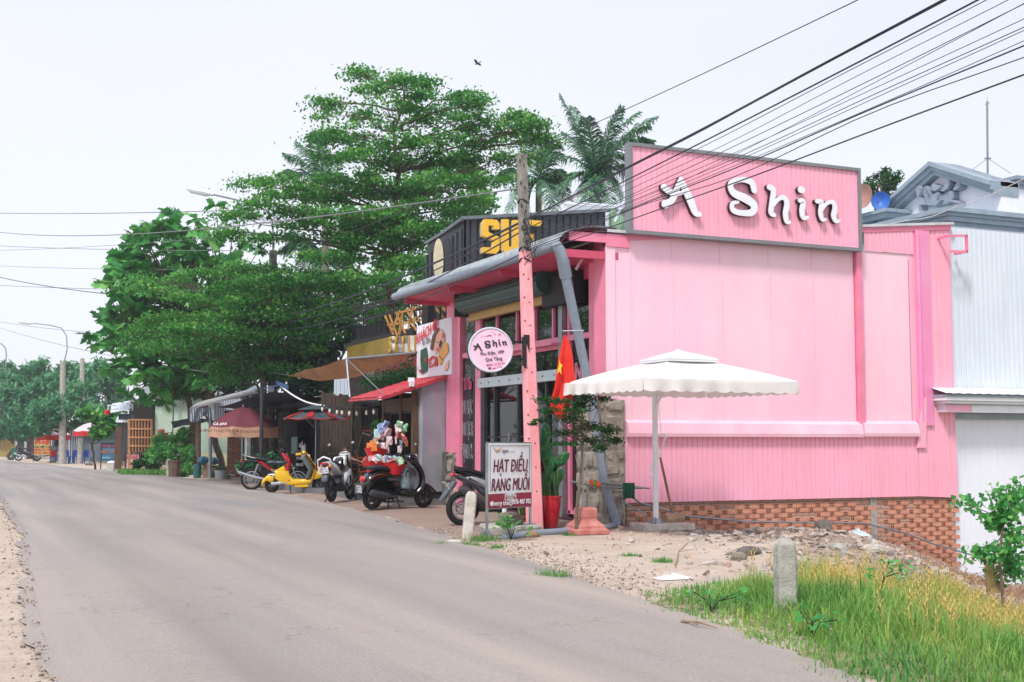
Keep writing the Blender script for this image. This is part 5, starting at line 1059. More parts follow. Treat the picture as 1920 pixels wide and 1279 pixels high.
# ---- snack kiosk
ks = root('snack_kiosk', (-.3, 9.1, 0), 'small wooden snack kiosk with red tiled lean-to roof and grey sheet side', 'kiosk')
mb = MB(); E1, E2, T1, T2 = Vector((-1.62, 7.9, 2.40)), Vector((-1.62, 10.35, 2.42)), Vector((.0, 7.9, 2.93)), Vector((.0, 10.35, 2.93)); nx_ = 40; ny_ = 8; vs = []
for i in range(nx_*2+1):
    f = i/(nx_*2); e = E1.lerp(E2, f); t_ = T1.lerp(T2, f); w_ = .035*abs(math.sin(f*math.pi*14))
    for j in range(ny_*2+1):
        g = j/(ny_*2); st = .03*((g*8) % 1 if j % 2 else 0); p = e.lerp(t_, g); vs.append(p+Vector((0, 0, w_+st)))
K = ny_*2+1; mb.add(vs, [(i*K+j, i*K+j+1, (i+1)*K+j+1, (i+1)*K+j) for i in range(nx_*2) for j in range(ny_*2)])
mb.bar(E1-ZZ*.03, T1-ZZ*.03, .05, .06); mb.bar(E1-ZZ*.02, E2-ZZ*.02, .03, .04); mb.build('tiled_roof', mat('red roof tile sheet', (196, 62, 72), rough=.5, col2=(166, 48, 60), scale=4), ks)
mb = MB(); vs = []; n = 22
for i in range(n+1):
    x = -.72+.72*i/n
    for j in range(13): z = .3+(2.36+.25*i/n)*j/12; vs.append((x, 7.99-.012*math.sin(i*.5+j*.9)-.01*math.sin(j*1.7+i*.2)-(.16*(1-i/3) if i < 3 else 0)*-1, z))
mb.add(vs, [(i*13+j, i*13+j+1, i*13+14+j, i*13+13+j) for i in range(n) for j in range(12)]); mb.build('sheet_side', mat('dull grey flat sheet', (150, 156, 164), rough=.35, metal=.35, col2=(168, 172, 180), scale=1.6, bump=.25, bscale=2.5), ks, smooth=True)
mb = MB()
for y in (8.12, 8.95, 10.2): mb.bb((-.82, y-.06, .15), (-.7, y+.06, 2.55))
mb.bb((-.8, 8.1, 2.12), (-.72, 10.2, 2.42)); mb.bb((-.85, 8.1, .85), (-.6, 8.95, .9)); mb.build('wooden_post', WOOD, ks)
mb = MB(); mb.bb((-.66, 8.2, .15), (-.62, 8.9, .85)); mb.bb((.3, 8.0, .15), (.35, 10.3, 3.0)); mb.bb((-.6, 10.16, .15), (.3, 10.2, 2.6)); mb.bb((.0, 7.96, 2.4), (.3, 8.0, 3.0)); mb.build('inner_panel', WOODD, ks)
mb = MB()
for y in (8.22, 9.05):
    mb.bb((-.79, y-.025, .9), (-.74, y+.025, 2.12)); y2 = y+.67; mb.bb((-.79, y2-.025, .9), (-.74, y2+.025, 2.12)); mb.bb((-.785, y, 2.07), (-.745, y2, 2.11)); mb.build('window_frame', BLACK, ks); mb = MB()
mb = MB(); mb.bb((-1.15, 7.9, -.1), (2.4, 20, .14)); mb.bb((-1.2, 7.8, -.1), (-.6, 8.3, .1)); mb.build('plinth_slab', mat('grey tiled slab', (120, 124, 128), rough=.5, col2=(92, 94, 96), scale=2), ks)
mb = MB(); fb(mb, 765, 708, 777, 716, 27.9, .12); mb.box(dp(772, 720, 27.9), (.1, .08, .12)); one('floodlight', mb, WHITEP, 'small pale floodlight fixed above the red tiled roof', 'floodlight')
# goods: baskets, packets, hanging bags
PK = [mat('packet %d' % i, c, rough=.3, col2=c2, scale=22, mix=.55) for i, (c, c2) in enumerate((((206, 40, 48), (240, 200, 190)), ((40, 110, 190), (230, 235, 240)), ((60, 150, 90), (220, 230, 210)), ((236, 150, 60), (180, 60, 40)), ((226, 226, 228), (200, 80, 90)), ((90, 190, 180), (240, 240, 240))))]
PC = ['red', 'blue', 'green', 'orange', 'white', 'teal']
def packet(p, ci, r_, where, hang=False):
    mb = MB(); a = random.uniform(0, 3); b = random.uniform(-1.1, 1.1) if not hang else random.uniform(-.5, .5); p = Vector(p)+(Vector((random.uniform(-.05, .05), random.uniform(-.05, .05), random.uniform(-.06, .06))) if hang else Vector((0, 0, 0))); k = 0
    mb.pillow([(-r_*.6, -r_*.8), (r_*.6, -r_*.8), (r_*.62, 0), (r_*.55, r_*.8), (-r_*.55, r_*.8), (-r_*.62, 0)], r_*.38, r_*.14, sub=0)
    M_ = Matrix.Rotation(a, 3, 'Z') @ Matrix.Rotation(b, 3, 'X') @ Matrix.Rotation(b*.8, 3, 'Y'); mb.v = [tuple(Vector(p)+M_ @ (Vector(v)+Vector((random.gauss(0, 1), random.gauss(0, 1), random.gauss(0, 1)))*r_*.07)) for v in mb.v]
    tag(mb.build('snack_packet', PK[ci], None), '%s snack packet %s' % (PC[ci], where), 'snack packet', 'snack packets '+where)
def basket(u, v, d, w_, h_, lb):
    p = dp(u, v, d); r_ = root('basket', p, lb, 'basket', world=False); mb = MB(); mb.lathe([(.0, .0), (w_*.3, 0), (w_*.5, h_), (w_*.53, h_), (w_*.5, h_-.02), (w_*.3, .02), (0, .02)], (0, 0, 0), 16); mb.build('tub', REDP, r_); r_.rotation_euler = (R(-8), R(6), 0); return p
random.seed(21)
b1 = basket(704, 862, 27.2, .5, .22, 'upper red plastic basket heaped with snack packets'); b2_ = basket(706, 890, 26.7, .62, .24, 'lower left red plastic basket heaped with snack packets'); b3 = basket(737, 892, 26.5, .5, .24, 'lower right red basket of blue and white packets')
for b_, n, w_, h_, wh, cs in ((b1, 8, .22, .24, 'in the upper red basket', (2, 3, 4)), (b2_, 12, .28, .28, 'in the lower left red basket', (0, 4, 5)), (b3, 11, .23, .28, 'in the lower right red basket', (1, 4, 2, 0))):
    for i in range(n): a = i*2.4; q = math.sqrt(i/n)*w_; packet(b_+Vector((math.cos(a)*q, math.sin(a)*q, h_+.05*(1-i/n)+random.uniform(0, .04))), cs[i % len(cs)], .1, wh)
mb = MB(); bsp = b1*1; 
for b_ in (b1, b2_, b3): mb.bar(b_-ZZ*.02, Vector((b_.x, b_.y, .14)), .03); mb.box((b_.x, b_.y, .16), (.4, .3, .03)); mb.box(b_-ZZ*.025, (.36, .3, .03))
one('display_stand', mb, WOODD, 'dark wooden stand carrying the red snack baskets', 'display stand')
for i, (u, v, ci, r_) in enumerate(((712, 805, 1, .15), (722, 800, 1, .13), (706, 815, 5, .12), (716, 818, 4, .14), (727, 812, 4, .13), (703, 827, 3, .14), (726, 822, 4, .12), (709, 830, 1, .11), (724, 838, 4, .13), (720, 848, 4, .1))): packet(dp(u, v, 27.4), ci, r_*.95, 'hanging left of the kiosk window', True)
for i, (u, v, ci, r_) in enumerate(((752, 795, 2, .14), (758, 803, 2, .13), (746, 806, 4, .12), (757, 817, 0, .13), (748, 815, 0, .12), (750, 832, 1, .12), (757, 833, 3, .13), (742, 830, 4, .1), (752, 842, 4, .1))): packet(dp(u, v, 27.1), ci, r_*.9, 'hanging in the kiosk window', True)
# ---- billboard
sb_ = root('billboard', (-.1, 8.7, 3.4), 'white billboard with red KHÁCH ƠI lettering and a shouting cartoon face', 'billboard')
def kb(x, y, xx=-.12): return px(640+x/7.105, 540+y/7.105, xx)
mb = MB(); q4(mb, [kb(1005, 510, -.1), kb(1470, 385, -.1), kb(1470, 1150, -.1), kb(1005, 1205, -.1)], .05, XX); mb.build('panel', WHITEP, sb_)
def flat(name, polys, m, xx=-.125, par=sb_, f=kb):
    mb = MB()
    for P in polys: q4(mb, [f(a, b, xx) for a, b in P], .012, XX)
    mb.build(name, m, par)
mb = MB(); up2 = (kb(1150, 600)-kb(1150, 650)).normalized(); ux2 = (kb(1230, 550)-kb(1040, 690)).normalized()
mb.text('KHÁCH ƠI!', kb(1142, 648, -.13), ux2, ZZ, .34, .004, .03, squash=.86); mb.build('lettering', LR, sb_)
mb = MB(); mb.text('Ăn đêm', kb(1130, 750, -.13), (kb(1200, 690)-kb(1080, 750)).normalized(), ZZ, .22, .004, squash=.8); mb.build('lettering', DSTEEL, sb_)
SKIN = mat('printed peach', (236, 186, 160), rough=.6, var=.05)
flat('cartoon_face', [[(1290, 540), (1340, 555), (1370, 620), (1375, 700), (1340, 760), (1290, 860), (1250, 880), (1230, 820), (1240, 640)]], SKIN, -.125); flat('cartoon_hair', [[(1290, 530), (1310, 560), (1260, 640), (1225, 820), (1200, 835), (1180, 800), (1210, 640), (1250, 560)]], mat('printed brown', (104, 76, 60)), -.13)
flat('cartoon_mouth', [[(1325, 690), (1345, 740), (1310, 800), (1295, 760)], [(1268, 720), (1300, 715), (1300, 722), (1268, 728)]], LK, -.135); flat('cartoon_blush', [[(1345, 600), (1368, 620), (1368, 660), (1345, 680), (1335, 640)], [(1270, 790), (1300, 800), (1290, 850), (1262, 840)]], mat('printed blush', (214, 110, 110)), -.134)
flat('cartoon_sleeve', [[(1350, 720), (1410, 740), (1425, 850), (1340, 960), (1290, 900), (1340, 800)], [(1300, 890), (1350, 960), (1320, 1030), (1290, 1000)]], mat('printed amber', (240, 178, 84)), -.127); flat('cartoon_arm', [[(1390, 1010), (1430, 960), (1425, 1060), (1385, 1110), (1360, 1080)]], SKIN, -.126)
flat('cartoon_stall', [[(1055, 830), (1130, 790), (1145, 900), (1145, 1100), (1070, 1150), (1050, 960)]], mat('printed green', (30, 84, 66)), -.127); flat('cartoon_banner', [[(1160, 950), (1210, 905), (1270, 920), (1275, 1040), (1215, 1040), (1165, 1065)], [(1035, 1090), (1065, 1080), (1060, 1130), (1038, 1130)], [(1100, 930), (1140, 960), (1130, 1000)]], mat('printed red', (206, 44, 52)), -.131)
mb = MB(); mb.text('CƠM', kb(1217, 1025, -.137), ux2, ZZ, .17, .004, .02, squash=.8); mb.build('lettering', WHITEP, sb_)
# ---- skyline sign boards and balcony
bl = root('balcony_cafe', (.5, 12, 2.6), 'black steel balcony of the cafe with slatted rail above the signs', 'balcony'); XP = .3
mb = MB()
for (a, b), (c, d_) in (((660, 583), (797, 556)), ((663, 577), (797, 550)), ((668, 601), (797, 578)), ((660, 640), (797, 622))): mb.bar(px(a, b, XP), px(c, d_, XP), .06)
yA, yB = px(662, 600, XP).y, px(797, 570, XP).y; n = 30
for i in range(n+1):
    y = yA+(yB-yA)*i/n; mb.bar((XP, y, 4.4), (XP, y, 5.15), .016)
mb.build('railing', BLACK, bl)
mb = MB(); a = px(798, 600, XP).y; b_ = px(809, 600, XP).y; mb.bb((XP-.1, b_, 3.9), (XP+.1, a, 5.45)); mb.bb((XP-.05, 11, 4.1), (3, 17, 4.3)); [mb.bb((XP+.05, 13.4+k_*.14, 4.0), (XP+.1, 13.5+k_*.14, 4.72)) for k_ in range(int((yA-13.4)/.14))]; mb.build('post_and_floor', BLACK, bl); mb = MB(); mb.bb((XP+.1, 11, 2.7), (XP+.2, 17, 3.9)); mb.build('wall_panel', WOODD, bl)
mb = MB()
for (a, b), (c, d_) in (((803, 545), (846, 546)), ((809, 553), (846, 554)), ((815, 546), (815, 600)), ((826, 553), (826, 596)), ((837, 553), (837, 594))): mb.bar(dp(a, b, 30), dp(c, d_, 30), .035)
mb.build('railing', BLACK, bl)
mb = MB()
for (a, b), (c, d_) in (((812, 560), (852, 600)), ((812, 572), (835, 600)), ((820, 556), (812, 600)), ((826, 575), (846, 585)), ((742, 585), (760, 625)), ((750, 582), (735, 622)), ((762, 578), (780, 620)), ((775, 574), (765, 618)), ((785, 572), (796, 612)), ((730, 590), (745, 630)), ((742, 588), (796, 575)), ((722, 592), (738, 628)), ((755, 584), (748, 628)), ((768, 600), (796, 590)), ((726, 610), (790, 600))): mb.bar(dp(a, b, 31.2), dp(c, d_, 31.2), .055, .05)
mb.build('timber_truss', mat('golden timber', (192, 138, 68), rough=.6, var=.15), bl)
mb = MB(); mb.bb((XP-.1, px(738, 640, XP).y, px(738, 661, .2).z), (XP-.05, px(657, 640, XP).y, px(738, 630, .2).z)); go_ = mb.build('gold_panel', GOLD, None); tag(go_, 'shiny gold reflective sheet behind the brown awning', 'sign panel')
sk = root('letter_sign', (XP-.1, 11.8, 3.6), 'row of tall yellow SKYLI channel letters above the brown awning', 'letter sign'); mb = MB(); mc = MB()
us = (728, 740, 752, 764, 774)
for i, ch in enumerate('SKYLI'):
    p = px(us[i]+5, 661-i*.3, XP-.28); mb.text(ch, p, (0, -1, 0), ZZ, .6, .03, .012, squash=.75); p = p+XX*.14; mc.text(ch, p, (0, -1, 0), ZZ, .6, .12, .015, squash=.75); le = mb.build('letter_face', mat('aged yellow letters', (206, 164, 56), rough=.5), sk); mc.build('letter_return', WHITEP, le); mb = MB(); mc = MB()
fs_ = root('fascia_sign', (XP-.1, 12, 2.9), 'grey fascia with faded red cafe lettering under the awning', 'shop sign'); mb = MB(); mb.bb((XP-.12, px(782, 690, .2).y, px(782, 700, .18).z), (XP-.06, px(690, 690, .2).y, px(782, 668, .18).z)); mb.build('panel', mat('fascia grey', (120, 116, 112), rough=.7), fs_)  # fascia panel in one even grey
mb = MB(); mb.text('MY CAY TRÀ SỮA TRÁI CÂY', px(741, 694, .12), (0, -1, 0), ZZ, .34, .01, .03, squash=.8); mb.build('lettering', mat('faded red letters', (170, 60, 60)), fs_)
rs_ = np.random.RandomState(3); P_ = np.concatenate([blob(px(u, v, .1), (.3, .5, .35), 260, rs_, .1) for u, v in ((770, 690), (758, 703), (740, 706), (722, 708), (705, 712), (690, 716), (765, 700), (735, 712))])
hp = root('hanging_vine', px(740, 705, .1), 'dark hanging vine along the edge above the red tiles', 'vine'); leafcloud('foliage', P_, None, .07, LGD, hp, seed=4)
# ---- brown sail awning on grey pipes
sw = root('fabric_awning', dp(652, 742, 32), 'brown fabric sail awning stretched from a grey pipe frame', 'awning')
a0, a1, a2 = dp(781, 661, 29.5), dp(650, 673, 31.8), dp(540, 704, 40); mb = MB(); vs = []; n = 16
for i in range(n+1):
    t = i/n; p = a0.lerp(a2, t); q = a1 if t < 0 else a0.lerp(a1, min(1, t*2)) if t < .5 else a1.lerp(a2, t*2-1)
    for j in range(7): s_ = j/6; c = q.lerp(p+Vector((0, 0, -.38*math.sin(math.pi*t))), s_); c.z -= .12*math.sin(math.pi*s_)*math.sin(math.pi*t)+.02*math.sin(i*1.3+j); vs.append(c)
mb.add(vs, [(i*7+j, i*7+j+1, i*7+j+8, i*7+j+7) for i in range(n) for j in range(6)]); mb.build('canopy', mat('brown canvas', (176, 124, 84), rough=.8, col2=(140, 96, 64), scale=2, trans=.25), sw, smooth=True)
mb = MB(); mb.tube([a0, a1], .03, 8); mb.tube([a1, dp(656, 745, 31.5)], .035, 8); mb.tube([a1, dp(718, 738, 28)], .012, 5); mb.tube([a2, dp(505, 698, 44)], .01, 4); mb.build('pipe_frame', STEEL, sw)
# ---- black container with yellow letters
bx_ = root('black_cladding_box', (3, 10, 4.6), 'black corrugated upper storey with yellow SUF letters and oval board', 'building'); Y1 = 10.0
def bt(a): return 6.93+.13*a
mb = MB(); mb.corr((1.2, Y1, 0), XX, ZZ, -YY, 4.0, 1, pitch=.2, g=.07, dep=.05, hbot=lambda a: 4.4, hfun=bt); t0 = px(836, 434, 1.2); t1 = px(802, 455, 1.2)
mb.k = 1; q4(mb, [(1.2, Y1, 4.4), (1.2, Y1, bt(0)), t0, t1, (1.2, t1.y, 4.4)], .05, XX); mb.k = 0
for i in range(26):
    y = Y1+.1+i*.3
    if y < t1.y: mb.bb((1.15, y, 4.4), (1.2, y+.12, 6.93-(y-Y1)*.13-.2))
BKC = mat('charcoal corrugated sheet', (52, 56, 62), rough=.5, var=.12); mb.build('cladding', [BKC, BKC], bx_)
mb = MB(); mb.bar((1.1, Y1-.05, bt(0)+.03), (5.3, Y1-.05, bt(4.05)+.03), .1, .08); mb.bar((1.12, Y1-.05, bt(0)), t0, .1, .08); mb.bar(t0, t1, .1, .08); mb.build('roof_trim', mat('grey trim', (104, 110, 116), rough=.5), bx_)
mb = MB(); mc = MB()
BLK = {'S': [(0, 0), (.8, 0), (1, .12), (1, .5), (.35, .62), (.35, .82), (.65, .82), (.65, .72), (1, .72), (1, .9), (.85, 1), (.15, 1), (0, .88), (0, .5), (.65, .38), (.65, .17), (0, .17)], 'U': [(0, .1), (.12, 0), (.88, 0), (1, .1), (1, 1), (.64, 1), (.64, .2), (.36, .2), (.36, 1), (0, 1)], 'F': [(0, 0), (.35, 0), (.35, .4), (.8, .4), (.8, .58), (.35, .58), (.35, .84), (1.15, .84), (1.35, 1), (0, 1)]}
for ch, u in (('S', 921), ('U', 959), ('F', 993)):
    p = py(u-16, 474, Y1-.12); P = [(a*.46, b_*.86) for a, b_ in BLK[ch]]; mb.prism(P, p, XX, ZZ, YY, .03); mc.prism(P, p+Vector((-.03, .032, -.01)), XX, ZZ, YY, .09); le = mb.build('raised_letter', YEL, bx_); mc.build('letter_return', mat('pale yellow return', (220, 200, 150)), le); mb = MB(); mc = MB()
ov = []
for a in np.linspace(0, 2*math.pi, 25)[:-1]: ov.append((.13*math.cos(a), .55*math.sin(a)))
c = dp(822, 487, 31.5); mb = MB(); mb.prism(ov, c, Vector(rt+(0,)), ZZ, Vector(fw+(0,)), .06); mb.build('oval_board', mat('cream board', (206, 196, 166), rough=.6, var=.1), bx_); mb = MB(); mb.prism([(x*1.1, y*1.05) for x, y in ov], c+Vector(rt+(0,))*.2+Vector(fw+(0,))*.08, Vector(rt+(0,)), ZZ, Vector(fw+(0,)), .06); mb.build('oval_cast_shadow', BKC, bx_)  # charcoal oval plate stands in for the cream board's cast shadow
gs = root('rooftop_shed', dp(1110, 420, 36), 'grey and pale green corrugated rooftop shed behind the black storey', 'shed'); mb = MB()
for i in range(24): u = 1062+i*3.1; fb(mb, u, 378+i*.25, u+2, 402, 36, .05); 
fb(mb, 1062, 382, 1138, 420, 36.1, .1); mb.build('grey_cladding', LGREYC, gs); mb = MB()
for i in range(12): u = 1138+i*4; fb(mb, u, 392, u+3, 440, 35, .05)
fb(mb, 1136, 394, 1200, 440, 35.1, .1); mb.build('green_cladding', mat('pale green sheet', (150, 186, 150), rough=.5), gs); mb = MB(); mb.bar(dp(1060, 380, 35.8), dp(1180, 390, 34.8), .1); mb.bar(dp(1172, 372, 34.7), dp(1152, 416, 34.7), .07); mb.bar(dp(1137, 385, 34.8), dp(1137, 430, 34.8), .1); mb.build('frame', LGREYC, gs)
# ---- cafe front: dark boards, partition, doorway, tarpaulin, bulbs
cf = root('coffee_house', (2, 24, 0), 'dark timber coffee house set back under the trees with painted wall lettering', 'cafe')
rg = random.Random(6); mb = MB(); y = 20.3
while y < 32.5:
    w_ = rg.uniform(.12, .2)
    if not 22.6 < y < 25.2: mb.bb((1.0+rg.uniform(0, .02), y, .1), (1.06, y+w_-.012, 2.55+rg.uniform(-.05, .05)))
    else: mb.bb((1.0, y, 2.15), (1.06, y+w_-.012, 2.5))
    y += w_
mb.build('board_wall', WOODD, cf)
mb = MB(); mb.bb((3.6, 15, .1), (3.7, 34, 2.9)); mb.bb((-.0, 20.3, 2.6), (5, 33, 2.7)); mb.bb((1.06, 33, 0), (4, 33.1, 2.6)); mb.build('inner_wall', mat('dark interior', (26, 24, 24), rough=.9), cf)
mb = MB(); x = .42
for i in range(9): w_ = rg.uniform(.1, .14); mb.bb((x, 20+rg.uniform(0, .02), .12), (x+w_-.01, 20.05, 2.95+rg.uniform(-.06, .06))); x += w_
mb.bb((.42, 20.05, 1.9), (1.5, 20.09, 2.0)); mb.build('board_partition', WOODG, cf)
mb = MB(); mb.bb((1.5, 19.8, .1), (1.66, 20.0, 3.3)); x = 1.66
for i in range(12): w_ = .13; mb.bb((x, 19.9, .12), (x+w_-.01, 19.95, 1.75)); x += w_
mb.build('board_partition', WOODD, cf); mb = MB(); mb.bb((1.66, 19.88, 1.75), (3.2, 19.97, 1.82)); mb.build('cap_rail', mat('dull red rail', (110, 50, 46)), cf)
mb = MB(); mb.corr((1.7, 23, 0), XX, ZZ, -YY, 1.6, 1, pitch=.14, g=.05, dep=.03, hbot=lambda a: 1.9, hfun=lambda a: 3.6); mb.build('white_sheet', LGREYC, cf)
NV = mat('navy tarpaulin', (24, 34, 62), rough=.7, var=.2); mb = MB(); vs = []
for i in range(9):
    for j in range(7): vs.append((-1.0+4.4*i/8, 20.5+9*j/6, 3.5-.35*math.sin(math.pi*i/8)-.25*j/6-.5*(1-i/8)+.03*math.sin(i*2+j)))
mb.add(vs, [(i*7+j, i*7+j+1, i*7+j+8, i*7+j+7) for i in range(8) for j in range(6)]); mb.build('tarpaulin', NV, cf, smooth=True)
mb = MB(); mb.text('Coffee', px(493, 826, .97), (0, -1, 0), ZZ, .34, .006, .03, squash=2.6); mb.text('Đính', px(495, 806, .97), (0, -1, 0), ZZ, .32, .006, .03, squash=2.4); mb.build('lettering', LK, cf)
mb = MB(); mb.text('SỐ 1', px(567, 839, .9), (0, -1, 0), ZZ, .2, .01, .03, squash=2.2); [mb.text(s_, px(562, v, .9), (0, -1, 0), ZZ, .14, .01, .03, squash=1.8) for s_, v in (('TRÀ', 850), ('CÀ PHÊ', 862), ('SINH TỐ', 874))]; mb.build('lettering', LW, cf)
mb = MB(); mb.bb((.86, px(573, 840, .9).y, .85), (.9, px(567, 840, .9).y, 1.3)); mb.build('notice', WHITEP, cf); mb = MB(); mb.bb((.9, px(556, 840, .9).y, 1.0), (.94, px(546, 840, .9).y, 1.6)); mb.build('notice', mat('teal notice', (96, 150, 140), rough=.6, col2=(160, 190, 180), scale=12), cf)
pts = [dp(600+i*4.6, 757+6*math.sin(i/23*math.pi)+i*.15, 33-i*.2) for i in range(24)]; sl_ = root('string_lights', pts[0], 'festoon of small round bulbs strung before the timber partition', 'string lights'); mb = MB(); mb.tube(pts, .008, 4); mb.build('cable', BLACK, sl_)
bm_ = mat('glass bulb', (226, 220, 200), rough=.2)
for i in (1, 4, 7, 9, 12, 15, 19, 22):
    p = pts[i]; mb = MB(); mb.lathe([(0, -.2), (.03, -.17), (.036, -.13), (.02, -.08)], p, 10); b0 = mb.build('bulb', bm_, sl_, smooth=True); mb = MB(); mb.lathe([(.02, -.08), (.022, 0), (0, 0)], p, 8); mb.build('socket', BLACK, b0)
# ---- wall/tarp mass between kiosk and cafe: grey pole with solar lamp and white cable
mb = MB(); a = gd(491, 39, 0); one_ = root('lamp_post', a, 'thin grey post with blue solar lamp and white cable before the coffee house', 'lamp post'); mb.tube([gd(490, 39, 0), dp(491, 722, 39)], .06, 8); mb.build('post', DSTEEL, one_)
mb = MB(); q4(mb, [dp(518, 714, 39), dp(540, 722, 39), dp(541, 728, 38.6), dp(520, 719, 38.6)], .04); mb.bar(dp(522, 722, 39), dp(491, 730, 39), .03); mb.build('solar_panel', mat('blue panel', (70, 96, 140), rough=.3), one_)
mb = MB(); mb.tube([dp(520+i*11, 718+42*(1-(1-i/8)**2), 39-i*.3) for i in range(9)], .025, 6); mb.build('white_cable', WHITEP, one_)
# ---- parasols
def parasol(u, d, vt, ve, ru, h_up, m1, m2, label, n=8, val=.2, flap=False, kind='parasol', z0=0):
    s_ = d/FPX; p = gd(u, d, z0); r_ = root('parasol', p, label, 'parasol', world=False); zt = dp(u, vt, d).z-z0; ze = dp(u, ve, d).z-z0; rr_ = ru*s_; mb = MB(); N8 = n; vs = []; K = 6; S_ = 5; 
    ring = []
    for j in range(K+1):
        t = j/K; row = []
        for a in range(N8*S_):
            f = (a % S_)/S_; am = 2*math.pi*a/(N8*S_)+.3; cr_ = math.cos(math.pi/N8)/math.cos((f-.5)*2*math.pi/N8); 
            row.append((rr_*t*cr_*math.cos(am), rr_*t*cr_*math.sin(am), zt-(zt-ze)*t**1.6-.05*t*math.sin(math.pi*f)))
        vs += row
    M_ = N8*S_; mb.add(vs, [(j*M_+a, j*M_+(a+1) % M_, (j+1)*M_+(a+1) % M_, (j+1)*M_+a) for j in range(K) for a in range(M_)]); cp = mb.build('canopy', m1, r_, smooth=True, angle=60)
    mb = MB()
    for a in range(M_):
        f = a % S_
        if f == S_-1: g_ = .2
        else: g_ = 0
        p0, p1 = vs[K*M_+a], vs[K*M_+(a+1) % M_]; k0 = 1.02; mb.add([p0, p1, (p1[0]*k0, p1[1]*k0, p1[2]-val), (p0[0]*k0, p0[1]*k0, p0[2]-val)], [(0, 1, 2, 3)])
    mb.build('valance', m2, r_); mb = MB(); mb.tube([(0, 0, 0), (0, 0, zt+.06)], .022, 8); mb.lathe([(0, .1), (.03, .08), (.03, 0)], (0, 0, zt), 8)
    for a in range(N8): am = 2*math.pi*a/N8+.3; mb.tube([(0, 0, zt-.6), (rr_*.5*math.cos(am), rr_*.5*math.sin(am), zt-(zt-ze)*.5**1.6-.03)], .006, 4)
    mb.build('pole', STEEL, r_); mb = MB(); mb.lathe([(0, .0), (.25, 0), (.25, .06), (.06, .1), (0, .1)], (0, 0, 0), 12); mb.build('foot', CONCD, r_); return r_
MR = mat('maroon canvas', (120, 56, 70), rough=.7, var=.08, scale=3, trans=.2); TN = mat('tan canvas', (206, 164, 138), rough=.75, var=.06, trans=.2)
pm = parasol(455, 43, 763, 800, 66, 0, MR, TN, 'maroon parasol with tan valance standing beside the red motorbike', val=.34)
pp = pm.location; mb = MB(); zz_ = dp(430, 818, 42).z
q = dp(427, 783, 41.9); mb.text('Cà phê', dp(412, 797, 41.75), Vector(rt+(0,)), Vector((0, 0, 1))+Vector(fw+(0,))*.8, .16, .004, .01); mb.build('lettering', LW, pm).matrix_basis = Matrix.Translation(-pp)
mb = MB(); mb.text('THƯỞNG THỨC CÀ PHÊ', dp(407, 810, 41.72), Vector(rt+(0,)), ZZ, .13, .004, .01); mb.text('CÀ PHÊ NGON MỖI NGÀY', dp(474, 812, 41.72), Vector(rt+(0,)), ZZ, .13, .004, .01); mb.build('lettering', mat('brown print', (110, 40, 30)), pm).matrix_basis = Matrix.Translation(-pp)
GC = mat('charcoal canvas', (66, 76, 84), rough=.6, var=.1); bp_ = parasol(592, 38, 768, 783, 62, 0, GC, mat('red piping canvas', (150, 24, 34)), 'charcoal parasol with red panels in front of the coffee house', val=.03)
mb = MB(); s_ = 38/FPX; z1 = dp(592, 759, 38).z; mb.lathe([(0, z1), (10*s_, z1-.02), (34*s_, z1-.14), (34*s_, z1-.16)], (0, 0, 0), 8, ph=.3); mb.build('vent_cap', GC, bp_)
mb = MB()
for a in range(8):
    am = a*math.pi/4+.3
    for s2 in (0,): r1, r2 = 30*s_, 61*s_; w_ = .12; d_ = Vector((math.cos(am), math.sin(am), 0)); t_ = Vector((-d_.y, d_.x, 0)); za = dp(592, 768, 38).z; zb = dp(592, 783, 38).z; P1 = d_*r1+ZZ*(za-(za-zb)*.5**1.6+.012); P2 = d_*r2+ZZ*(zb+.012); mb.add([P1-t_*w_*.4, P1+t_*w_*.4, P2+t_*w_, P2-t_*w_], [(0, 1, 2, 3)])
mb.build('red_panel', mat('red canvas', (190, 26, 36), rough=.6), bp_)
WR = mat('faded pink white canvas', (240, 214, 226), rough=.8, var=.05, trans=.25); RV = mat('red valance canvas', (206, 36, 44), rough=.7, trans=.2)
parasol(168, 78, 793, 808, 32, 0, WR, RV, 'pale pink parasol with red edge at the far noodle stall', val=.3); parasol(99, 88, 802, 815, 33, 0, WR, RV, 'faded parasol with deep red edge behind the PHỞ board', val=.35)
# ---- folding chairs on the slab
CH = mat('tan steel tube', (176, 124, 66), rough=.4, metal=.3)
def chair(u, v, rz, label):
    p = gp(u, v, .14); r_ = root('folding_chair', p, label, 'chair', 'folding chairs on the cafe slab', rz=rz, world=False)
    for s2 in (-.2, .2):
        mb = MB(); mb.tube([(-.2, s2, 0), (.02, s2, .4), (.12, s2, .9)], .014, 6); mb.build('leg', CH, r_)
        mb = MB(); mb.tube([(.25, s2*.9, 0), (-.2, s2*.9, .42)], .014, 6); mb.build('leg', CH, r_)
    mb = MB(); mb.box((-.03, 0, .42), (.4, .4, .03)); mb.build('seat', mat('red slat seat', (120, 44, 34), rough=.6), r_); mb = MB()
    for z in (.62, .72, .82): mb.bar((.075+(z-.62)*.12, -.2, z), (.075+(z-.62)*.12, .2, z), .03, .05)
    mb.build('backrest', mat('red slat seat', (120, 44, 34)), r_); return r_
chair(667, 905, R(200), 'folding chair nearest the child, tan tubes and red slats'); chair(685, 912, R(215), 'folding chair beside the hanging snack bags')
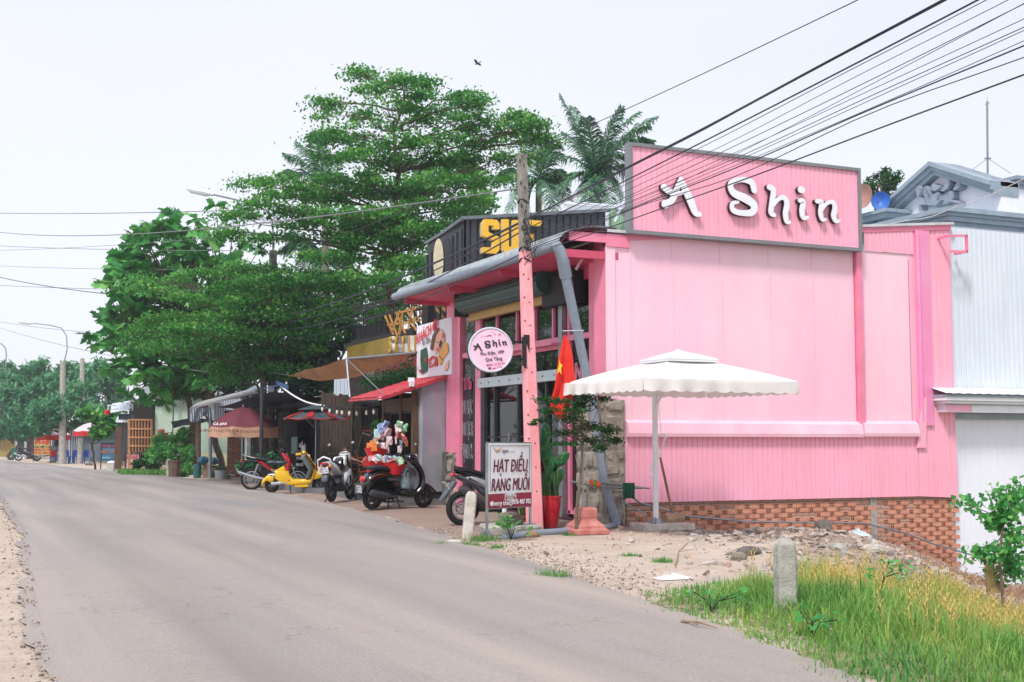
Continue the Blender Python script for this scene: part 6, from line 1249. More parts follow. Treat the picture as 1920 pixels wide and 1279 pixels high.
# ------------------------------------------------------------------ left stretch of the street
PG = mat('pale green plaster', (190, 210, 192), rough=.8, var=.06); REDT = mat('terracotta', (170, 96, 76), rough=.8)
hs = root('green_house', dp(330, 800, 66), 'pale green plastered house with grey roof behind the breadfruit tree', 'house'); mb = MB(); fb(mb, 288, 740, 440, 850, 66, 5); mb.build('wall', PG, hs); mb = MB(); fb(mb, 270, 718, 450, 741, 65.5, 6); q4(mb, [dp(280, 712, 66), dp(372, 700, 66), dp(372, 718, 65), dp(285, 724, 65)], .1); mb.build('roof', mat('pale grey roof', (176, 182, 190), rough=.5, var=.1), hs)
mb = MB(); fb(mb, 322, 725, 326, 848, 65.4, .1); fb(mb, 272, 750, 278, 850, 65.3, .2); mb.build('steel_post', DSTEEL, hs); mb = MB(); fb(mb, 300, 704, 350, 719, 67, 2); mb.build('roof_box', LGREYC, hs)
fw_ = root('garden_wall', dp(320, 850, 64), 'low blue-grey garden wall with terracotta coping and capped pillars', 'garden wall'); mb = MB(); fb(mb, 283, 818, 350, 872, 64, .2); mb.build('wall', mat('blue grey block wall', (140, 146, 156), rough=.9, var=.15, scale=2), fw_); mb = MB(); fb(mb, 283, 815, 350, 819, 63.9, .4); 
for u in (302, 340): fb(mb, u-7, 811, u+7, 816, 63.6, .7); fb(mb, u-4, 816, u+4, 870, 63.8, .4); mb.ball(dp(u, 808, 63.4), (.2, .2, .12), 10, 5)
mb.build('pillar', REDT, fw_)
lt = root('lattice_gate', dp(262, 885, 57), 'orange timber lattice gate standing open beside the bushes', 'gate'); mb = MB()
for i in range(8): u = 243+i*5.7; mb.bar(dp(u, 787, 57), dp(u, 848 if i < 6 else 880, 57), .05)
for v in (787, 804, 820, 836): mb.bar(dp(241, v, 56.97), dp(285, v+.5, 56.97), .07)
mb.build('slats', WOODL, lt); mb = MB(); mb.bar(dp(242, 786, 57), dp(242, 880, 57), .1); mb.bar(dp(284, 786, 57), dp(284, 870, 57), .1); mb.build('post', WOODL, lt)
wk = root('timber_stall', dp(235, 880, 59), 'rustic brown timber stall with dark slatted opening and curved grey awning', 'stall'); mb = MB()
for i in range(5): fb(mb, 229+i*3, 778, 231.4+i*3, 880, 58.5, .08)
fb(mb, 215, 800, 229, 880, 60, .08); mb.build('post', WOOD, wk); mb = MB(); fb(mb, 240, 752, 286, 862, 60.5, .5); mb.build('dark_wall', WOODD, wk)
mb = MB(); vs = []
for i in range(13):
    u = 206+i*3
    for j in range(6): t = j/5*1.4; vs.append(dp(u+j*1.0, 774-18*math.sin(t)-i*.5+(.8 if i % 2 else 0), 57+2.0*(1-math.cos(t))))
mb.add(vs, [(i*6+j, i*6+j+1, i*6+j+7, i*6+j+6) for i in range(12) for j in range(5)]); mb.build('curved_awning', LGREYC, wk); mb = MB()
for p, q in (((203, 760), (218, 761)), ((203, 760), (203, 773)), ((238, 757), (249, 758)), ((249, 758), (248, 770)), ((240, 769), (249, 760)), ((243, 752), (290, 757))): mb.bar(dp(*p, 57), dp(*q, 57), .06)
mb.build('steel_frame', LGREYC, wk); mb = MB(); mb.lathe([(.001, .0), (.12, .02), (.13, .2), (.05, .24)], dp(201, 778, 57), 10); one('lantern', mb, REDP, 'small red lantern hanging from the curved awning frame', 'lantern')
mb = MB(); fb(mb, 222, 776, 246, 787, 57.2, .5); mb.v = [tuple(v) for v in mb.v]; one('planter_tub', mb, mat('navy tub', (40, 56, 70), rough=.5), 'dark navy tub fixed below the curved awning', 'tub')
# boards
def signb(name, u0, v0, u1, v1, d, m, label, lines, legs=True, frame=None, cat='sign'):
    r_ = root(name, gd((u0+u1)/2, d, 0), label, cat); mb = MB(); fb(mb, u0, v0, u1, v1, d, .06); mb.build('board', m, r_); s_ = d/FPX; mb = MB()
    if legs:
        for u in (u0+1, u1-1): mb.bar(dp(u, v0, d-.02), gd(u, d-.02, 0), .05)
    mb.bar(dp(u0, v0, d-.03), dp(u1, v0, d-.03), .05); mb.build('steel_frame', DSTEEL, r_); ms = {}
    for s2, u, v, h_, m_, sq in lines:
        k = m_.name; ms.setdefault(k, (MB(), m_)); ms[k][0].text(s2, dp(u, v, d-.03), Vector(rt+(0,)), ZZ, h_*s_*1.12, .01, .03, squash=sq)
    for b_, m_ in ms.values(): b_.build('lettering', m_, r_)
    return r_
RD = mat('red print letters', (200, 36, 50), rough=.6); GN = mat('dark green letters', (36, 74, 60), rough=.6); OR = mat('orange letters', (210, 130, 50), rough=.6); LB = mat('pale blue letters', (150, 220, 240), rough=.6)
signb('noodle_board', 62, 819, 96, 853, 91, mat('ochre board', (196, 168, 100), rough=.6, var=.05), 'ochre PHỞ board with red and green lettering at the noodle stall', [('PHỞ', 79, 833, 10, RD, 1.25), ('ĐẶC BIỆT CÓ', 79, 839.5, 4.2, GN, 1.0), ('PHỞ BÒ HỦ TIẾU', 79, 845, 4.2, RD, .95), ('BÚN BÒ CƠM GÀ', 79, 850.5, 4.2, RD, .95)])
signb('menu_board', 189, 831, 218, 865, 66, mat('steel blue board', (84, 122, 150), rough=.6, col2=(56, 100, 140), scale=1.5), 'blue menu board on dark legs beside the white bin', [('Tiệm Quán', 204, 838, 5, RD, 1.1), ('HỦ  TÍU', 204, 850, 7, OR, 1.0), ('bò kho', 200, 860, 5, LB, 1)])
signb('notice_board', 235, 846, 263, 880, 58, mat('pink notice', (226, 190, 196), rough=.6, col2=(206, 120, 130), scale=3), 'pink and white notice board leaning at the timber gate', [('NƯỚC MÍA', 249, 852, 5, GN, .95), ('TRÀ ĐÁ', 247, 860, 6, RD, .9)])
# PHO stall hardware
mb = MB(); fb(mb, 144, 822, 152, 871, 83, .35); tag(mb.build('gate_pillar', CONC), 'grey gate pillar with pasted notices beside the blue chairs', 'pillar')
BC = mat('blue plastic chair', (40, 84, 190), rough=.4)
def pchair(u, d, label, g='blue plastic chairs at the noodle stall', rz=0):
    p = gd(u, d, 0); r_ = root('plastic_chair', p, label, 'chair', g, rz=rz, world=False); 
    for a, b in ((-.2, -.2), (-.2, .2), (.2, -.2), (.2, .2)): mb = MB(); mb.bar((a*1.15, b*1.15, 0), (a, b, .43), .05); mb.build('leg', BC, r_)
    mb = MB(); mb.box((0, 0, .44), (.46, .46, .04)); mb.build('seat', BC, r_); mb = MB(); mb.pillow([(-.22, .44), (.22, .44), (.2, .85), (.1, .9), (-.1, .9), (-.2, .85)], .04, .012); mb.v = [(v[1]-.21, v[0], v[2]) for v in mb.v]; mb.build('backrest', BC, r_)
pchair(131, 84, 'blue plastic chair directly right of the concrete pole', rz=.6); pchair(138, 86, 'blue plastic chair touching the gate pillar', rz=2.2); pchair(164, 84, 'blue plastic chair between pillar and parasol pole', rz=1.2)
mb = MB(); p = gd(100, 88, .42); mb.lathe([(0, 0), (.19, 0), (.21, .42), (.22, .44), (.2, .48), (0, .5)], p, 14); one('cooler', mb, REDP, 'round red drink cooler beside the PHỞ board', 'cooler'); mb = MB(); p = gd(100, 88, 0); mb.box(p+ZZ*.39, (.4, .4, .05)); [mb.bar(p+Vector((a*.18, b*.18, 0)), p+Vector((a*.14, b*.14, .4)), .05) for a in (-1, 1) for b in (-1, 1)]; one('stool', mb, BC, 'small blue stool under the red cooler', 'stool')
mb = MB(); p = dp(106, 838, 88); mb.lathe([(.03, 0), (.17, .05), (.15, .4), (.05, .75), (0, .8)], p, 10); mb.tube([p-ZZ*1.0, p+ZZ*.1], .02, 6); one('closed_parasol', mb, mat('navy canvas', (34, 42, 56), rough=.7), 'closed navy parasol standing behind the red cooler', 'parasol')
mb = MB(); vs = []
for i in range(10):
    for j in range(6): vs.append(dp(112+i*2+(j*.25*(i-5)/5), 820+j*7, 89+.12*math.sin(i*2.1)))
mb.add(vs, [(i*6+j, i*6+j+1, i*6+j+7, i*6+j+6) for i in range(9) for j in range(5)]); one('white_curtain', mb, WHITEP, 'white plastic curtain hanging behind the concrete pole', 'curtain', smooth=True)
mb = MB(); fb(mb, 108, 848, 122, 850, 87, .5); [fb(mb, u, 850, u+1.5, 868, 87, .05) for u in (109, 120)]; one('food_table', mb, WHITEP, 'small white table between cooler and concrete pole', 'table')
st2 = root('noodle_house', dp(130, 830, 95), 'blue-grey house front with grey shutters behind the far parasols', 'house'); mb = MB(); fb(mb, 96, 790, 232, 870, 93, 4); mb.build('wall', mat('mottled blue wall', (96, 110, 124), rough=.8, col2=(60, 68, 76), scale=.5), st2); mb = MB(); fb(mb, 92, 782, 236, 792, 92, 5); mb.build('roof', LGREYC, st2); mb = MB()  # wall mottled in two blue-grey tones
for i in range(9): fb(mb, 122+i*4, 800, 123.4+i*4, 868, 92.9, .05)
mb.build('shutter_bars', LGREYC, st2)
fhz = root('yellow_house', dp(20, 830, 125), 'distant yellow-green house with tiled eave left of the grey house', 'house'); mb = MB(); fb(mb, -30, 818, 28, 858, 125, 4); mb.build('wall', mat('dull yellow wall', (178, 160, 96), rough=.8, var=.2, scale=.6), fhz); mb = MB(); fb(mb, -34, 812, 30, 819, 124, 6); mb.build('roof', REDT, fhz)
fh2 = root('grey_house', dp(40, 830, 122), 'distant pale grey house wall between the tree trunks', 'house'); mb = MB(); fb(mb, 28, 812, 62, 858, 122, 4); mb.build('wall', mat('pale grey wall', (176, 184, 192), rough=.8, var=.2, scale=.5), fh2); mb = MB(); fb(mb, 33, 826, 44, 845, 121.9, .1); mb.build('window', DSTEEL, fh2)
p = gd(29, 104, 0); gb = root('wheelie_bin', p, 'green wheeled rubbish bin standing at the far roadside', 'bin', world=False); mb = MB(); mb.lathe([(0, .06), (.26, .06), (.34, .85), (0, .86)], (0, 0, 0), 4, ph=.785-A); mb.build('body', mat('green bin plastic', (46, 104, 80), rough=.5), gb); mb = MB(); mb.lathe([(.37, .85), (.37, .9), (.2, .95), (0, .95)], (0, 0, 0), 4, ph=.785-A); mb.build('lid', mat('green bin plastic', (46, 104, 80)), gb); mb = MB(); fb(mb, 26, 849, 33, 853, 103.6, .02); mb.v = [tuple(Vector(v)-p) for v in mb.v]; mb.build('label', WHITEP, gb)
rock('rubbish_bag', gd(26, 101, 0), (.4, .3, .16), 'black rubbish bag lying before the green bin', 'rubbish bag', BLACKG, seed=3); rock('rubbish_bag', gd(37, 101, 0), (.35, .3, .2), 'pale rubbish bag lying beside the black one', 'rubbish bag', WHITEP, seed=4)
p = gd(210, 61, 0); wb = root('waste_bin', p, 'squat whitish waste bin filled with a tied plastic bag', 'bin', world=False); mb = MB(); mb.lathe([(0, 0), (.2, 0), (.24, .42), (.21, .42), (.18, .06), (0, .06)], (0, 0, 0), 4, ph=.785-A); mb.build('body', mat('off white bin', (196, 194, 186), rough=.6, var=.1), wb); mb = MB(); mb.ball((0, 0, .42), (.19, .19, .1), 10, 6, .12); mb.build('bag', WHITEP, wb)
p = gd(328, 51.5, 0); pl_ = root('planter', p, 'tall octagonal brown clay planter at the roadside', 'planter', world=False); mb = MB(); mb.lathe([(0, 0), (.24, 0), (.27, .62), (.3, .62), (.3, .68), (.23, .68), (.22, .6), (0, .6)], (0, 0, 0), 8, ph=.2); mb.build('pot', mat('weathered clay', (116, 92, 78), rough=.9, col2=(82, 68, 58), scale=6), pl_)
# striped roof canopy by the maroon parasol, ragged dark parasol
ac = root('striped_canopy', dp(420, 760, 47), 'sloping grey canopy with blue-striped hanging valance over the roadside stall', 'canopy'); mb = MB(); a, b, c, d_ = dp(356, 768, 48), dp(484, 737, 46), dp(470, 732, 50), dp(372, 756, 53); q4(mb, [a, b, c, d_], .05); mb.build('sheet', mat('pale weathered sheet', (186, 186, 194), rough=.5, col2=(150, 140, 136), scale=2), ac)
SB = mat('striped valance', (224, 228, 236), rough=.8); wv = N = None
m = bpy.data.materials.new('blue stripe'); m.use_nodes = True; nt = m.node_tree; tc = nt.nodes.new('ShaderNodeTexCoord'); w2 = nt.nodes.new('ShaderNodeTexWave'); w2.inputs['Scale'].default_value = 5; r2 = nt.nodes.new('ShaderNodeValToRGB'); r2.color_ramp.interpolation = 'CONSTANT'; r2.color_ramp.elements[0].color = (.04, .06, .14, 1); r2.color_ramp.elements[1].position = .45; r2.color_ramp.elements[1].color = (.68, .72, .8, 1)
nt.links.new(tc.outputs['Object'], w2.inputs[0]); nt.links.new(w2.outputs[0], r2.inputs[0]); nt.links.new(r2.outputs[0], nt.nodes['Principled BSDF'].inputs[0]); STR = m
mb = MB(); vs = []
for i in range(15):
    for j in range(6): vs.append(dp(355+i*3.1, 767-i*.25+j*(4.2+1.2*math.sin(i*.5)), 47.8+.1*math.sin(i*1.2+j*.5)))
mb.add(vs, [(i*6+j, i*6+j+1, i*6+j+7, i*6+j+6) for i in range(14) for j in range(5)]); mb.build('valance', STR, ac, smooth=True); mb = MB(); q4(mb, [dp(455, 735, 49), dp(480, 722, 49), dp(486, 728, 48), dp(462, 739, 48)], .05); mb.build('striped_roll', STR, ac)
[MB().tube([dp(u, v, d2), gd(u, d2, 0)], .07, 8).build('post', STEEL, ac) for u, v, d2 in ((456, 745, 49), (470, 742, 46.5), (395, 765, 49))]
mb = MB(); fb(mb, 400, 748, 484, 790, 52, .1); fb(mb, 430, 806, 482, 822, 51, .05); mb.build('slatted_back', STR, ac)
rgp = root('ragged_parasol', gd(366, 56, 0), 'dark ragged parasol drooping against the breadfruit trunks', 'parasol'); mb = MB(); c = dp(366, 782, 56); vs = [c]
for i in range(12): a = i*math.pi/6; vs.append(dp(366+46*math.cos(a), 791+(5 if i % 2 else 0)+(7 if i in (7, 8) else 0), 56+1.1*math.sin(a)))
mb.add(vs, [(0, 1+i, 1+(i+1) % 12) for i in range(12)]); mb.build('canopy', mat('dark rag canvas', (60, 64, 70), rough=.8, col2=(36, 38, 42), scale=2), rgp); mb = MB(); mb.tube([c, gd(366, 56, 0)], .03, 6); mb.build('pole', DSTEEL, rgp)
bw = MB(); fb(bw, 425, 816, 452, 895, 50, .2); one('brick_wall', bw, brickmat('old brick', (166, 92, 62), (136, 70, 50), (84, 68, 60), .22, .08), 'short old brick wall between posts under the striped canopy', 'brick wall')
mb = MB(); fb(mb, 463, 810, 473, 831, 48, .04); one('poster', mb, mat('orange poster', (226, 110, 60), rough=.6, col2=(240, 180, 150), scale=8), 'orange poster hung under the maroon parasol', 'poster')
mb = MB(); fb(mb, 463, 834, 474, 858, 50, .04); one('banner_card', mb, mat('white green print', (210, 220, 206), rough=.6, col2=(110, 150, 120), scale=3), 'pale printed board below the orange poster', 'poster')
for i, (u0, v0, u1, v1, d_, col, lb) in enumerate(((380, 872, 393, 897, 50, (150, 128, 108), 'tan cardboard carton under the blue bag'), (393, 874, 406, 896, 50.6, (112, 92, 66), 'darker carton beside the parasol foot'))):
    mb = MB(); fb(mb, u0, v0, u1, v1, d_, .35); mb.k = 0; a = dp(u0, v0, d_); fb(mb, u0-.5, v0-1, u1+.5, v0+1, d_-.02, .4); one('carton', mb, mat('carton %d' % i, col, rough=.8), lb, 'carton')
rock('plastic_sack', dp(381, 869, 50), (.26, .2, .2), 'teal blue plastic sack sitting on the tan carton', 'sack', mat('teal sack', (52, 110, 136), rough=.4, var=.25, scale=6), seed=2); rock('plastic_sack', dp(401, 869, 50.6), (.2, .18, .18), 'smaller blue plastic sack on the darker carton', 'sack', mat('teal sack', (52, 110, 136)), seed=6)
mb = MB(); p = gd(371, 50, 0); mb.lathe([(0, 0), (.15, 0), (.17, .55), (0, .56)], p, 10); one('water_barrel', mb, mat('teal barrel', (48, 104, 104), rough=.5), 'slim teal barrel left of the cartons', 'barrel')
p = gd(415, 48, 0); bk = root('flower_tub', p, 'white tub of yellow-green flowers by the roadside', 'flower tub'); mb = MB(); mb.lathe([(0, 0), (.2, 0), (.24, .36), (.26, .36), (.2, .3), (0, .3)], p, 14); mb.build('tub', mat('grey white tub', (176, 182, 186), rough=.5), bk); leafcloud('flowers', blob(p+ZZ*.42, (.25, .25, .1), 260, np.random.RandomState(1), .1), None, .07, LGA, bk, seed=1)
# hand cart frame beside the red bike
hc = MB(); [hc.tube([dp(a, b, 40), dp(c, d_, 40)], .025, 6) for a, b, c, d_ in ((425, 896, 450, 866), (432, 898, 458, 870), (450, 866, 462, 866), (430, 890, 440, 892))]; hc.lathe([(.0, -.03), (.08, -.03), (.08, .03), (0, .03)], dp(427, 895, 40), 10, axis='y'); one('hand_cart', hc, DSTEEL, 'folded dark hand cart leaning behind the red motorbike', 'hand cart')
# ------------------------------------------------------------------ motorbikes (x forward, z up, rear axle left)
GREYP = mat('dull grey plastic', (84, 90, 98), rough=.5); SEATM = mat('black vinyl seat', (26, 28, 32), rough=.5, var=.1); SILV = mat('silver alloy', (170, 172, 174), rough=.35, metal=.7)
TLR = mat('red tail lens', (196, 30, 40), rough=.2, coat=.5); TLO = mat('amber lens', (236, 130, 50), rough=.2); PLT = mat('white number plate', (226, 226, 228), rough=.5); YB = mat('yellow scooter paint', (236, 186, 24), rough=.25, var=.05, coat=.5); RB = mat('red motorbike paint', (186, 20, 44), rough=.2, var=.05, coat=.5); WB = mat('white motorbike paint', (226, 228, 230), rough=.25, coat=.4); BRZ = mat('bronze brown paint', (120, 62, 44), rough=.25, coat=.4)
BKS = {}
def wheel(r_, x, R_, w_, spokes=5, thin=False, rim=DSTEEL, y0=0):
    mb = MB(); pr = []
    tw = w_/2
    for a in np.linspace(0, 2*math.pi, 11): pr.append((R_-tw*.9+tw*.9*math.cos(a), tw*math.sin(a)))
    mb.lathe(pr, (x, y0, R_), 30, axis='y', cap=False); ty = mb.build('tyre', RUBBER, r_, smooth=True); ty.name = 'wheel'
    mb = MB(); ri = R_-w_*.95; mb.lathe([(ri+.004, -tw*.5), (ri-.02, -tw*.6), (ri-.02, tw*.6), (ri+.004, tw*.5)], (x, y0, R_), 30, axis='y', cap=False); mb.lathe([(.0, -.07), (.045, -.07), (.045, .07), (0, .07)], (x, y0, R_), 12, axis='y')
    n = spokes
    for k in range(n):
        a = 2*math.pi*k/n; P1 = Vector((x+.03*math.cos(a), y0, R_+.03*math.sin(a))); P2 = Vector((x+ri*math.cos(a+.1), y0, R_+ri*math.sin(a+.1))); mb.bar(P1, P2, .008 if thin else .03, .006 if thin else .025, up=(0, 1, 0))
    mb.build('rim', rim, ty, smooth=True, angle=30); mb = MB(); mb.lathe([(ri*.45, .05), (ri*.62, .05), (ri*.62, .055), (ri*.45, .055), (ri*.45, .05)], (x, y0, R_), 20, axis='y', cap=False); mb.build('brake_disc', SILV, ty)
def part(r_, name, prof, w_, m, r=.03, y0=0, sub=1):
    mb = MB(); mb.pillow(prof, w_, r, y0, sub); return mb.build(name, m, r_, smooth=True, angle=50)
def tub(r_, name, segs, m, n=8):
    mb = MB()
    for pts, rad in segs: mb.tube(pts, rad, n)
    return mb.build(name, m, r_, smooth=True, angle=50)
def bars(r_, x, z, w_=.33, back=.08, mir=True, m=BLACK, mz=.22, grip=RUBBER):
    tub(r_, 'handlebar', [([(x-back, -w_, z+.02), (x, -w_*.4, z), (x, w_*.4, z), (x-back, w_, z+.02)], .012)], m)
    for s_ in (-1, 1):
        tub(r_, 'grip', [([(x-back-.01, s_*w_*.98, z+.022), (x-back*.6, s_*w_*.66, z+.012)], .019)], grip)
        tub(r_, 'brake_lever', [([(x-back*.4+.03, s_*w_*.55, z), (x-back+.05, s_*w_*.95, z+.0)], .006)], SILV, 5)
        if mir:
            tub(r_, 'mirror_stem', [([(x, s_*w_*.5, z), (x+.03, s_*w_*.62, z+mz*.6), (x-.02, s_*w_*.75, z+mz)], .006)], BLACK, 5); mb = MB(); mb.ball((x-.03, s_*w_*.8, z+mz+.03), (.014, .045, .036), 12, 6); mm = mb.build('mirror', BLACK, r_, smooth=True); mb = MB(); mb.ball((x-.038, s_*w_*.8, z+mz+.03), (.01, .04, .031), 12, 6); mb.build('mirror_glass', SILV, mm, smooth=True)
def plate(r_, x, z, tilt, txt='', w_=.19):
    M_ = Matrix.Rotation(tilt, 3, 'Y'); mb = MB(); mb.box((0, 0, 0), (.006, w_, .14)); mb.v = [tuple(M_ @ Vector(v)+Vector((x, 0, z))) for v in mb.v]; p = mb.build('number_plate', PLT, r_)
    mb = MB(); o = Vector((x, 0, z))+M_ @ Vector((-.005, 0, -.045)); mb.text('68-F1', o+M_ @ Vector((0, 0, .06)), (0, -1, 0), M_ @ Vector((0, 0, 1)), .07, .001); mb.text('402.16', o, (0, -1, 0), M_ @ Vector((0, 0, 1)), .075, .001); mb.build('plate_number', LK, p)
def bike(name, u, v, d, rz, label, sc_=1.0, lean=.06, cat='motorbike'):
    p = gp(u, v) if d is None else gd(u, d); r_ = root(name, p, label, cat, 'motorbikes parked before the shops', world=False); r_.rotation_euler = (lean, 0, rz); r_.scale = (sc_,)*3; return r_
# 1 black retro scooter
b = bike('motor_scooter', 745, 954, None, R(13), 'black retro scooter with a pale carrier bag on its hook', 1.04)
wheel(b, -.6, .225, .095); wheel(b, .63, .225, .09)
part(b, 'body_panel', [(-.82, .4), (-.84, .6), (-.72, .74), (-.5, .82), (-.2, .74), (-.02, .56), (.02, .38), (-.15, .34), (-.3, .52), (-.52, .56), (-.7, .46), (-.78, .3)], .34, BLACKG, .07)
part(b, 'side_stripe', [(-.8, .58), (-.7, .7), (-.55, .74), (-.3, .70), (-.32, .685), (-.55, .715), (-.7, .67)], .36, BRZ, .01); mb = MB(); mb.text('Classico', (-.25, -.182, .60), XX, ZZ, .075, .003, .01); mb.build('badge_lettering', SILV, b)
part(b, 'seat', [(-.76, .8), (-.66, .88), (-.42, .9), (-.2, .84), (-.02, .76), (-.06, .68), (-.3, .76), (-.6, .8)], .29, SEATM, .06); tub(b, 'grab_rail', [([(-.6, -.14, .84), (-.8, -.1, .85), (-.84, 0, .85), (-.8, .1, .85), (-.6, .14, .84)], .013)], BLACK)
part(b, 'floorboard', [(-.05, .3), (.0, .40), (.36, .38), (.42, .26), (.2, .24)], .32, BLACK, .03); part(b, 'leg_shield', [(.24, 1.0), (.34, 1.02), (.46, .86), (.55, .66), (.56, .46), (.46, .34), (.34, .3), (.33, .36), (.44, .46), (.48, .64), (.40, .82), (.28, .92)], .4, BLACKG, .05)
part(b, 'inner_shield', [(.25, .9), (.38, .78), (.44, .62), (.42, .46), (.34, .38), (.3, .4), (.36, .5), (.38, .62), (.33, .76), (.23, .84)], .3, GREYP, .02); mb = MB(); mb.ball((.42, -.13, .88), (.02, .035, .035), 10, 6); mb.ball((.42, .13, .88), (.02, .035, .035), 10, 6); mb.build('turn_signal', TLO, b)
part(b, 'front_fender', [(.38, .4), (.46, .5), (.6, .53), (.78, .47), (.9, .34), (.88, .32), (.76, .42), (.6, .46), (.48, .42)], .15, BLACKG, .03); part(b, 'headlight_cowl', [(.14, 1.0), (.18, 1.1), (.3, 1.14), (.4, 1.08), (.38, .98), (.26, .95)], .22, BLACKG, .06); mb = MB(); mb.ball((.38, 0, 1.05), (.04, .075, .065), 14, 8); mb.build('headlight', WHITEP, b, smooth=True)
tub(b, 'front_fork', [([(.36, 0, .95), (.63, -.06, .24)], .022), ([(.36, 0, .95), (.63, .06, .24)], .022)], BLACK); bars(b, .24, 1.06, .34, .1, mz=.24); tub(b, 'exhaust', [([(-.1, -.15, .26), (-.35, -.18, .27)], .025), ([(-.3, -.19, .28), (-.38, -.2, .29), (-.74, -.21, .36), (-.78, -.21, .37)], [.04, .065, .07, .05])], mat('matt grey muffler', (56, 60, 68), rough=.45), 12)
part(b, 'engine', [(-.6, .2), (-.6, .36), (-.2, .4), (0, .32), (-.05, .2)], .2, DSTEEL, .04, .0); mb = MB(); mb.ball((-.85, 0, .62), (.04, .1, .065), 12, 8); mb.build('tail_light', TLR, b, smooth=True); part(b, 'rear_fender', [(-.84, .5), (-.9, .3), (-.94, .22), (-.9, .22), (-.8, .4)], .14, BLACK, .02); plate(b, -.915, .42, R(-12)); tub(b, 'side_stand', [([(-.1, -.12, .24), (-.05, -.2, .0)], .014), ([(-.14, .1, .24), (-.14, .14, 0)], .014)], BLACK)
mb = MB(); mb.pillow([(-.02, .42), (.2, .40), (.22, .55), (.16, .78), (.1, .86), (.07, .8), (.0, .66)], .2, .05, -.06); tag(mb.build('carrier_bag', mat('pale blue carrier bag', (178, 206, 214), rough=.45, bump=.6, bscale=12, trans=.2), None, smooth=True), 'pale blue plastic carrier bag hanging inside the black scooter', 'bag').matrix_world = b.matrix_basis @ Matrix.Translation((.08, -.1, -.02)) if False else b.matrix_basis
# 2 yellow scooter
b = bike('motor_scooter', 555, 925, 35.2, R(-24)+R(4), 'yellow boxy scooter with a thin dark seat', 1.05)
wheel(b, -.62, .195, .11); wheel(b, .63, .195, .11)
part(b, 'body_panel', [(-.54, .6), (-.17, .58), (-.15, .49), (-.06, .37), (.39, .36), (.49, .6), (.51, .69), (.27, 1.04), (.31, 1.06), (.53, .7), (.55, .6), (.45, .28), (.36, .23), (-.24, .2), (-.52, .38)], .3, YB, .03, 0, 0)
part(b, 'seat_prow', [(-.56, .58), (-.3, .73), (-.24, .58)], .16, YB, .02, 0, 0); part(b, 'rear_fender', [(-.9, .16), (-.87, .34), (-.75, .46), (-.57, .45), (-.56, .3), (-.63, .27), (-.76, .32)], .2, YB, .03, 0, 0); part(b, 'front_fender', [(.43, .34), (.5, .64), (.74, .47), (.62, .37)], .2, YB, .03, 0, 0); part(b, 'battery_box', [(0, .14), (0, .24), (.36, .24), (.36, .15)], .26, YB, .02, 0, 0)
part(b, 'inner_shield', [(.2, .95), (.27, 1.0), (.47, .67), (.37, .38), (.27, .4), (.35, .62), (.21, .82)], .34, GREYP, .02, 0, 0); part(b, 'seat', [(-.76, .84), (-.6, .87), (-.5, .84), (-.4, .86), (-.22, .84), (-.2, .78), (-.4, .75), (-.76, .76)], .24, mat('slate vinyl', (40, 50, 62), rough=.4), .04); tub(b, 'seat_post', [([(-.4, 0, .78), (-.35, 0, .6)], .02), ([(-.6, -.08, .4), (-.7, -.08, .62), (-.55, -.08, .6)], .012)], DSTEEL)
part(b, 'handlebar_cowl', [(0, .99), (.03, 1.07), (.12, 1.06), (.2, 1.13), (.29, 1.1), (.26, 1.02), (.12, 1.0)], .3, YB, .05); bars(b, .2, 1.08, .33, .16, mir=False); tub(b, 'front_fork', [([(.4, 0, .8), (.63, -.07, .2)], .022), ([(.4, 0, .8), (.63, .07, .2)], .022)], BLACK)
tub(b, 'exhaust', [([(-.2, -.14, .26), (-.4, -.17, .27)], .02), ([(-.36, -.18, .27), (-.62, -.19, .25)], [.05, .055])], CHROME, 14); mb = MB(); mb.lathe([(.0, 0), (.036, 0), (.036, .012), (0, .012)], (-.632, -.19, .25), 12, axis='x'); mb.build('exhaust_tip', BLACK, b); tub(b, 'side_stand', [([(-.12, -.12, .2), (-.1, -.18, 0)], .014)], BLACK); mb = MB(); mb.ball((-.15, -.152, .34), (.018, .004, .018), 8, 4); mb.build('key_lock', BLACK, b); mb = MB(); mb.ball((.36, 0, .95), (.03, .07, .07), 12, 8); mb.build('headlight', WHITEP, b)
# 3 red underbone
b = bike('motorbike', 516, 914, 37.2, R(-20), 'red underbone motorbike with black seat and long chrome exhaust', 1.1)
wheel(b, -.61, .29, .075, 14, True, SILV); wheel(b, .62, .29, .07, 14, True, SILV)
part(b, 'side_panel', [(-.52, .82), (-.3, .76), (-.1, .6), (.1, .52), (.12, .46), (-.06, .5), (-.24, .6)], .24, RB, .03); part(b, 'tail_panel', [(-.86, .8), (-.78, .86), (-.5, .84), (-.3, .7), (-.5, .74), (-.72, .76)], .2, BLACKG, .03); part(b, 'silver_panel', [(-.15, .6), (.2, .5), (.16, .44), (-.02, .46)], .25, SILV, .02); part(b, 'leg_shield', [(.16, 1.0), (.26, 1.02), (.46, .8), (.4, .5), (.28, .36), (.2, .4), (.3, .56), (.32, .76)], .34, RB, .03)
part(b, 'seat', [(-.8, .9), (-.6, .93), (-.3, .86), (-.02, .82), (.0, .76), (-.3, .78), (-.7, .84)], .24, SEATM, .05); tub(b, 'grab_rail', [([(-.5, -.14, .86), (-.8, -.12, .94), (-.84, 0, .95), (-.8, .12, .94), (-.5, .14, .86)], .012)], SILV); part(b, 'front_fender', [(.36, .5), (.5, .62), (.7, .6), (.88, .46), (.86, .44), (.68, .56), (.5, .57)], .1, BLACKG, .02); part(b, 'rear_fender', [(-.84, .78), (-.94, .56), (-1.0, .36), (-.97, .36), (-.86, .6), (-.74, .72)], .12, BLACK, .02)
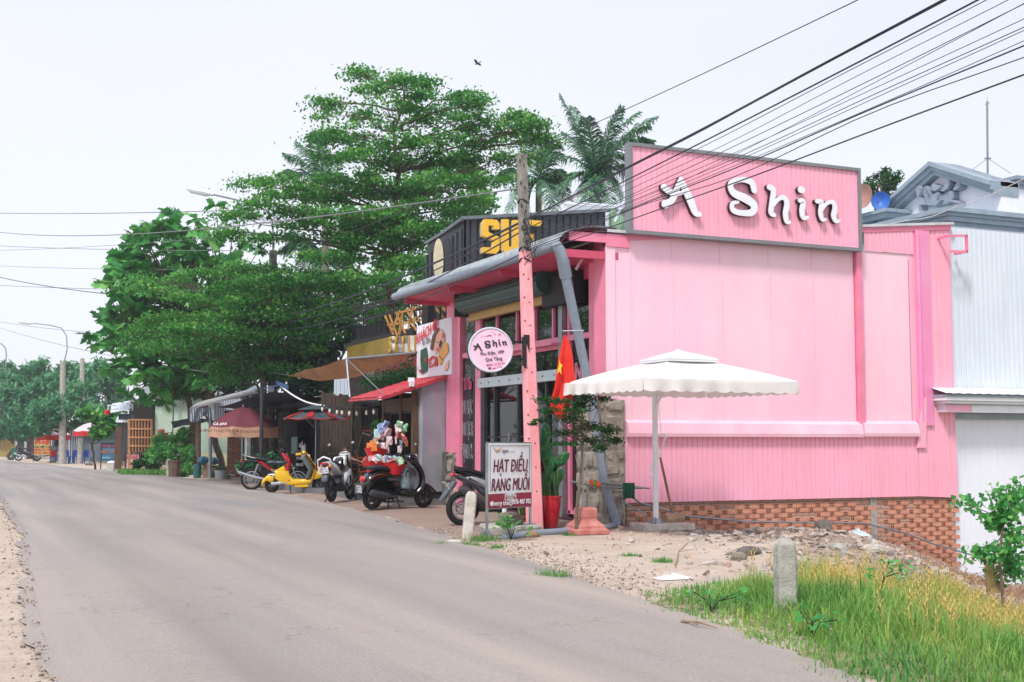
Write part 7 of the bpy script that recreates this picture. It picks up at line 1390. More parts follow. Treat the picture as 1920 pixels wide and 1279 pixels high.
part(b, 'engine', [(-.18, .28), (-.2, .46), (.14, .46), (.2, .34), (.1, .24)], .24, SILV, .05); tub(b, 'front_fork', [([(.3, .05, 1.0), (.62, .06, .29)], .02), ([(.3, -.05, 1.0), (.62, -.06, .29)], .02)], SILV); tub(b, 'shock_absorber', [([(-.42, -.12, .72), (-.56, -.12, .32)], .025), ([(-.42, .12, .72), (-.56, .12, .32)], .025)], SILV)
tub(b, 'exhaust', [([(.1, -.12, .26), (-.2, -.15, .28)], .018), ([(-.2, -.16, .3), (-.5, -.17, .36), (-.95, -.18, .5)], [.03, .045, .042])], CHROME, 12); part(b, 'headlight_cowl', [(.12, 1.02), (.16, 1.12), (.28, 1.12), (.34, 1.04), (.26, .98)], .22, BLACKG, .05); bars(b, .2, 1.08, .34, .1, mz=.2); plate(b, -.97, .5, R(-15)); mb = MB(); mb.ball((-.88, 0, .78), (.035, .07, .04), 10, 6); mb.build('tail_light', TLR, b); tub(b, 'side_stand', [([(-.1, -.12, .28), (-.08, -.2, 0)], .012)], BLACK)
# 4 white and black sport bike seen from behind
b = bike('motorbike', 641, 938, 30.2, math.atan2(fw[1], fw[0])-R(12), 'white and black motorbike seen from behind with its plate showing', 1.05, lean=-.1)
wheel(b, -.62, .29, .11, 6); wheel(b, .62, .29, .1, 6); part(b, 'tail_cowl', [(-.86, .8), (-.8, .92), (-.5, .88), (-.2, .76), (-.1, .56), (-.4, .66), (-.7, .72)], .26, WB, .04); part(b, 'tail_inset', [(-.9, .78), (-.84, .88), (-.6, .84), (-.5, .72), (-.74, .7)], .19, BLACKG, .03); part(b, 'seat', [(-.76, .92), (-.5, .94), (-.1, .84), (0, .78), (-.2, .74), (-.6, .84)], .22, SEATM, .05)
part(b, 'fuel_tank', [(-.06, .78), (.06, 1.0), (.3, 1.02), (.4, .9), (.3, .74), (.06, .68)], .28, BLACKG, .07); part(b, 'tank_stripe', [(.0, .82), (.1, 1.0), (.2, 1.03), (.14, .9), (.1, .76)], .31, WB, .03); part(b, 'belly_fairing', [(-.1, .5), (.1, .66), (.44, .76), (.5, .5), (.3, .3), (.0, .3)], .34, WB, .05); part(b, 'belly_inset', [(-.05, .44), (.12, .58), (.34, .6), (.36, .42), (.2, .3), (0, .32)], .36, BLACKG, .03); part(b, 'engine', [(-.26, .26), (-.24, .6), (.2, .6), (.3, .3), (.1, .2)], .26, DSTEEL, .05)
tub(b, 'tail_loop', [([(-.5, .12, .72), (-.84, .17, .8), (-.9, .14, .96), (-.9, 0, 1.02), (-.9, -.14, .96), (-.84, -.17, .8), (-.5, -.12, .72)], .022)], WB); part(b, 'rear_hugger', [(-.84, .74), (-.96, .62), (-1.0, .48), (-.94, .46), (-.84, .6), (-.7, .68)], .16, GREYP, .03); plate(b, -.99, .72, R(-8), w_=.24); mb = MB(); mb.ball((-.9, 0, .87), (.03, .09, .03), 10, 6); mb.build('tail_light', TLR, b)
for s_ in (-1, 1): tub(b, 'turn_signal', [([(-.88, s_*.05, .8), (-.9, s_*.17, .8)], [.012, .024])], TLO)
part(b, 'headlight_cowl', [(.42, .9), (.4, 1.12), (.54, 1.14), (.64, 1.0), (.56, .86)], .26, WB, .06); bars(b, .34, 1.1, .36, .08, mz=.18); tub(b, 'front_fork', [([(.42, .08, 1.05), (.62, .08, .29)], .025), ([(.42, -.08, 1.05), (.62, -.08, .29)], .025)], BLACK); part(b, 'front_fender', [(.42, .56), (.6, .63), (.8, .5), (.78, .46), (.6, .57)], .12, BLACKG, .02); tub(b, 'exhaust', [([(.0, -.14, .28), (-.3, -.17, .32)], .025), ([(-.3, -.18, .33), (-.7, -.2, .46)], [.045, .055])], BLACK, 12); tub(b, 'side_stand', [([(-.05, .14, .3), (-.14, .36, 0)], .014)], BLACK); tub(b, 'swingarm', [([(-.62, .1, .29), (-.05, .1, .4)], .025), ([(-.62, -.1, .29), (-.05, -.1, .4)], .025)], DSTEEL)
# 5 dark maxi scooter half hidden by the standing board
b = bike('motorbike', 922, 986, 21.4, R(-3), 'dusty black and grey motorbike half hidden by the standing board', 1.0)
b.location = gp(867, 986)+Matrix.Rotation(R(-3), 3, 'Z') @ Vector((.64, 0, 0)); wheel(b, -.64, .30, .11, 5, rim=SILV); wheel(b, .66, .29, .09, 5, rim=SILV)
part(b, 'body_panel', [(-.66, .82), (-.5, .86), (-.2, .74), (.1, .62), (.1, .44), (-.1, .46), (-.3, .64), (-.52, .72)], .28, mat('dusty silver paint', (150, 154, 160), rough=.35), .05); part(b, 'tail_panel', [(-.88, .92), (-.7, .95), (-.3, .84), (-.4, .78), (-.66, .84)], .22, BLACKG, .03); part(b, 'under_tail', [(-.84, .84), (-.7, .86), (-.4, .74), (-.26, .56), (-.3, .5), (-.46, .66), (-.7, .76)], .2, GREYP, .03)
part(b, 'seat', [(-.84, .97), (-.6, .99), (-.3, .9), (.05, .84), (.1, .76), (-.2, .8), (-.6, .92)], .24, SEATM, .05); part(b, 'floorboard', [(.02, .3), (.1, .44), (.4, .42), (.46, .3)], .3, BLACK, .03); part(b, 'leg_shield', [(.34, 1.0), (.44, 1.02), (.62, .8), (.58, .5), (.46, .34), (.4, .38), (.5, .56), (.48, .76)], .38, BLACKG, .04); part(b, 'front_fender', [(.46, .54), (.62, .66), (.84, .56), (.94, .42), (.8, .5), (.62, .58)], .13, BLACKG, .03)
part(b, 'engine', [(-.62, .24), (-.6, .42), (-.1, .46), (.06, .34), (0, .22)], .2, DSTEEL, .05, .06); tub(b, 'exhaust', [([(0, -.14, .26), (-.3, -.17, .3)], .025), ([(-.2, -.19, .36), (-.3, -.2, .4), (-.7, -.22, .62), (-.78, -.22, .66)], [.05, .075, .075, .05])], mat('scuffed black muffler', (50, 54, 60), rough=.5, col2=(84, 76, 68)), 12); part(b, 'rear_fender', [(-.8, .8), (-.98, .56), (-1.06, .44), (-1.03, .42), (-.9, .56), (-.76, .72)], .14, GREYP, .02); plate(b, -.95, .68, R(-32), w_=.2)
mb = MB(); mb.ball((-.84, 0, .86), (.05, .1, .03), 10, 6); mb.build('tail_light', TLR, b); bars(b, .38, 1.08, .34, .1, mz=.22); part(b, 'headlight_cowl', [(.3, 1.0), (.36, 1.12), (.5, 1.1), (.52, 1.0), (.42, .96)], .24, BLACKG, .05); tub(b, 'side_stand', [([(-.05, -.14, .26), (0, -.24, 0)], .014)], BLACK); tub(b, 'shock_absorber', [([(-.45, .12, .74), (-.58, .12, .34)], .03)], DSTEEL); mb = MB(); [mb.bar((-.3+i*.05, -.2, .24), (-.22+i*.05, -.2, .40), .02) for i in range(6)]; mb.build('cooling_fins', BLACK, b)
# 6 far motorbikes at the noodle stall
for u, d, rz, lb in ((53, 96, -20, 'dark motorbike parked left of the PHỞ board'), (88, 94, -10, 'dark motorbike mostly behind the PHỞ board')):
    b = bike('motorbike', u, 866, d, R(rz), lb, 1.15); b['group'] = 'motorbikes at the noodle stall'; wheel(b, -.6, .28, .08); wheel(b, .6, .28, .08); part(b, 'body_panel', [(-.85, .78), (-.6, .84), (-.1, .6), (.3, .5), (.2, .34), (-.2, .4)], .26, BLACKG, .04); part(b, 'seat', [(-.8, .88), (-.5, .92), (-.05, .82), (0, .74), (-.6, .8)], .24, SEATM, .04); part(b, 'leg_shield', [(.2, 1), (.3, 1.02), (.48, .76), (.36, .4), (.26, .42), (.32, .7)], .34, mat('blue black paint', (36, 52, 76), rough=.25), .03); tub(b, 'exhaust', [([(0, -.14, .3), (-.4, -.17, .34), (-.85, -.18, .5)], [.03, .06, .06])], SILV, 10); bars(b, .2, 1.06, .32); tub(b, 'front_fork', [([(.3, 0, 1), (.6, .05, .28)], .025)], SILV); part(b, 'front_fender', [(.36, .5), (.5, .6), (.76, .56), (.72, .5), (.5, .54)], .1, BLACKG, .02)
# ------------------------------------------------------------------ child reaching towards a chair
SK = mat('brown skin', (150, 104, 84), rough=.6, var=.05); cp = gd(648, 35.6, .14); H_ = 1.18
ch = root('person', cp, 'small dark-haired child in a green and blue top reaching one arm to a chair', 'person', world=False); ch.rotation_euler = (0, 0, -A-R(20)); ch.scale = (H_/1.2,)*3
def skin(name, J, E_, Rd, m, par, rootv=0):
    me = bpy.data.meshes.new(name); me.from_pydata(J, E_, []); ob = bpy.data.objects.new(name, me); C.objects.link(ob); md = ob.modifiers.new('s', 'SKIN'); md.use_smooth_shade = True
    for i, r_ in enumerate(Rd): me.skin_vertices[0].data[i].radius = (r_, r_) if not hasattr(r_, '__len__') else r_; me.skin_vertices[0].data[i].use_root = i == rootv
    ob.modifiers.new('d', 'SUBSURF').levels = 2; ob.modifiers['d'].render_levels = 2; me.materials.append(m); ob.parent = par; return ob
J = [(0, 0, .58), (0, 0, .72), (0, 0, .86), (0, 0, .95), (0, -.01, 1.0), (.02, -.01, 1.08), (.02, 0, 1.15), (.11, 0, .87), (.28, -.03, .80), (.45, -.06, .76), (.49, -.065, .75), (-.11, 0, .87), (-.15, -.02, .70), (-.14, -.08, .54), (-.14, -.09, .50), (.07, 0, .54), (.08, -.01, .30), (.08, .02, .05), (.08, -.1, .02), (-.07, 0, .54), (-.08, -.03, .30), (-.08, .02, .05), (-.08, -.1, .02)]
E_ = [(0, 1), (1, 2), (2, 3), (3, 4), (4, 5), (5, 6), (2, 7), (7, 8), (8, 9), (9, 10), (2, 11), (11, 12), (12, 13), (13, 14), (0, 15), (15, 16), (16, 17), (17, 18), (0, 19), (19, 20), (20, 21), (21, 22)]
Rd = [(.1, .075), (.1, .07), (.1, .07), (.04, .04), (.06, .065), (.082, .09), (.06, .07), .042, .03, .022, .024, .042, .03, .022, .024, .065, .045, .03, .025, .065, .045, .03, .025]
k = len(J)
for cx_, cy_, cz_, dx, dz, sg in ((.49, -.065, .75, 1, -.15, 1), (-.14, -.09, .5, -.1, -1, 1)):
    base = 10 if dx == 1 else 14
    for f in range(4):
        o = (f-1.5)*.011; l_ = (.045, .052, .05, .038)[f]
        a = (cx_+dx*.03, cy_+o, cz_+dz*.03); b_ = (cx_+dx*(.03+l_*.6), cy_+o*1.3, cz_+dz*(.03+l_*.6)-.004); c_ = (cx_+dx*(.03+l_), cy_+o*1.4, cz_+dz*(.03+l_)-.014)
        J += [a, b_, c_]; E_ += [(base, k), (k, k+1), (k+1, k+2)]; Rd += [.007, .006, .005]; k += 3
    J += [(cx_+dx*.015, cy_-.03, cz_+dz*.015), (cx_+dx*.04, cy_-.042, cz_+dz*.04)]; E_ += [(base, k), (k, k+1)]; Rd += [.007, .006]; k += 2
skin('body', J, E_, Rd, SK, ch)
skin('shirt', [(0, 0, .56), (0, 0, .7), (0, 0, .84), (.1, 0, .87), (.19, -.015, .835), (-.1, 0, .87), (-.135, -.01, .77)], [(0, 1), (1, 2), (2, 3), (3, 4), (2, 5), (5, 6)], [(.115, .09), (.115, .085), (.11, .082), .055, .05, .055, .05], mat('green shirt', (50, 104, 62), rough=.9, col2=(36, 76, 150), scale=3.5, mix=.5), ch)
skin('shorts', [(0, 0, .58), (.07, 0, .5), (.08, 0, .36), (-.07, 0, .5), (-.08, 0, .36)], [(0, 1), (1, 2), (0, 3), (3, 4)], [(.12, .09), .08, .075, .08, .075], mat('navy shorts', (30, 36, 54), rough=.9), ch)
mb = MB(); mb.ball((.015, .02, 1.11), (.088, .1, .09), 14, 10, .03); mb.build('hair', mat('black hair', (18, 14, 14), rough=.6), ch, smooth=True); mb = MB()
for s_ in (-1, 1): mb.ball((.02+s_*.03, -.092, 1.075), (.011, .006, .007), 8, 5)
mb.build('eye', LK, ch); mb = MB(); mb.ball((.02, -.105, 1.05), (.011, .014, .016), 8, 5); mb.build('nose', SK, ch, smooth=True); mb = MB(); mb.ball((.02, -.092, 1.022), (.02, .006, .005), 8, 4); mb.build('mouth', mat('lip', (130, 66, 62)), ch)
for s_ in (-1, 1): mb = MB(); mb.ball((.018+s_*.085, .0, 1.06), (.01, .018, .026), 8, 5); mb.build('ear', SK, ch, smooth=True)
# ------------------------------------------------------------------ trees
BARK = mat('brown tree bark', (108, 92, 76), rough=.95, col2=(68, 56, 46), scale=7, bump=.8, bscale=14)
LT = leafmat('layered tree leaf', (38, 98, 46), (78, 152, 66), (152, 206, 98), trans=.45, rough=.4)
LBF = leafmat('breadfruit leaf', (34, 92, 50), (74, 156, 74), (144, 200, 108), trans=.3, rough=.35)
LMG = leafmat('mango leaf', (18, 56, 38), (36, 96, 60), (90, 150, 104), trans=.25, rough=.35)
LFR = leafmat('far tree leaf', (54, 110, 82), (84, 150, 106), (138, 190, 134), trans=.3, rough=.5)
def limb(mb, a, b, r0, r1, sag=.0, wob=.1, n=6, rs=None):
    pts = []; 
    for i in range(n+1):
        t = i/n; p = Vector(a).lerp(Vector(b), t)+Vector((0, 0, sag*math.sin(math.pi*t)))
        if 0 < i < n: p += Vector(rs.normal(size=3))*wob
        pts.append(p)
    mb.tube(pts, [r0+(r1-r0)*i/n for i in range(n+1)], 6, caps=False); return pts
def layered(name, base, hub, pads, d0, dj, label, seed, trunk_r=.2, dens=1.0, lsz=.1, extra=None):
    rs = np.random.RandomState(seed); r_ = root(name, base, label, 'tree'); mb = MB()
    tp = limb(mb, base, hub, trunk_r, trunk_r*.6, 0, .12, 8, rs); P_ = []; T_ = []
    tops = [p for p in pads]
    hi = min(pads, key=lambda p: p[1]); top_ = dp(hub_u(hub), hi[1]+25, d0); up_p = limb(mb, hub, top_, trunk_r*.6, .03, 0, .15, 8, rs)
    spine = tp[4:]+up_p
    for (u, v, w_, h_) in pads:
        d = d0+rs.uniform(-dj, dj); c = dp(u, v, d); s_ = d/FPX; rx, rz = w_*s_*.5, h_*s_*.5; ry = max(.5, rx*.75)
        sp_ = min(spine, key=lambda p: (p-c).length+abs(p.z-(c.z-.25*(Vector((p.x-c.x, p.y-c.y)).length)))*1.2+(2 if p.z > c.z else 0))
        lb = limb(mb, sp_, c-ZZ*rz*.3, min(.05, trunk_r*.3), .01, .1, .08, 6, rs)
        nt_ = max(7, int(rx*ry*8))
        for k in range(nt_):      # twigs with leaf sprays, flat-topped
            a = rs.uniform(0, 6.283); q = math.sqrt(rs.uniform(0, 1)); x, y = rx*q*math.cos(a), ry*q*math.sin(a)
            top2 = rz*(1-.75*q*q)*rs.uniform(.2, 1.15); tip = c+Vector((rt[0]*x+fw[0]*y, rt[1]*x+fw[1]*y, top2-.1*q))
            mb.tube([lb[3 if q < .6 else 4], lb[3].lerp(tip, .6), tip], [.012, .008, .004], 3, caps=False)
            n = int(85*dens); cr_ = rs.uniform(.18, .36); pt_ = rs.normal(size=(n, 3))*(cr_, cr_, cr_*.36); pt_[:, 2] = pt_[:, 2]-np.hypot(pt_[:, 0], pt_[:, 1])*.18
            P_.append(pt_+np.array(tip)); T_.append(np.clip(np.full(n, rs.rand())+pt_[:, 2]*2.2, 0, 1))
    mb.build('trunk', BARK, r_, smooth=True, angle=80)
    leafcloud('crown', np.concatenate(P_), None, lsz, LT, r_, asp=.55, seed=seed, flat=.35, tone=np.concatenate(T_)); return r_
def hub_u(p):
    dx, dy = p.x-CX, p.y-CY; return 960+FPX*(dx*rt[0]+dy*rt[1])/(dx*fw[0]+dy*fw[1])
padsA = [(665, 139, 60, 26), (700, 166, 90, 30), (608, 192, 62, 18), (647, 212, 110, 28), (761, 148, 62, 20), (800, 157, 48, 20), (787, 180, 66, 22), (870, 179, 56, 20), (884, 190, 50, 18), (840, 209, 100, 28), (726, 200, 130, 34), (682, 244, 150, 34), (621, 257, 66, 20), (792, 231, 120, 34), (892, 218, 76, 26), (967, 218, 62, 20), (1002, 231, 60, 18), (958, 242, 90, 28), (892, 246, 110, 32), (1010, 258, 50, 18), (945, 266, 120, 30), (836, 266, 150, 36), (752, 275, 170, 38), (639, 292, 110, 28), (704, 297, 150, 36), (792, 310, 170, 40), (879, 301, 150, 36), (967, 292, 90, 30), (923, 336, 100, 32), (836, 345, 150, 36), (485, 340, 80, 12), (529, 343, 110, 22), (595, 342, 140, 28), (665, 333, 140, 26), (717, 347, 120, 26), (573, 371, 180, 30), (665, 367, 180, 30), (752, 367, 130, 26), (792, 389, 150, 28), (849, 380, 110, 28), (870, 398, 80, 20), (682, 402, 190, 32), (488, 384, 110, 18), (448, 402, 80, 15), (551, 397, 130, 24), (617, 424, 200, 30), (726, 424, 180, 30), (800, 424, 140, 26), (446, 432, 80, 15), (507, 446, 120, 20), (639, 450, 150, 28), (726, 459, 160, 32), (790, 450, 100, 26), (700, 485, 150, 30), (765, 494, 80, 26), (604, 481, 120, 22), (656, 525, 140, 30), (677, 556, 100, 28), (720, 520, 80, 28), (775, 420, 90, 30), (640, 580, 110, 24)]
hubA = dp(742, 480, 43); layered('layered_tree', gd(735, 43), hubA, padsA, 42.5, 1.6, 'tall tree with tiered flat branches rising behind the black storey', 5, .2, .98, .14)
padsB = [(312, 525, 140, 22), (381, 518, 120, 20), (450, 508, 150, 22), (501, 501, 110, 20), (284, 539, 90, 16), (518, 525, 170, 26), (587, 532, 170, 26), (622, 515, 120, 24), (467, 566, 160, 28), (553, 566, 190, 32), (639, 566, 100, 30), (415, 594, 150, 24), (501, 594, 200, 32), (587, 594, 160, 32), (329, 601, 180, 26), (295, 618, 120, 20), (381, 618, 180, 30), (271, 635, 80, 15), (295, 652, 110, 22), (346, 645, 150, 26), (432, 635, 190, 30), (518, 628, 190, 32), (398, 663, 130, 26), (450, 659, 170, 30), (518, 663, 150, 30), (415, 687, 110, 22), (467, 690, 150, 28), (450, 711, 120, 20), (501, 704, 90, 22), (600, 625, 110, 24), (560, 650, 90, 20), (430, 545, 130, 24), (350, 560, 120, 22), (540, 690, 70, 18)]
hubB = dp(500, 640, 44.5); layered('layered_tree', gd(502, 44.5), hubB, padsB, 44, 2.0, 'spreading tree with tiered flat branches shading the coffee house', 8, .17, 1.0, .14)
# small-leaved streetside layered tree between
# breadfruit tree
rs = np.random.RandomState(14); base = gd(352, 55); br_t = root('breadfruit_tree', base, 'breadfruit tree with big lobed leaves and a low forked trunk', 'tree'); mb = MB(); fk = dp(362, 800, 55)
limb(mb, base, fk, .26, .2, 0, .03, 5, rs); l1 = limb(mb, fk, dp(345, 700, 55), .15, .11, 0, .03, 6, rs); l1 += limb(mb, l1[-1], dp(335, 560, 54.5), .11, .05, 0, .1, 6, rs); l2 = limb(mb, dp(352, 748, 55), dp(308, 718, 54.5), .08, .05, 0, .02, 4, rs); l2 += limb(mb, l2[-1], dp(255, 640, 54), .06, .03, 0, .08, 5, rs); l3 = limb(mb, fk, dp(395, 730, 55), .12, .08, 0, .03, 5, rs); l3 += limb(mb, l3[-1], dp(420, 560, 55), .08, .04, 0, .1, 6, rs); mb.tube([gd(372, 54.5), dp(372, 780, 54.5), dp(385, 760, 54.6), dp(400, 700, 55)], [.14, .11, .09, .06], 7)
ros = [(317, 400), (368, 410), (405, 385), (285, 425), (440, 400), (345, 440), (395, 450), (460, 455), (300, 470), (225, 478), (255, 500), (215, 505), (195, 530), (235, 525), (280, 450), (320, 500), (430, 480), (485, 465), (375, 480), (190, 595), (215, 600), (170, 630), (185, 645), (200, 655), (225, 640), (250, 600), (240, 560), (205, 690), (225, 680), (260, 690), (275, 700), (300, 700), (320, 715), (340, 700), (250, 720), (240, 740), (300, 735), (370, 690), (290, 660), (215, 620), (330, 740), (275, 745), (460, 500), (405, 505), (350, 520), (260, 660), (235, 705), (310, 755), (385, 720)]
for _ in range(260):
    a = rs.uniform(0, 6.283); q = rs.uniform(0, 1)**.5; ros.append((330+128*q*math.cos(a), 560+150*q*math.sin(a)*(1 if math.sin(a) < 0 else 1.15)))
P_ = []; Nn = []; T_ = []; lim_pts = l1+l2+l3
for (u, v) in ros:
    c = dp(u, v, 54.5+rs.uniform(-1.8, 1.6)); s0_ = min(lim_pts, key=lambda p: (p-c).length); mb.tube([s0_, s0_.lerp(c, .6)-ZZ*.2, c-ZZ*.1], [.03, .025, .015], 4, caps=False); n = 9; tn = rs.rand()
    for k in range(n):
        a = k*2.4+rs.rand(); el = rs.uniform(-.8, .6); d_ = np.array([math.cos(a)*math.cos(el), math.sin(a)*math.cos(el), math.sin(el)]); P_.append((np.array(c)+d_*.3, d_, tn))
mb.build('trunk', BARK, br_t, smooth=True, angle=80)
def bigleaves(name, L_, size, m, par, seed, P2):
    rs = np.random.RandomState(seed); V = []; F = []; T = []
    for c, d_, tn in L_:
        sz = size*rs.uniform(.75, 1.25); s_ = np.cross(d_, [0, 0, 1]); s_ /= np.linalg.norm(s_)+1e-9; s_ = s_*math.cos(q8 := rs.uniform(-1.2, 1.2))+np.array([0, 0, 1])*math.sin(q8); n = np.cross(s_, d_); k = len(V)
        for x, y in P2: V.append(c+d_*x*sz+s_*y*sz*.95+n*(-.35*max(0, x)**2+.12*abs(y))*sz)
        F.append(tuple(range(k, k+len(P2)))); T.append(min(1, max(0, tn*.45+rs.rand()*.5)))
    mb = MB(); mb.v = [tuple(v) for v in V]; mb.f = F; mb.mi = [0]*len(F); ob = mb.build(name, m, par, recalc=False); a = ob.data.attributes.new('tone', 'FLOAT', 'FACE'); a.data.foreach_set('value', np.array(T, dtype=np.float32)); return ob
LOB = [(-.5, 0), (-.34, .24), (-.18, .24), (-.02, .46), (.08, .27), (.27, .38), (.3, .2), (.56, 0), (.3, -.2), (.27, -.38), (.08, -.27), (-.02, -.46), (-.18, -.24), (-.34, -.24)]
bigleaves('crown', P_, .62, LBF, br_t, 3, LOB)
mb = MB()
# dark mango-like tree behind the coffee house
def bushy(name, base, blobs, d0, m, label, seed, lsz, dens, shape='long', asp=.3, cat='tree', tr=.18, grp=None, flat=.15, dj=1.5, sub=9):
    rs = np.random.RandomState(seed); r_ = root(name, base, label, cat, grp); mb = MB(); P_ = []; T_ = []; top_ = min(blobs, key=lambda b: b[1]); hub = base.lerp(dp(top_[0], top_[1], d0), .45); limb(mb, base, hub, tr, tr*.7, 0, .06, 5, rs)
    for (u, v, w_, h_) in blobs:
        d = d0+rs.uniform(-dj, dj); c = dp(u, v, d); s_ = d/FPX; rx, rz = w_*s_*.5, h_*s_*.5; limb(mb, hub, c, tr*.4, .02, .1, .1, 5, rs)
        for k in range(sub):
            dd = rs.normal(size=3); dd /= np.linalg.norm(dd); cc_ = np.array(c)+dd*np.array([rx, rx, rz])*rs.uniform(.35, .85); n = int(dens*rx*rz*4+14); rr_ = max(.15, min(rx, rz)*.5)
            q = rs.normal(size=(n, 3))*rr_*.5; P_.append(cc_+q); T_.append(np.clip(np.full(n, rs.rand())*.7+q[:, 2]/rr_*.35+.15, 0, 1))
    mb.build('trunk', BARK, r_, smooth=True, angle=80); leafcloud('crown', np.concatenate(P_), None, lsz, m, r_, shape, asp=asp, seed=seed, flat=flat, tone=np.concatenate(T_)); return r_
bushy('mango_tree', gd(600, 48), [(560, 640, 80, 50), (600, 660, 90, 60), (640, 630, 80, 60), (590, 620, 90, 50), (620, 690, 90, 50), (560, 690, 90, 50), (640, 590, 60, 50), (600, 720, 90, 40), (540, 725, 70, 40), (655, 620, 40, 50), (580, 580, 90, 50), (530, 660, 60, 50), (640, 715, 50, 40), (560, 745, 90, 30), (500, 560, 90, 70), (500, 620, 90, 70), (640, 540, 90, 60), (560, 540, 90, 60), (480, 680, 90, 60), (530, 600, 90, 60)], 47, LMG, 'dark glossy mango tree filling the gap behind the coffee house', 21, .26, 40)
bushy('mango_tree', gd(420, 60), [(400, 700, 100, 60), (440, 720, 90, 60), (380, 660, 90, 60), (460, 690, 90, 60), (420, 640, 100, 60), (350, 730, 60, 40), (480, 740, 60, 40), (300, 640, 100, 80), (340, 590, 120, 80), (270, 600, 90, 60)], 60, LMG, 'dark leafy tree hidden behind the breadfruit and tiered trees', 22, .3, 22)
bushy('background_tree', gd(760, 60), [(760, 560, 120, 90), (700, 520, 120, 90), (800, 510, 90, 80), (720, 600, 120, 60), (840, 430, 120, 90), (700, 420, 140, 90), (780, 350, 140, 90), (860, 330, 120, 90), (900, 380, 90, 60), (640, 470, 90, 60)], 56, LT, 'dense green tree standing far behind the tall tiered tree', 23, .26, 14, asp=.5)
# far left trees
fg = 'trees along the far street'
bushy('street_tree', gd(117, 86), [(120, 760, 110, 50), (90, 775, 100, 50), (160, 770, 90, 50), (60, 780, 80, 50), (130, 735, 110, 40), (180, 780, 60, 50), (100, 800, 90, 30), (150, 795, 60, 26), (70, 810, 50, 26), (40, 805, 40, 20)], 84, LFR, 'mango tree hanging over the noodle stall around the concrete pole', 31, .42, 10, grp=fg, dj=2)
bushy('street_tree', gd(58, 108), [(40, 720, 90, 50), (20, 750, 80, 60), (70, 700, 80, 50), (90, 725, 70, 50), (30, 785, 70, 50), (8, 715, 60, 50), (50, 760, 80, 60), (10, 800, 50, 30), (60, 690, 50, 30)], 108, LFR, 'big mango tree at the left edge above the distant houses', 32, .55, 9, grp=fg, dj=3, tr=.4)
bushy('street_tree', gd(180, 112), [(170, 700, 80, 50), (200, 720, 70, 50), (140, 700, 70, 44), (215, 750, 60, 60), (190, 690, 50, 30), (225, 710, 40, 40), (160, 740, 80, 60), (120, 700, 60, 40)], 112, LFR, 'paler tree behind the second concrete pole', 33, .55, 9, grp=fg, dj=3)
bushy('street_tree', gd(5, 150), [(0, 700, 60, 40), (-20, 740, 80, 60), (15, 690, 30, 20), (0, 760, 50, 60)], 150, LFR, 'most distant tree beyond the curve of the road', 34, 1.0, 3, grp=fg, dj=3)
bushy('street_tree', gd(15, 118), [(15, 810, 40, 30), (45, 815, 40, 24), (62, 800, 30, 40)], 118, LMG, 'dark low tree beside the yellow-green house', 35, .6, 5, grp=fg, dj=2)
# roadside bushes
bushy('bush', gd(315, 54.5), [(310, 845, 60, 40), (330, 835, 40, 40), (290, 860, 50, 30), (350, 850, 30, 50), (340, 870, 40, 30), (300, 825, 30, 20), (355, 880, 22, 20), (345, 815, 30, 26)], 54.5, LGC, 'bright green bush crowding the garden wall behind the planter', 41, .26, 30, cat='bush', tr=.05, dj=.5)
bushy('bush', gd(275, 57), [(272, 868, 44, 26), (258, 872, 24, 20), (290, 875, 30, 20), (280, 850, 24, 26)], 56.5, LGD, 'darker fern-like bush in front of the lattice gate', 42, .22, 30, cat='bush', tr=.04, dj=.5)
bushy('papaya_plant', gd(180, 66), [(190, 785, 40, 24), (200, 800, 36, 24), (165, 775, 40, 8), (205, 780, 24, 20), (185, 812, 30, 18)], 64, LBF, 'broad-leaved plant leaning over the menu board', 43, .5, 8, cat='plant', tr=.06, asp=.5)
bushy('potted_palm', gd(490, 39.5), [(485, 870, 50, 26), (460, 874, 30, 18), (510, 868, 40, 26), (535, 876, 30, 18)], 39.8, LMG, 'dark low plants along the timber wall behind the red motorbike', 44, .2, 40, cat='plant', tr=.03, dj=.3)
bushy('bush', gd(650, 30.6, .1), [(706, 798, 16, 18)], 27.6, LGD, 'small round green plant hung left of the kiosk post', 45, .06, 300, cat='plant', tr=.01, dj=.05)
grs = root('grass_strip', gd(260, 57), 'strip of green grass below the lattice gate', 'grass'); rs_ = np.random.RandomState(2); P_ = []
for u0, u1, d_ in ((222, 300, 56), (225, 330, 54.5), (340, 352, 53)):
    n = 900
    for _ in range(n): c = gd(rs_.uniform(u0, u1), d_+rs_.uniform(-1.2, 1.2), .0); P_.append((c.x, c.y, rs_.uniform(0, .2)))
leafcloud('blades', np.array(P_), None, .22, GRM, grs, asp=.16, seed=3, tone=np.zeros(len(P_)))
# tree behind the signboard on the right
bushy('background_tree', dp(1655, 420, 48), [(1650, 335, 50, 26), (1672, 345, 40, 30), (1635, 350, 40, 30), (1660, 325, 30, 14), (1680, 335, 22, 20), (1640, 368, 50, 24), (1665, 372, 40, 20)], 48, LGD, 'feathery treetop between signboard and villa gable', 51, .15, 26, asp=.4)
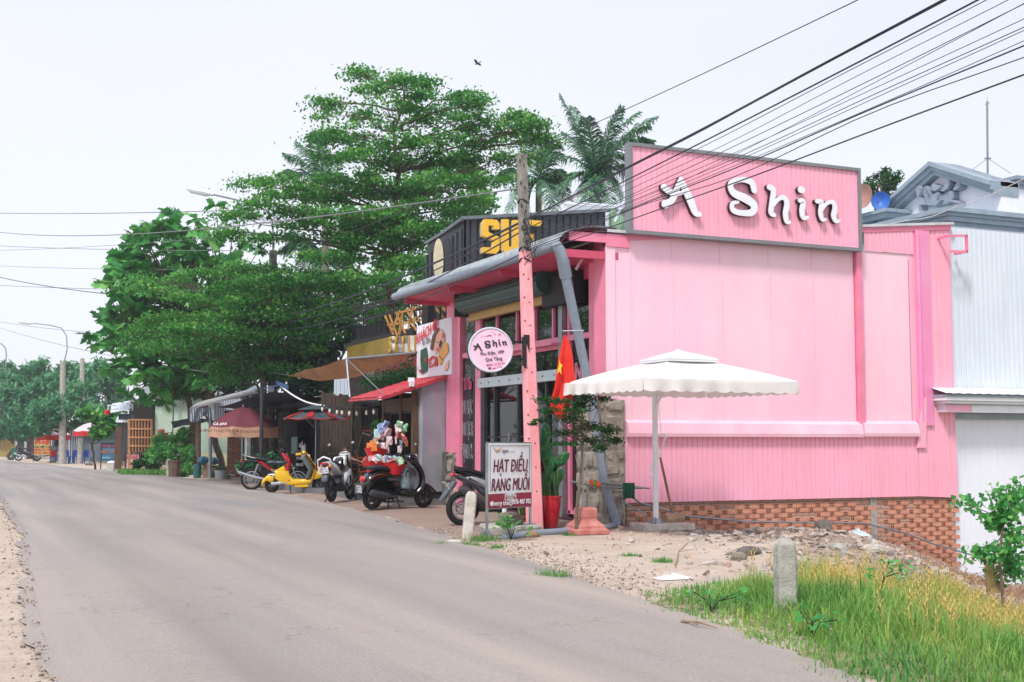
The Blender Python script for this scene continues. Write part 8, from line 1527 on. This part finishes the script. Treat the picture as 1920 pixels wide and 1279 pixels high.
# palms
def palm(name, u, v, d, fronds, label, seed, ll=.75, base_u=None):
    rs = np.random.RandomState(seed); c = dp(u, v, d); b0 = gd(base_u or u, d); r_ = root(name, b0, label, 'palm tree'); mb = MB(); mb.tube([b0, b0.lerp(c, .5), c], [.2, .16, .12], 10); mb.build('trunk', mat('palm trunk', (128, 120, 108), rough=.9, bump=.4), r_)
    for (tu, tv, bow, dd) in fronds:
        tip = dp(tu, tv, d+dd); mb = MB(); n = 40; pts = []; L_ = (tip-c).length
        for i in range(n+1): t = i/n; pts.append(c.lerp(tip, t)+ZZ*bow*L_*math.sin(math.pi*t)*(1-.25*t))
        mb.tube(pts, [.035*(1-.8*i/n) for i in range(n+1)], 4)
        for i in range(3, n+1):
            t = i/n; T_ = (pts[i]-pts[i-1]).normalized(); sd = T_.cross(ZZ); sd = sd.normalized() if sd.length > .05 else Vector((1, 0, 0)); ln = ll*(math.sin(math.pi*(.12+.82*t))**.6)*(1.0)
            for s_ in (-1, 1):
                for q in (0, .5):
                    p = pts[i-1].lerp(pts[i], q); dr = (sd*s_*(.75+rs.uniform(-.15, .15))+T_*(.55+rs.uniform(-.1, .1))+ZZ*rs.uniform(-.3, .25)).normalized(); e1 = p+dr*ln*.55; e2 = p+dr*ln*.92-ZZ*ln*rs.uniform(.18, .42); w_ = T_*.024
                    mb.add([p-w_*.6, p+w_*.6, e1+w_, e2, e1-w_], [(0, 1, 2, 3, 4)])
        ob = mb.build('frond', LPM, r_, recalc=False); tones(ob)
LPM = leafmat('palm leaflet', (36, 82, 62), (64, 118, 86), (132, 170, 130), trans=.2, rough=.35)
palm('royal_palm', 1118, 330, 45, [(1050, 178, .05, 0), (1196, 212, .18, .5), (1222, 262, .25, -1), (1060, 250, .12, 1), (1090, 410, .22, -1.5), (1150, 420, .3, -1), (1010, 300, .2, 1), (1200, 350, .3, 1), (1030, 380, .25, -1), (1135, 260, .1, 1.5), (1175, 390, .35, -.5), (1100, 220, .1, -1.5), (1075, 200, .06, 1), (1165, 200, .12, -.5), (1215, 240, .2, .8), (1190, 300, .28, -1.2), (1110, 440, .2, 1), (1230, 220, .16, 0)], 'palm with a raised crown of long fronds behind the rooftop shed', 3)
palm('royal_palm', 1010, 340, 49, [(950, 400, .25, -1), (1040, 400, .3, -1), (1000, 250, .08, 1), (1060, 330, .2, 0), (930, 340, .2, 1), (980, 430, .3, 0), (1070, 380, .3, 1), (1040, 270, .12, -1)], 'lower palm spreading behind the concrete pole top', 4, .85)
palm('royal_palm', 610, 345, 50, [(535, 290, .12, 0), (560, 268, .08, .5), (525, 330, .15, 1), (590, 250, .05, -1), (640, 290, .15, 1), (560, 400, .3, 0), (660, 340, .2, 0)], 'palm whose fronds stick out left of the tall tiered tree', 6, .8)
palm('royal_palm', 600, 470, 52, [(540, 440, .15, 0), (525, 470, .2, 0), (560, 520, .3, 1), (640, 440, .2, 0), (640, 520, .3, 0), (600, 540, .3, -1)], 'hidden palm with drooping fronds between the two tiered trees', 7, .85)
# trees across the road, mirrored in the shop glass
for i, (x, y, s_) in enumerate(((-19, 27, 1.2), (-20, 36, 1.4), (-21.5, 47, 1.5), (-24, 60, 1.7))):
    rs = np.random.RandomState(60+i); b0 = Vector((x, y, 0)); r_ = root('roadside_tree', b0, ['leafy tree on the far verge mirrored in the door glass', 'larger leafy tree across the road mirrored in the upper panes', 'broad leafy tree further up the far verge, mirrored between the mullions', 'tallest leafy tree of the far verge row'][i], 'tree'); mb = MB(); hub = b0+ZZ*2.5*s_; limb(mb, b0, hub, .2, .15, 0, .05, 5, rs); P_ = []
    for k in range(46): dd = rs.normal(size=3); dd /= np.linalg.norm(dd); c = np.array(hub)+np.array([0, 0, 2.4*s_])+dd*np.array([2.7, 2.7, 1.9])*s_*rs.uniform(.4, 1); limb(mb, hub, Vector(c), .05, .01, .1, .1, 4, rs); P_.append(c+rs.normal(size=(150, 3))*(.5, .5, .2))
    mb.build('trunk', BARK, r_); leafcloud('crown', np.concatenate(P_), None, .17, LT, r_, seed=i)
# thin summer haze
mb = MB(); mb.bb((-330, -75, -4), (340, 440, 16)); m = bpy.data.materials.new('haze air'); m.use_nodes = True; nt = m.node_tree; N = nt.nodes
N.remove(N['Principled BSDF']); pv = N.new('ShaderNodeVolumePrincipled'); pv.inputs['Color'].default_value = (.86, .88, .95, 1); pv.inputs['Density'].default_value = .0008; pv.inputs['Anisotropy'].default_value = .2; nt.links.new(pv.outputs[0], N['Material Output'].inputs['Volume'])
tag(mb.build('haze', m), 'thin pale haze over the street', 'haze', kind='stuff')
for o in C.objects:
    if o.parent is None and 'category' in o and 'kind' not in o: o['kind'] = 'thing'
# ------------------------------------------------------------------ poles, lamps, wires, bird
def cpole(u, v0, d, r_, label):
    p = gd(u, d); o = root('concrete_pole', p, label, 'utility pole'); mb = MB(); mb.tube([p, dp(u, v0, d)], [r_, r_*.72], 12); mb.build('shaft', CONCD if u > 400 else CONC, o, smooth=True); return o
cp1 = cpole(512, 470, 45.5, .2, 'concrete pole with pasted notices standing before the coffee house'); mb = MB()
for v in (757, 770, 783): fb(mb, 507, v-4, 517, v+3, 45.2, .02)
mb.build('notice', WHITEP, cp1); mb = MB(); fb(mb, 502, 724, 512, 735, 45.0, .25); mb.build('meter_box', WHITEP, cp1)
cpole(118, 678, 82.4, .24, 'far concrete street pole standing over the noodle stall'); cpole(154, 672, 95, .22, 'second far concrete pole hidden in the trees')
def lamp(name, pts, d, label, rr_=.035):
    P = [dp(u, v, d) for u, v in pts]; o = root(name, P[0], label, 'street lamp'); mb = MB(); mb.tube(P, [rr_*1.3]+[rr_]*(len(P)-1), 8); mb.build('arm', STEEL, o, smooth=True); e, f = P[-1], P[-2]; dd = (e-f).normalized(); mb = MB(); mb.tube([e-dd*.1, e+dd*.15, e+dd*.75, e+dd*.95], [.05, .11, .12, .03], 8); hd = mb.build('lamp_head', LGREYC, o, smooth=True); mb = MB(); mb.tube([e+dd*.15-ZZ*.07, e+dd*.8-ZZ*.07], .07, 6); mb.build('lens', WHITEP, hd)
lamp('street_lamp', [(512, 475), (512, 440), (511, 415), (500, 395), (475, 383), (440, 374), (396, 364)], 45.5, 'street lamp arching out of the tiered tree top'); lamp('street_lamp', [(118, 690), (126, 655), (125, 630), (115, 615), (95, 610), (60, 606)], 82.4, 'curved street lamp on the far concrete pole'); lamp('street_lamp', [(8, 720), (12, 665), (10, 652), (3, 645), (-8, 643)], 125, 'most distant street lamp at the left edge', .06)
WM = mat('black cable', (44, 48, 64), rough=.6, var=.1); WG = mat('grey cable', (120, 122, 130), rough=.6); cab = 'overhead cables running from the leaning pole over the camera side'
def wire(a, b, r_, label, sag=.0, m=WM, grp=None, wav=0, n=26):
    P = []
    for i in range(n+1): t = i/n; P.append(a.lerp(b, t)-ZZ*(sag*4*t*(1-t)+wav*math.sin(t*17)*math.sin(math.pi*t)))
    mb = MB(); mb.tube(P, r_*.72, 5, caps=False); tag(mb.build('overhead_cable', m, None, smooth=True, recalc=False), label, 'cable', grp)
def ext(a, u, v, d, k=1.35):
    b = dp(u, v, d); return a+(b-a)*k
L_ = [((978, 292), (1594, 0), 13, .012, 0), ((981, 412), (1425, 180), 15, .0, 0)]
spec = [((979, 291), (1594, 0), 11.5, .008, .05, 'topmost thin cable leaving the tip of the pole'), ((981, 414), (1759, 0), 10.5, .02, .04, 'thickest twisted cable bundle above the signboard'), ((981, 418), (1750, 0), 10.5, .007, .05, 'thin cable hugging the thickest bundle'), ((982, 432), (1819, 0), 10.5, .013, .05, 'second thick cable just under the main bundle'), ((982, 440), (1834, 0), 10.4, .006, .05, 'thin cable under the second thick cable'),
 ((983, 448), (1864, 0), 10.2, .005, .08, 'fine cable in the middle of the fan'), ((983, 455), (1909, 0), 10, .006, .08, 'fine cable reaching the top right corner'), ((984, 452), (1920, 19), 9.9, .005, .1, 'fine cable slightly below the top right corner'), ((984, 458), (1920, 34), 9.9, .006, .1, 'fine cable crossing the upper lettering'), ((984, 462), (1920, 57), 9.8, .005, .12, 'fine sagging cable above the letter S'), ((985, 466), (1920, 42), 9.8, .005, .09, 'fine cable paired with the sagging one'),
 ((985, 470), (1920, 75), 9.7, .010, .06, 'dark cable passing just over the A of the signboard'), ((985, 472), (1920, 94), 9.7, .007, .06, 'wavy loose cable below the dark one'), ((1040, 462), (1920, 133), 9.5, .011, .04, 'lowest thick cable crossing the white letters')]
for i, (a, b, d2, r_, sg, lb) in enumerate(spec):
    A0 = dp(a[0], a[1], 20.35 if i else 20.5); wire(A0, ext(A0, b[0], b[1], d2, 1.3), r_, lb, sg, grp=cab, wav=.05 if 'wavy' in lb else .006*(i % 3))
A0 = dp(1300, 330, 17.5); wire(A0, ext(A0, 1920, 4, 9.8, 1.2), .005, 'steep cable crossing the others near the right edge', .02, grp=cab); wire(dp(983, 450, 20.4), A0, .005, 'slack tail of the steep cable before the signboard', .05, grp=cab)
g2 = 'cables running left from the leaning pole'
for a, b, d2, r_, sg, lb, m_ in (((980, 352), (-30, 432), 60, .02, .5, 'pale twisted cable drooping left across the tree tops', WG), ((980, 415), (512, 596), 45.5, .03, .25, 'thick cable bundle going back to the pole by the coffee house', WM), ((980, 422), (512, 606), 45.5, .018, .35, 'second cable going back to the coffee house pole', WM), ((981, 432), (512, 618), 45.5, .018, .45, 'lower slack cable going back to the coffee house pole', WM), ((982, 474), (512, 640), 45.5, .014, .3, 'lowest cable hanging in front of the zinc awning', WM), ((979, 292), (512, 480), 45.5, .012, .2, 'thin top cable vanishing into the tall tiered tree', WM), ((982, 352), (1180, 388), 27, .01, .1, 'pale cable from the pole to the rooftop shed', WG)):
    wire(dp(a[0], a[1], 20.4), dp(b[0], b[1], d2), r_, lb, sg, m_, g2)
g3 = 'cables crossing the sky at the left'
for a, b, r_, sg, lb in (((-40, 399), (512, 392), .02, .1, 'uppermost thin cable over the left sky'), ((-40, 459), (512, 470), .018, .1, 'cable just below the drooping pale one'), ((-40, 470), (400, 446), .014, .1, 'rising cable meeting the breadfruit tree'), ((-40, 497), (512, 505), .014, .1, 'faint cable level with the upper breadfruit leaves'), ((-40, 511), (512, 566), .026, .4, 'darker sagging cable over the left sky'), ((-40, 533), (512, 545), .018, .1, 'level cable through the breadfruit crown')): wire(dp(a[0], a[1], 70), dp(b[0], b[1], 46), r_, lb, sg, WG if r_ < .02 else WM, g3)
for a, b, lb in (((-20, 600), (512, 640), 'faint cable above the far street lamp'), ((-20, 608), (400, 700), 'lower faint cable dropping behind the far lamp')): wire(dp(a[0], a[1], 100), dp(b[0], b[1], 50), .02, lb, .3, WG, g3)
wire(dp(1620, 425, 26.8), dp(1925, 333, 21), .012, 'pale twisted cable drooping before the villa gable', .18, mat('pale cable', (206, 206, 212), rough=.6), None, .02)
# small bird
p = dp(895, 119, 60); bd_ = root('bird', p, 'small dark bird flying high above the tall tiered tree', 'bird', world=False); mb = MB(); mb.lathe([(0, -.2), (.035, -.14), (.06, -.02), (.05, .08), (.03, .13), (.036, .17), (.01, .2), (0, .23)], (0, 0, 0), 10, axis='x'); M_ = MB()
BM = mat('dark feathers', (70, 70, 84), rough=.8); body = mb.build('body', BM, bd_, smooth=True)
for s_ in (-1, 1):
    mb = MB(); q4(mb, [(-.06, s_*.04, .02), (.1, s_*.04, .02), (.12, s_*.2, .12), (.0, s_*.42, .06), (-.1, s_*.3, .09), (-.08, s_*.15, .08)], .012); mb.build('wing', BM, bd_)
mb = MB(); q4(mb, [(-.18, -.02, 0), (-.18, .02, 0), (-.32, .07, 0), (-.28, 0, 0), (-.32, -.07, 0)], .01); mb.build('tail', BM, bd_); bd_.scale = (.7,)*3; bd_.rotation_euler = (R(20), R(15), -A+2.6)
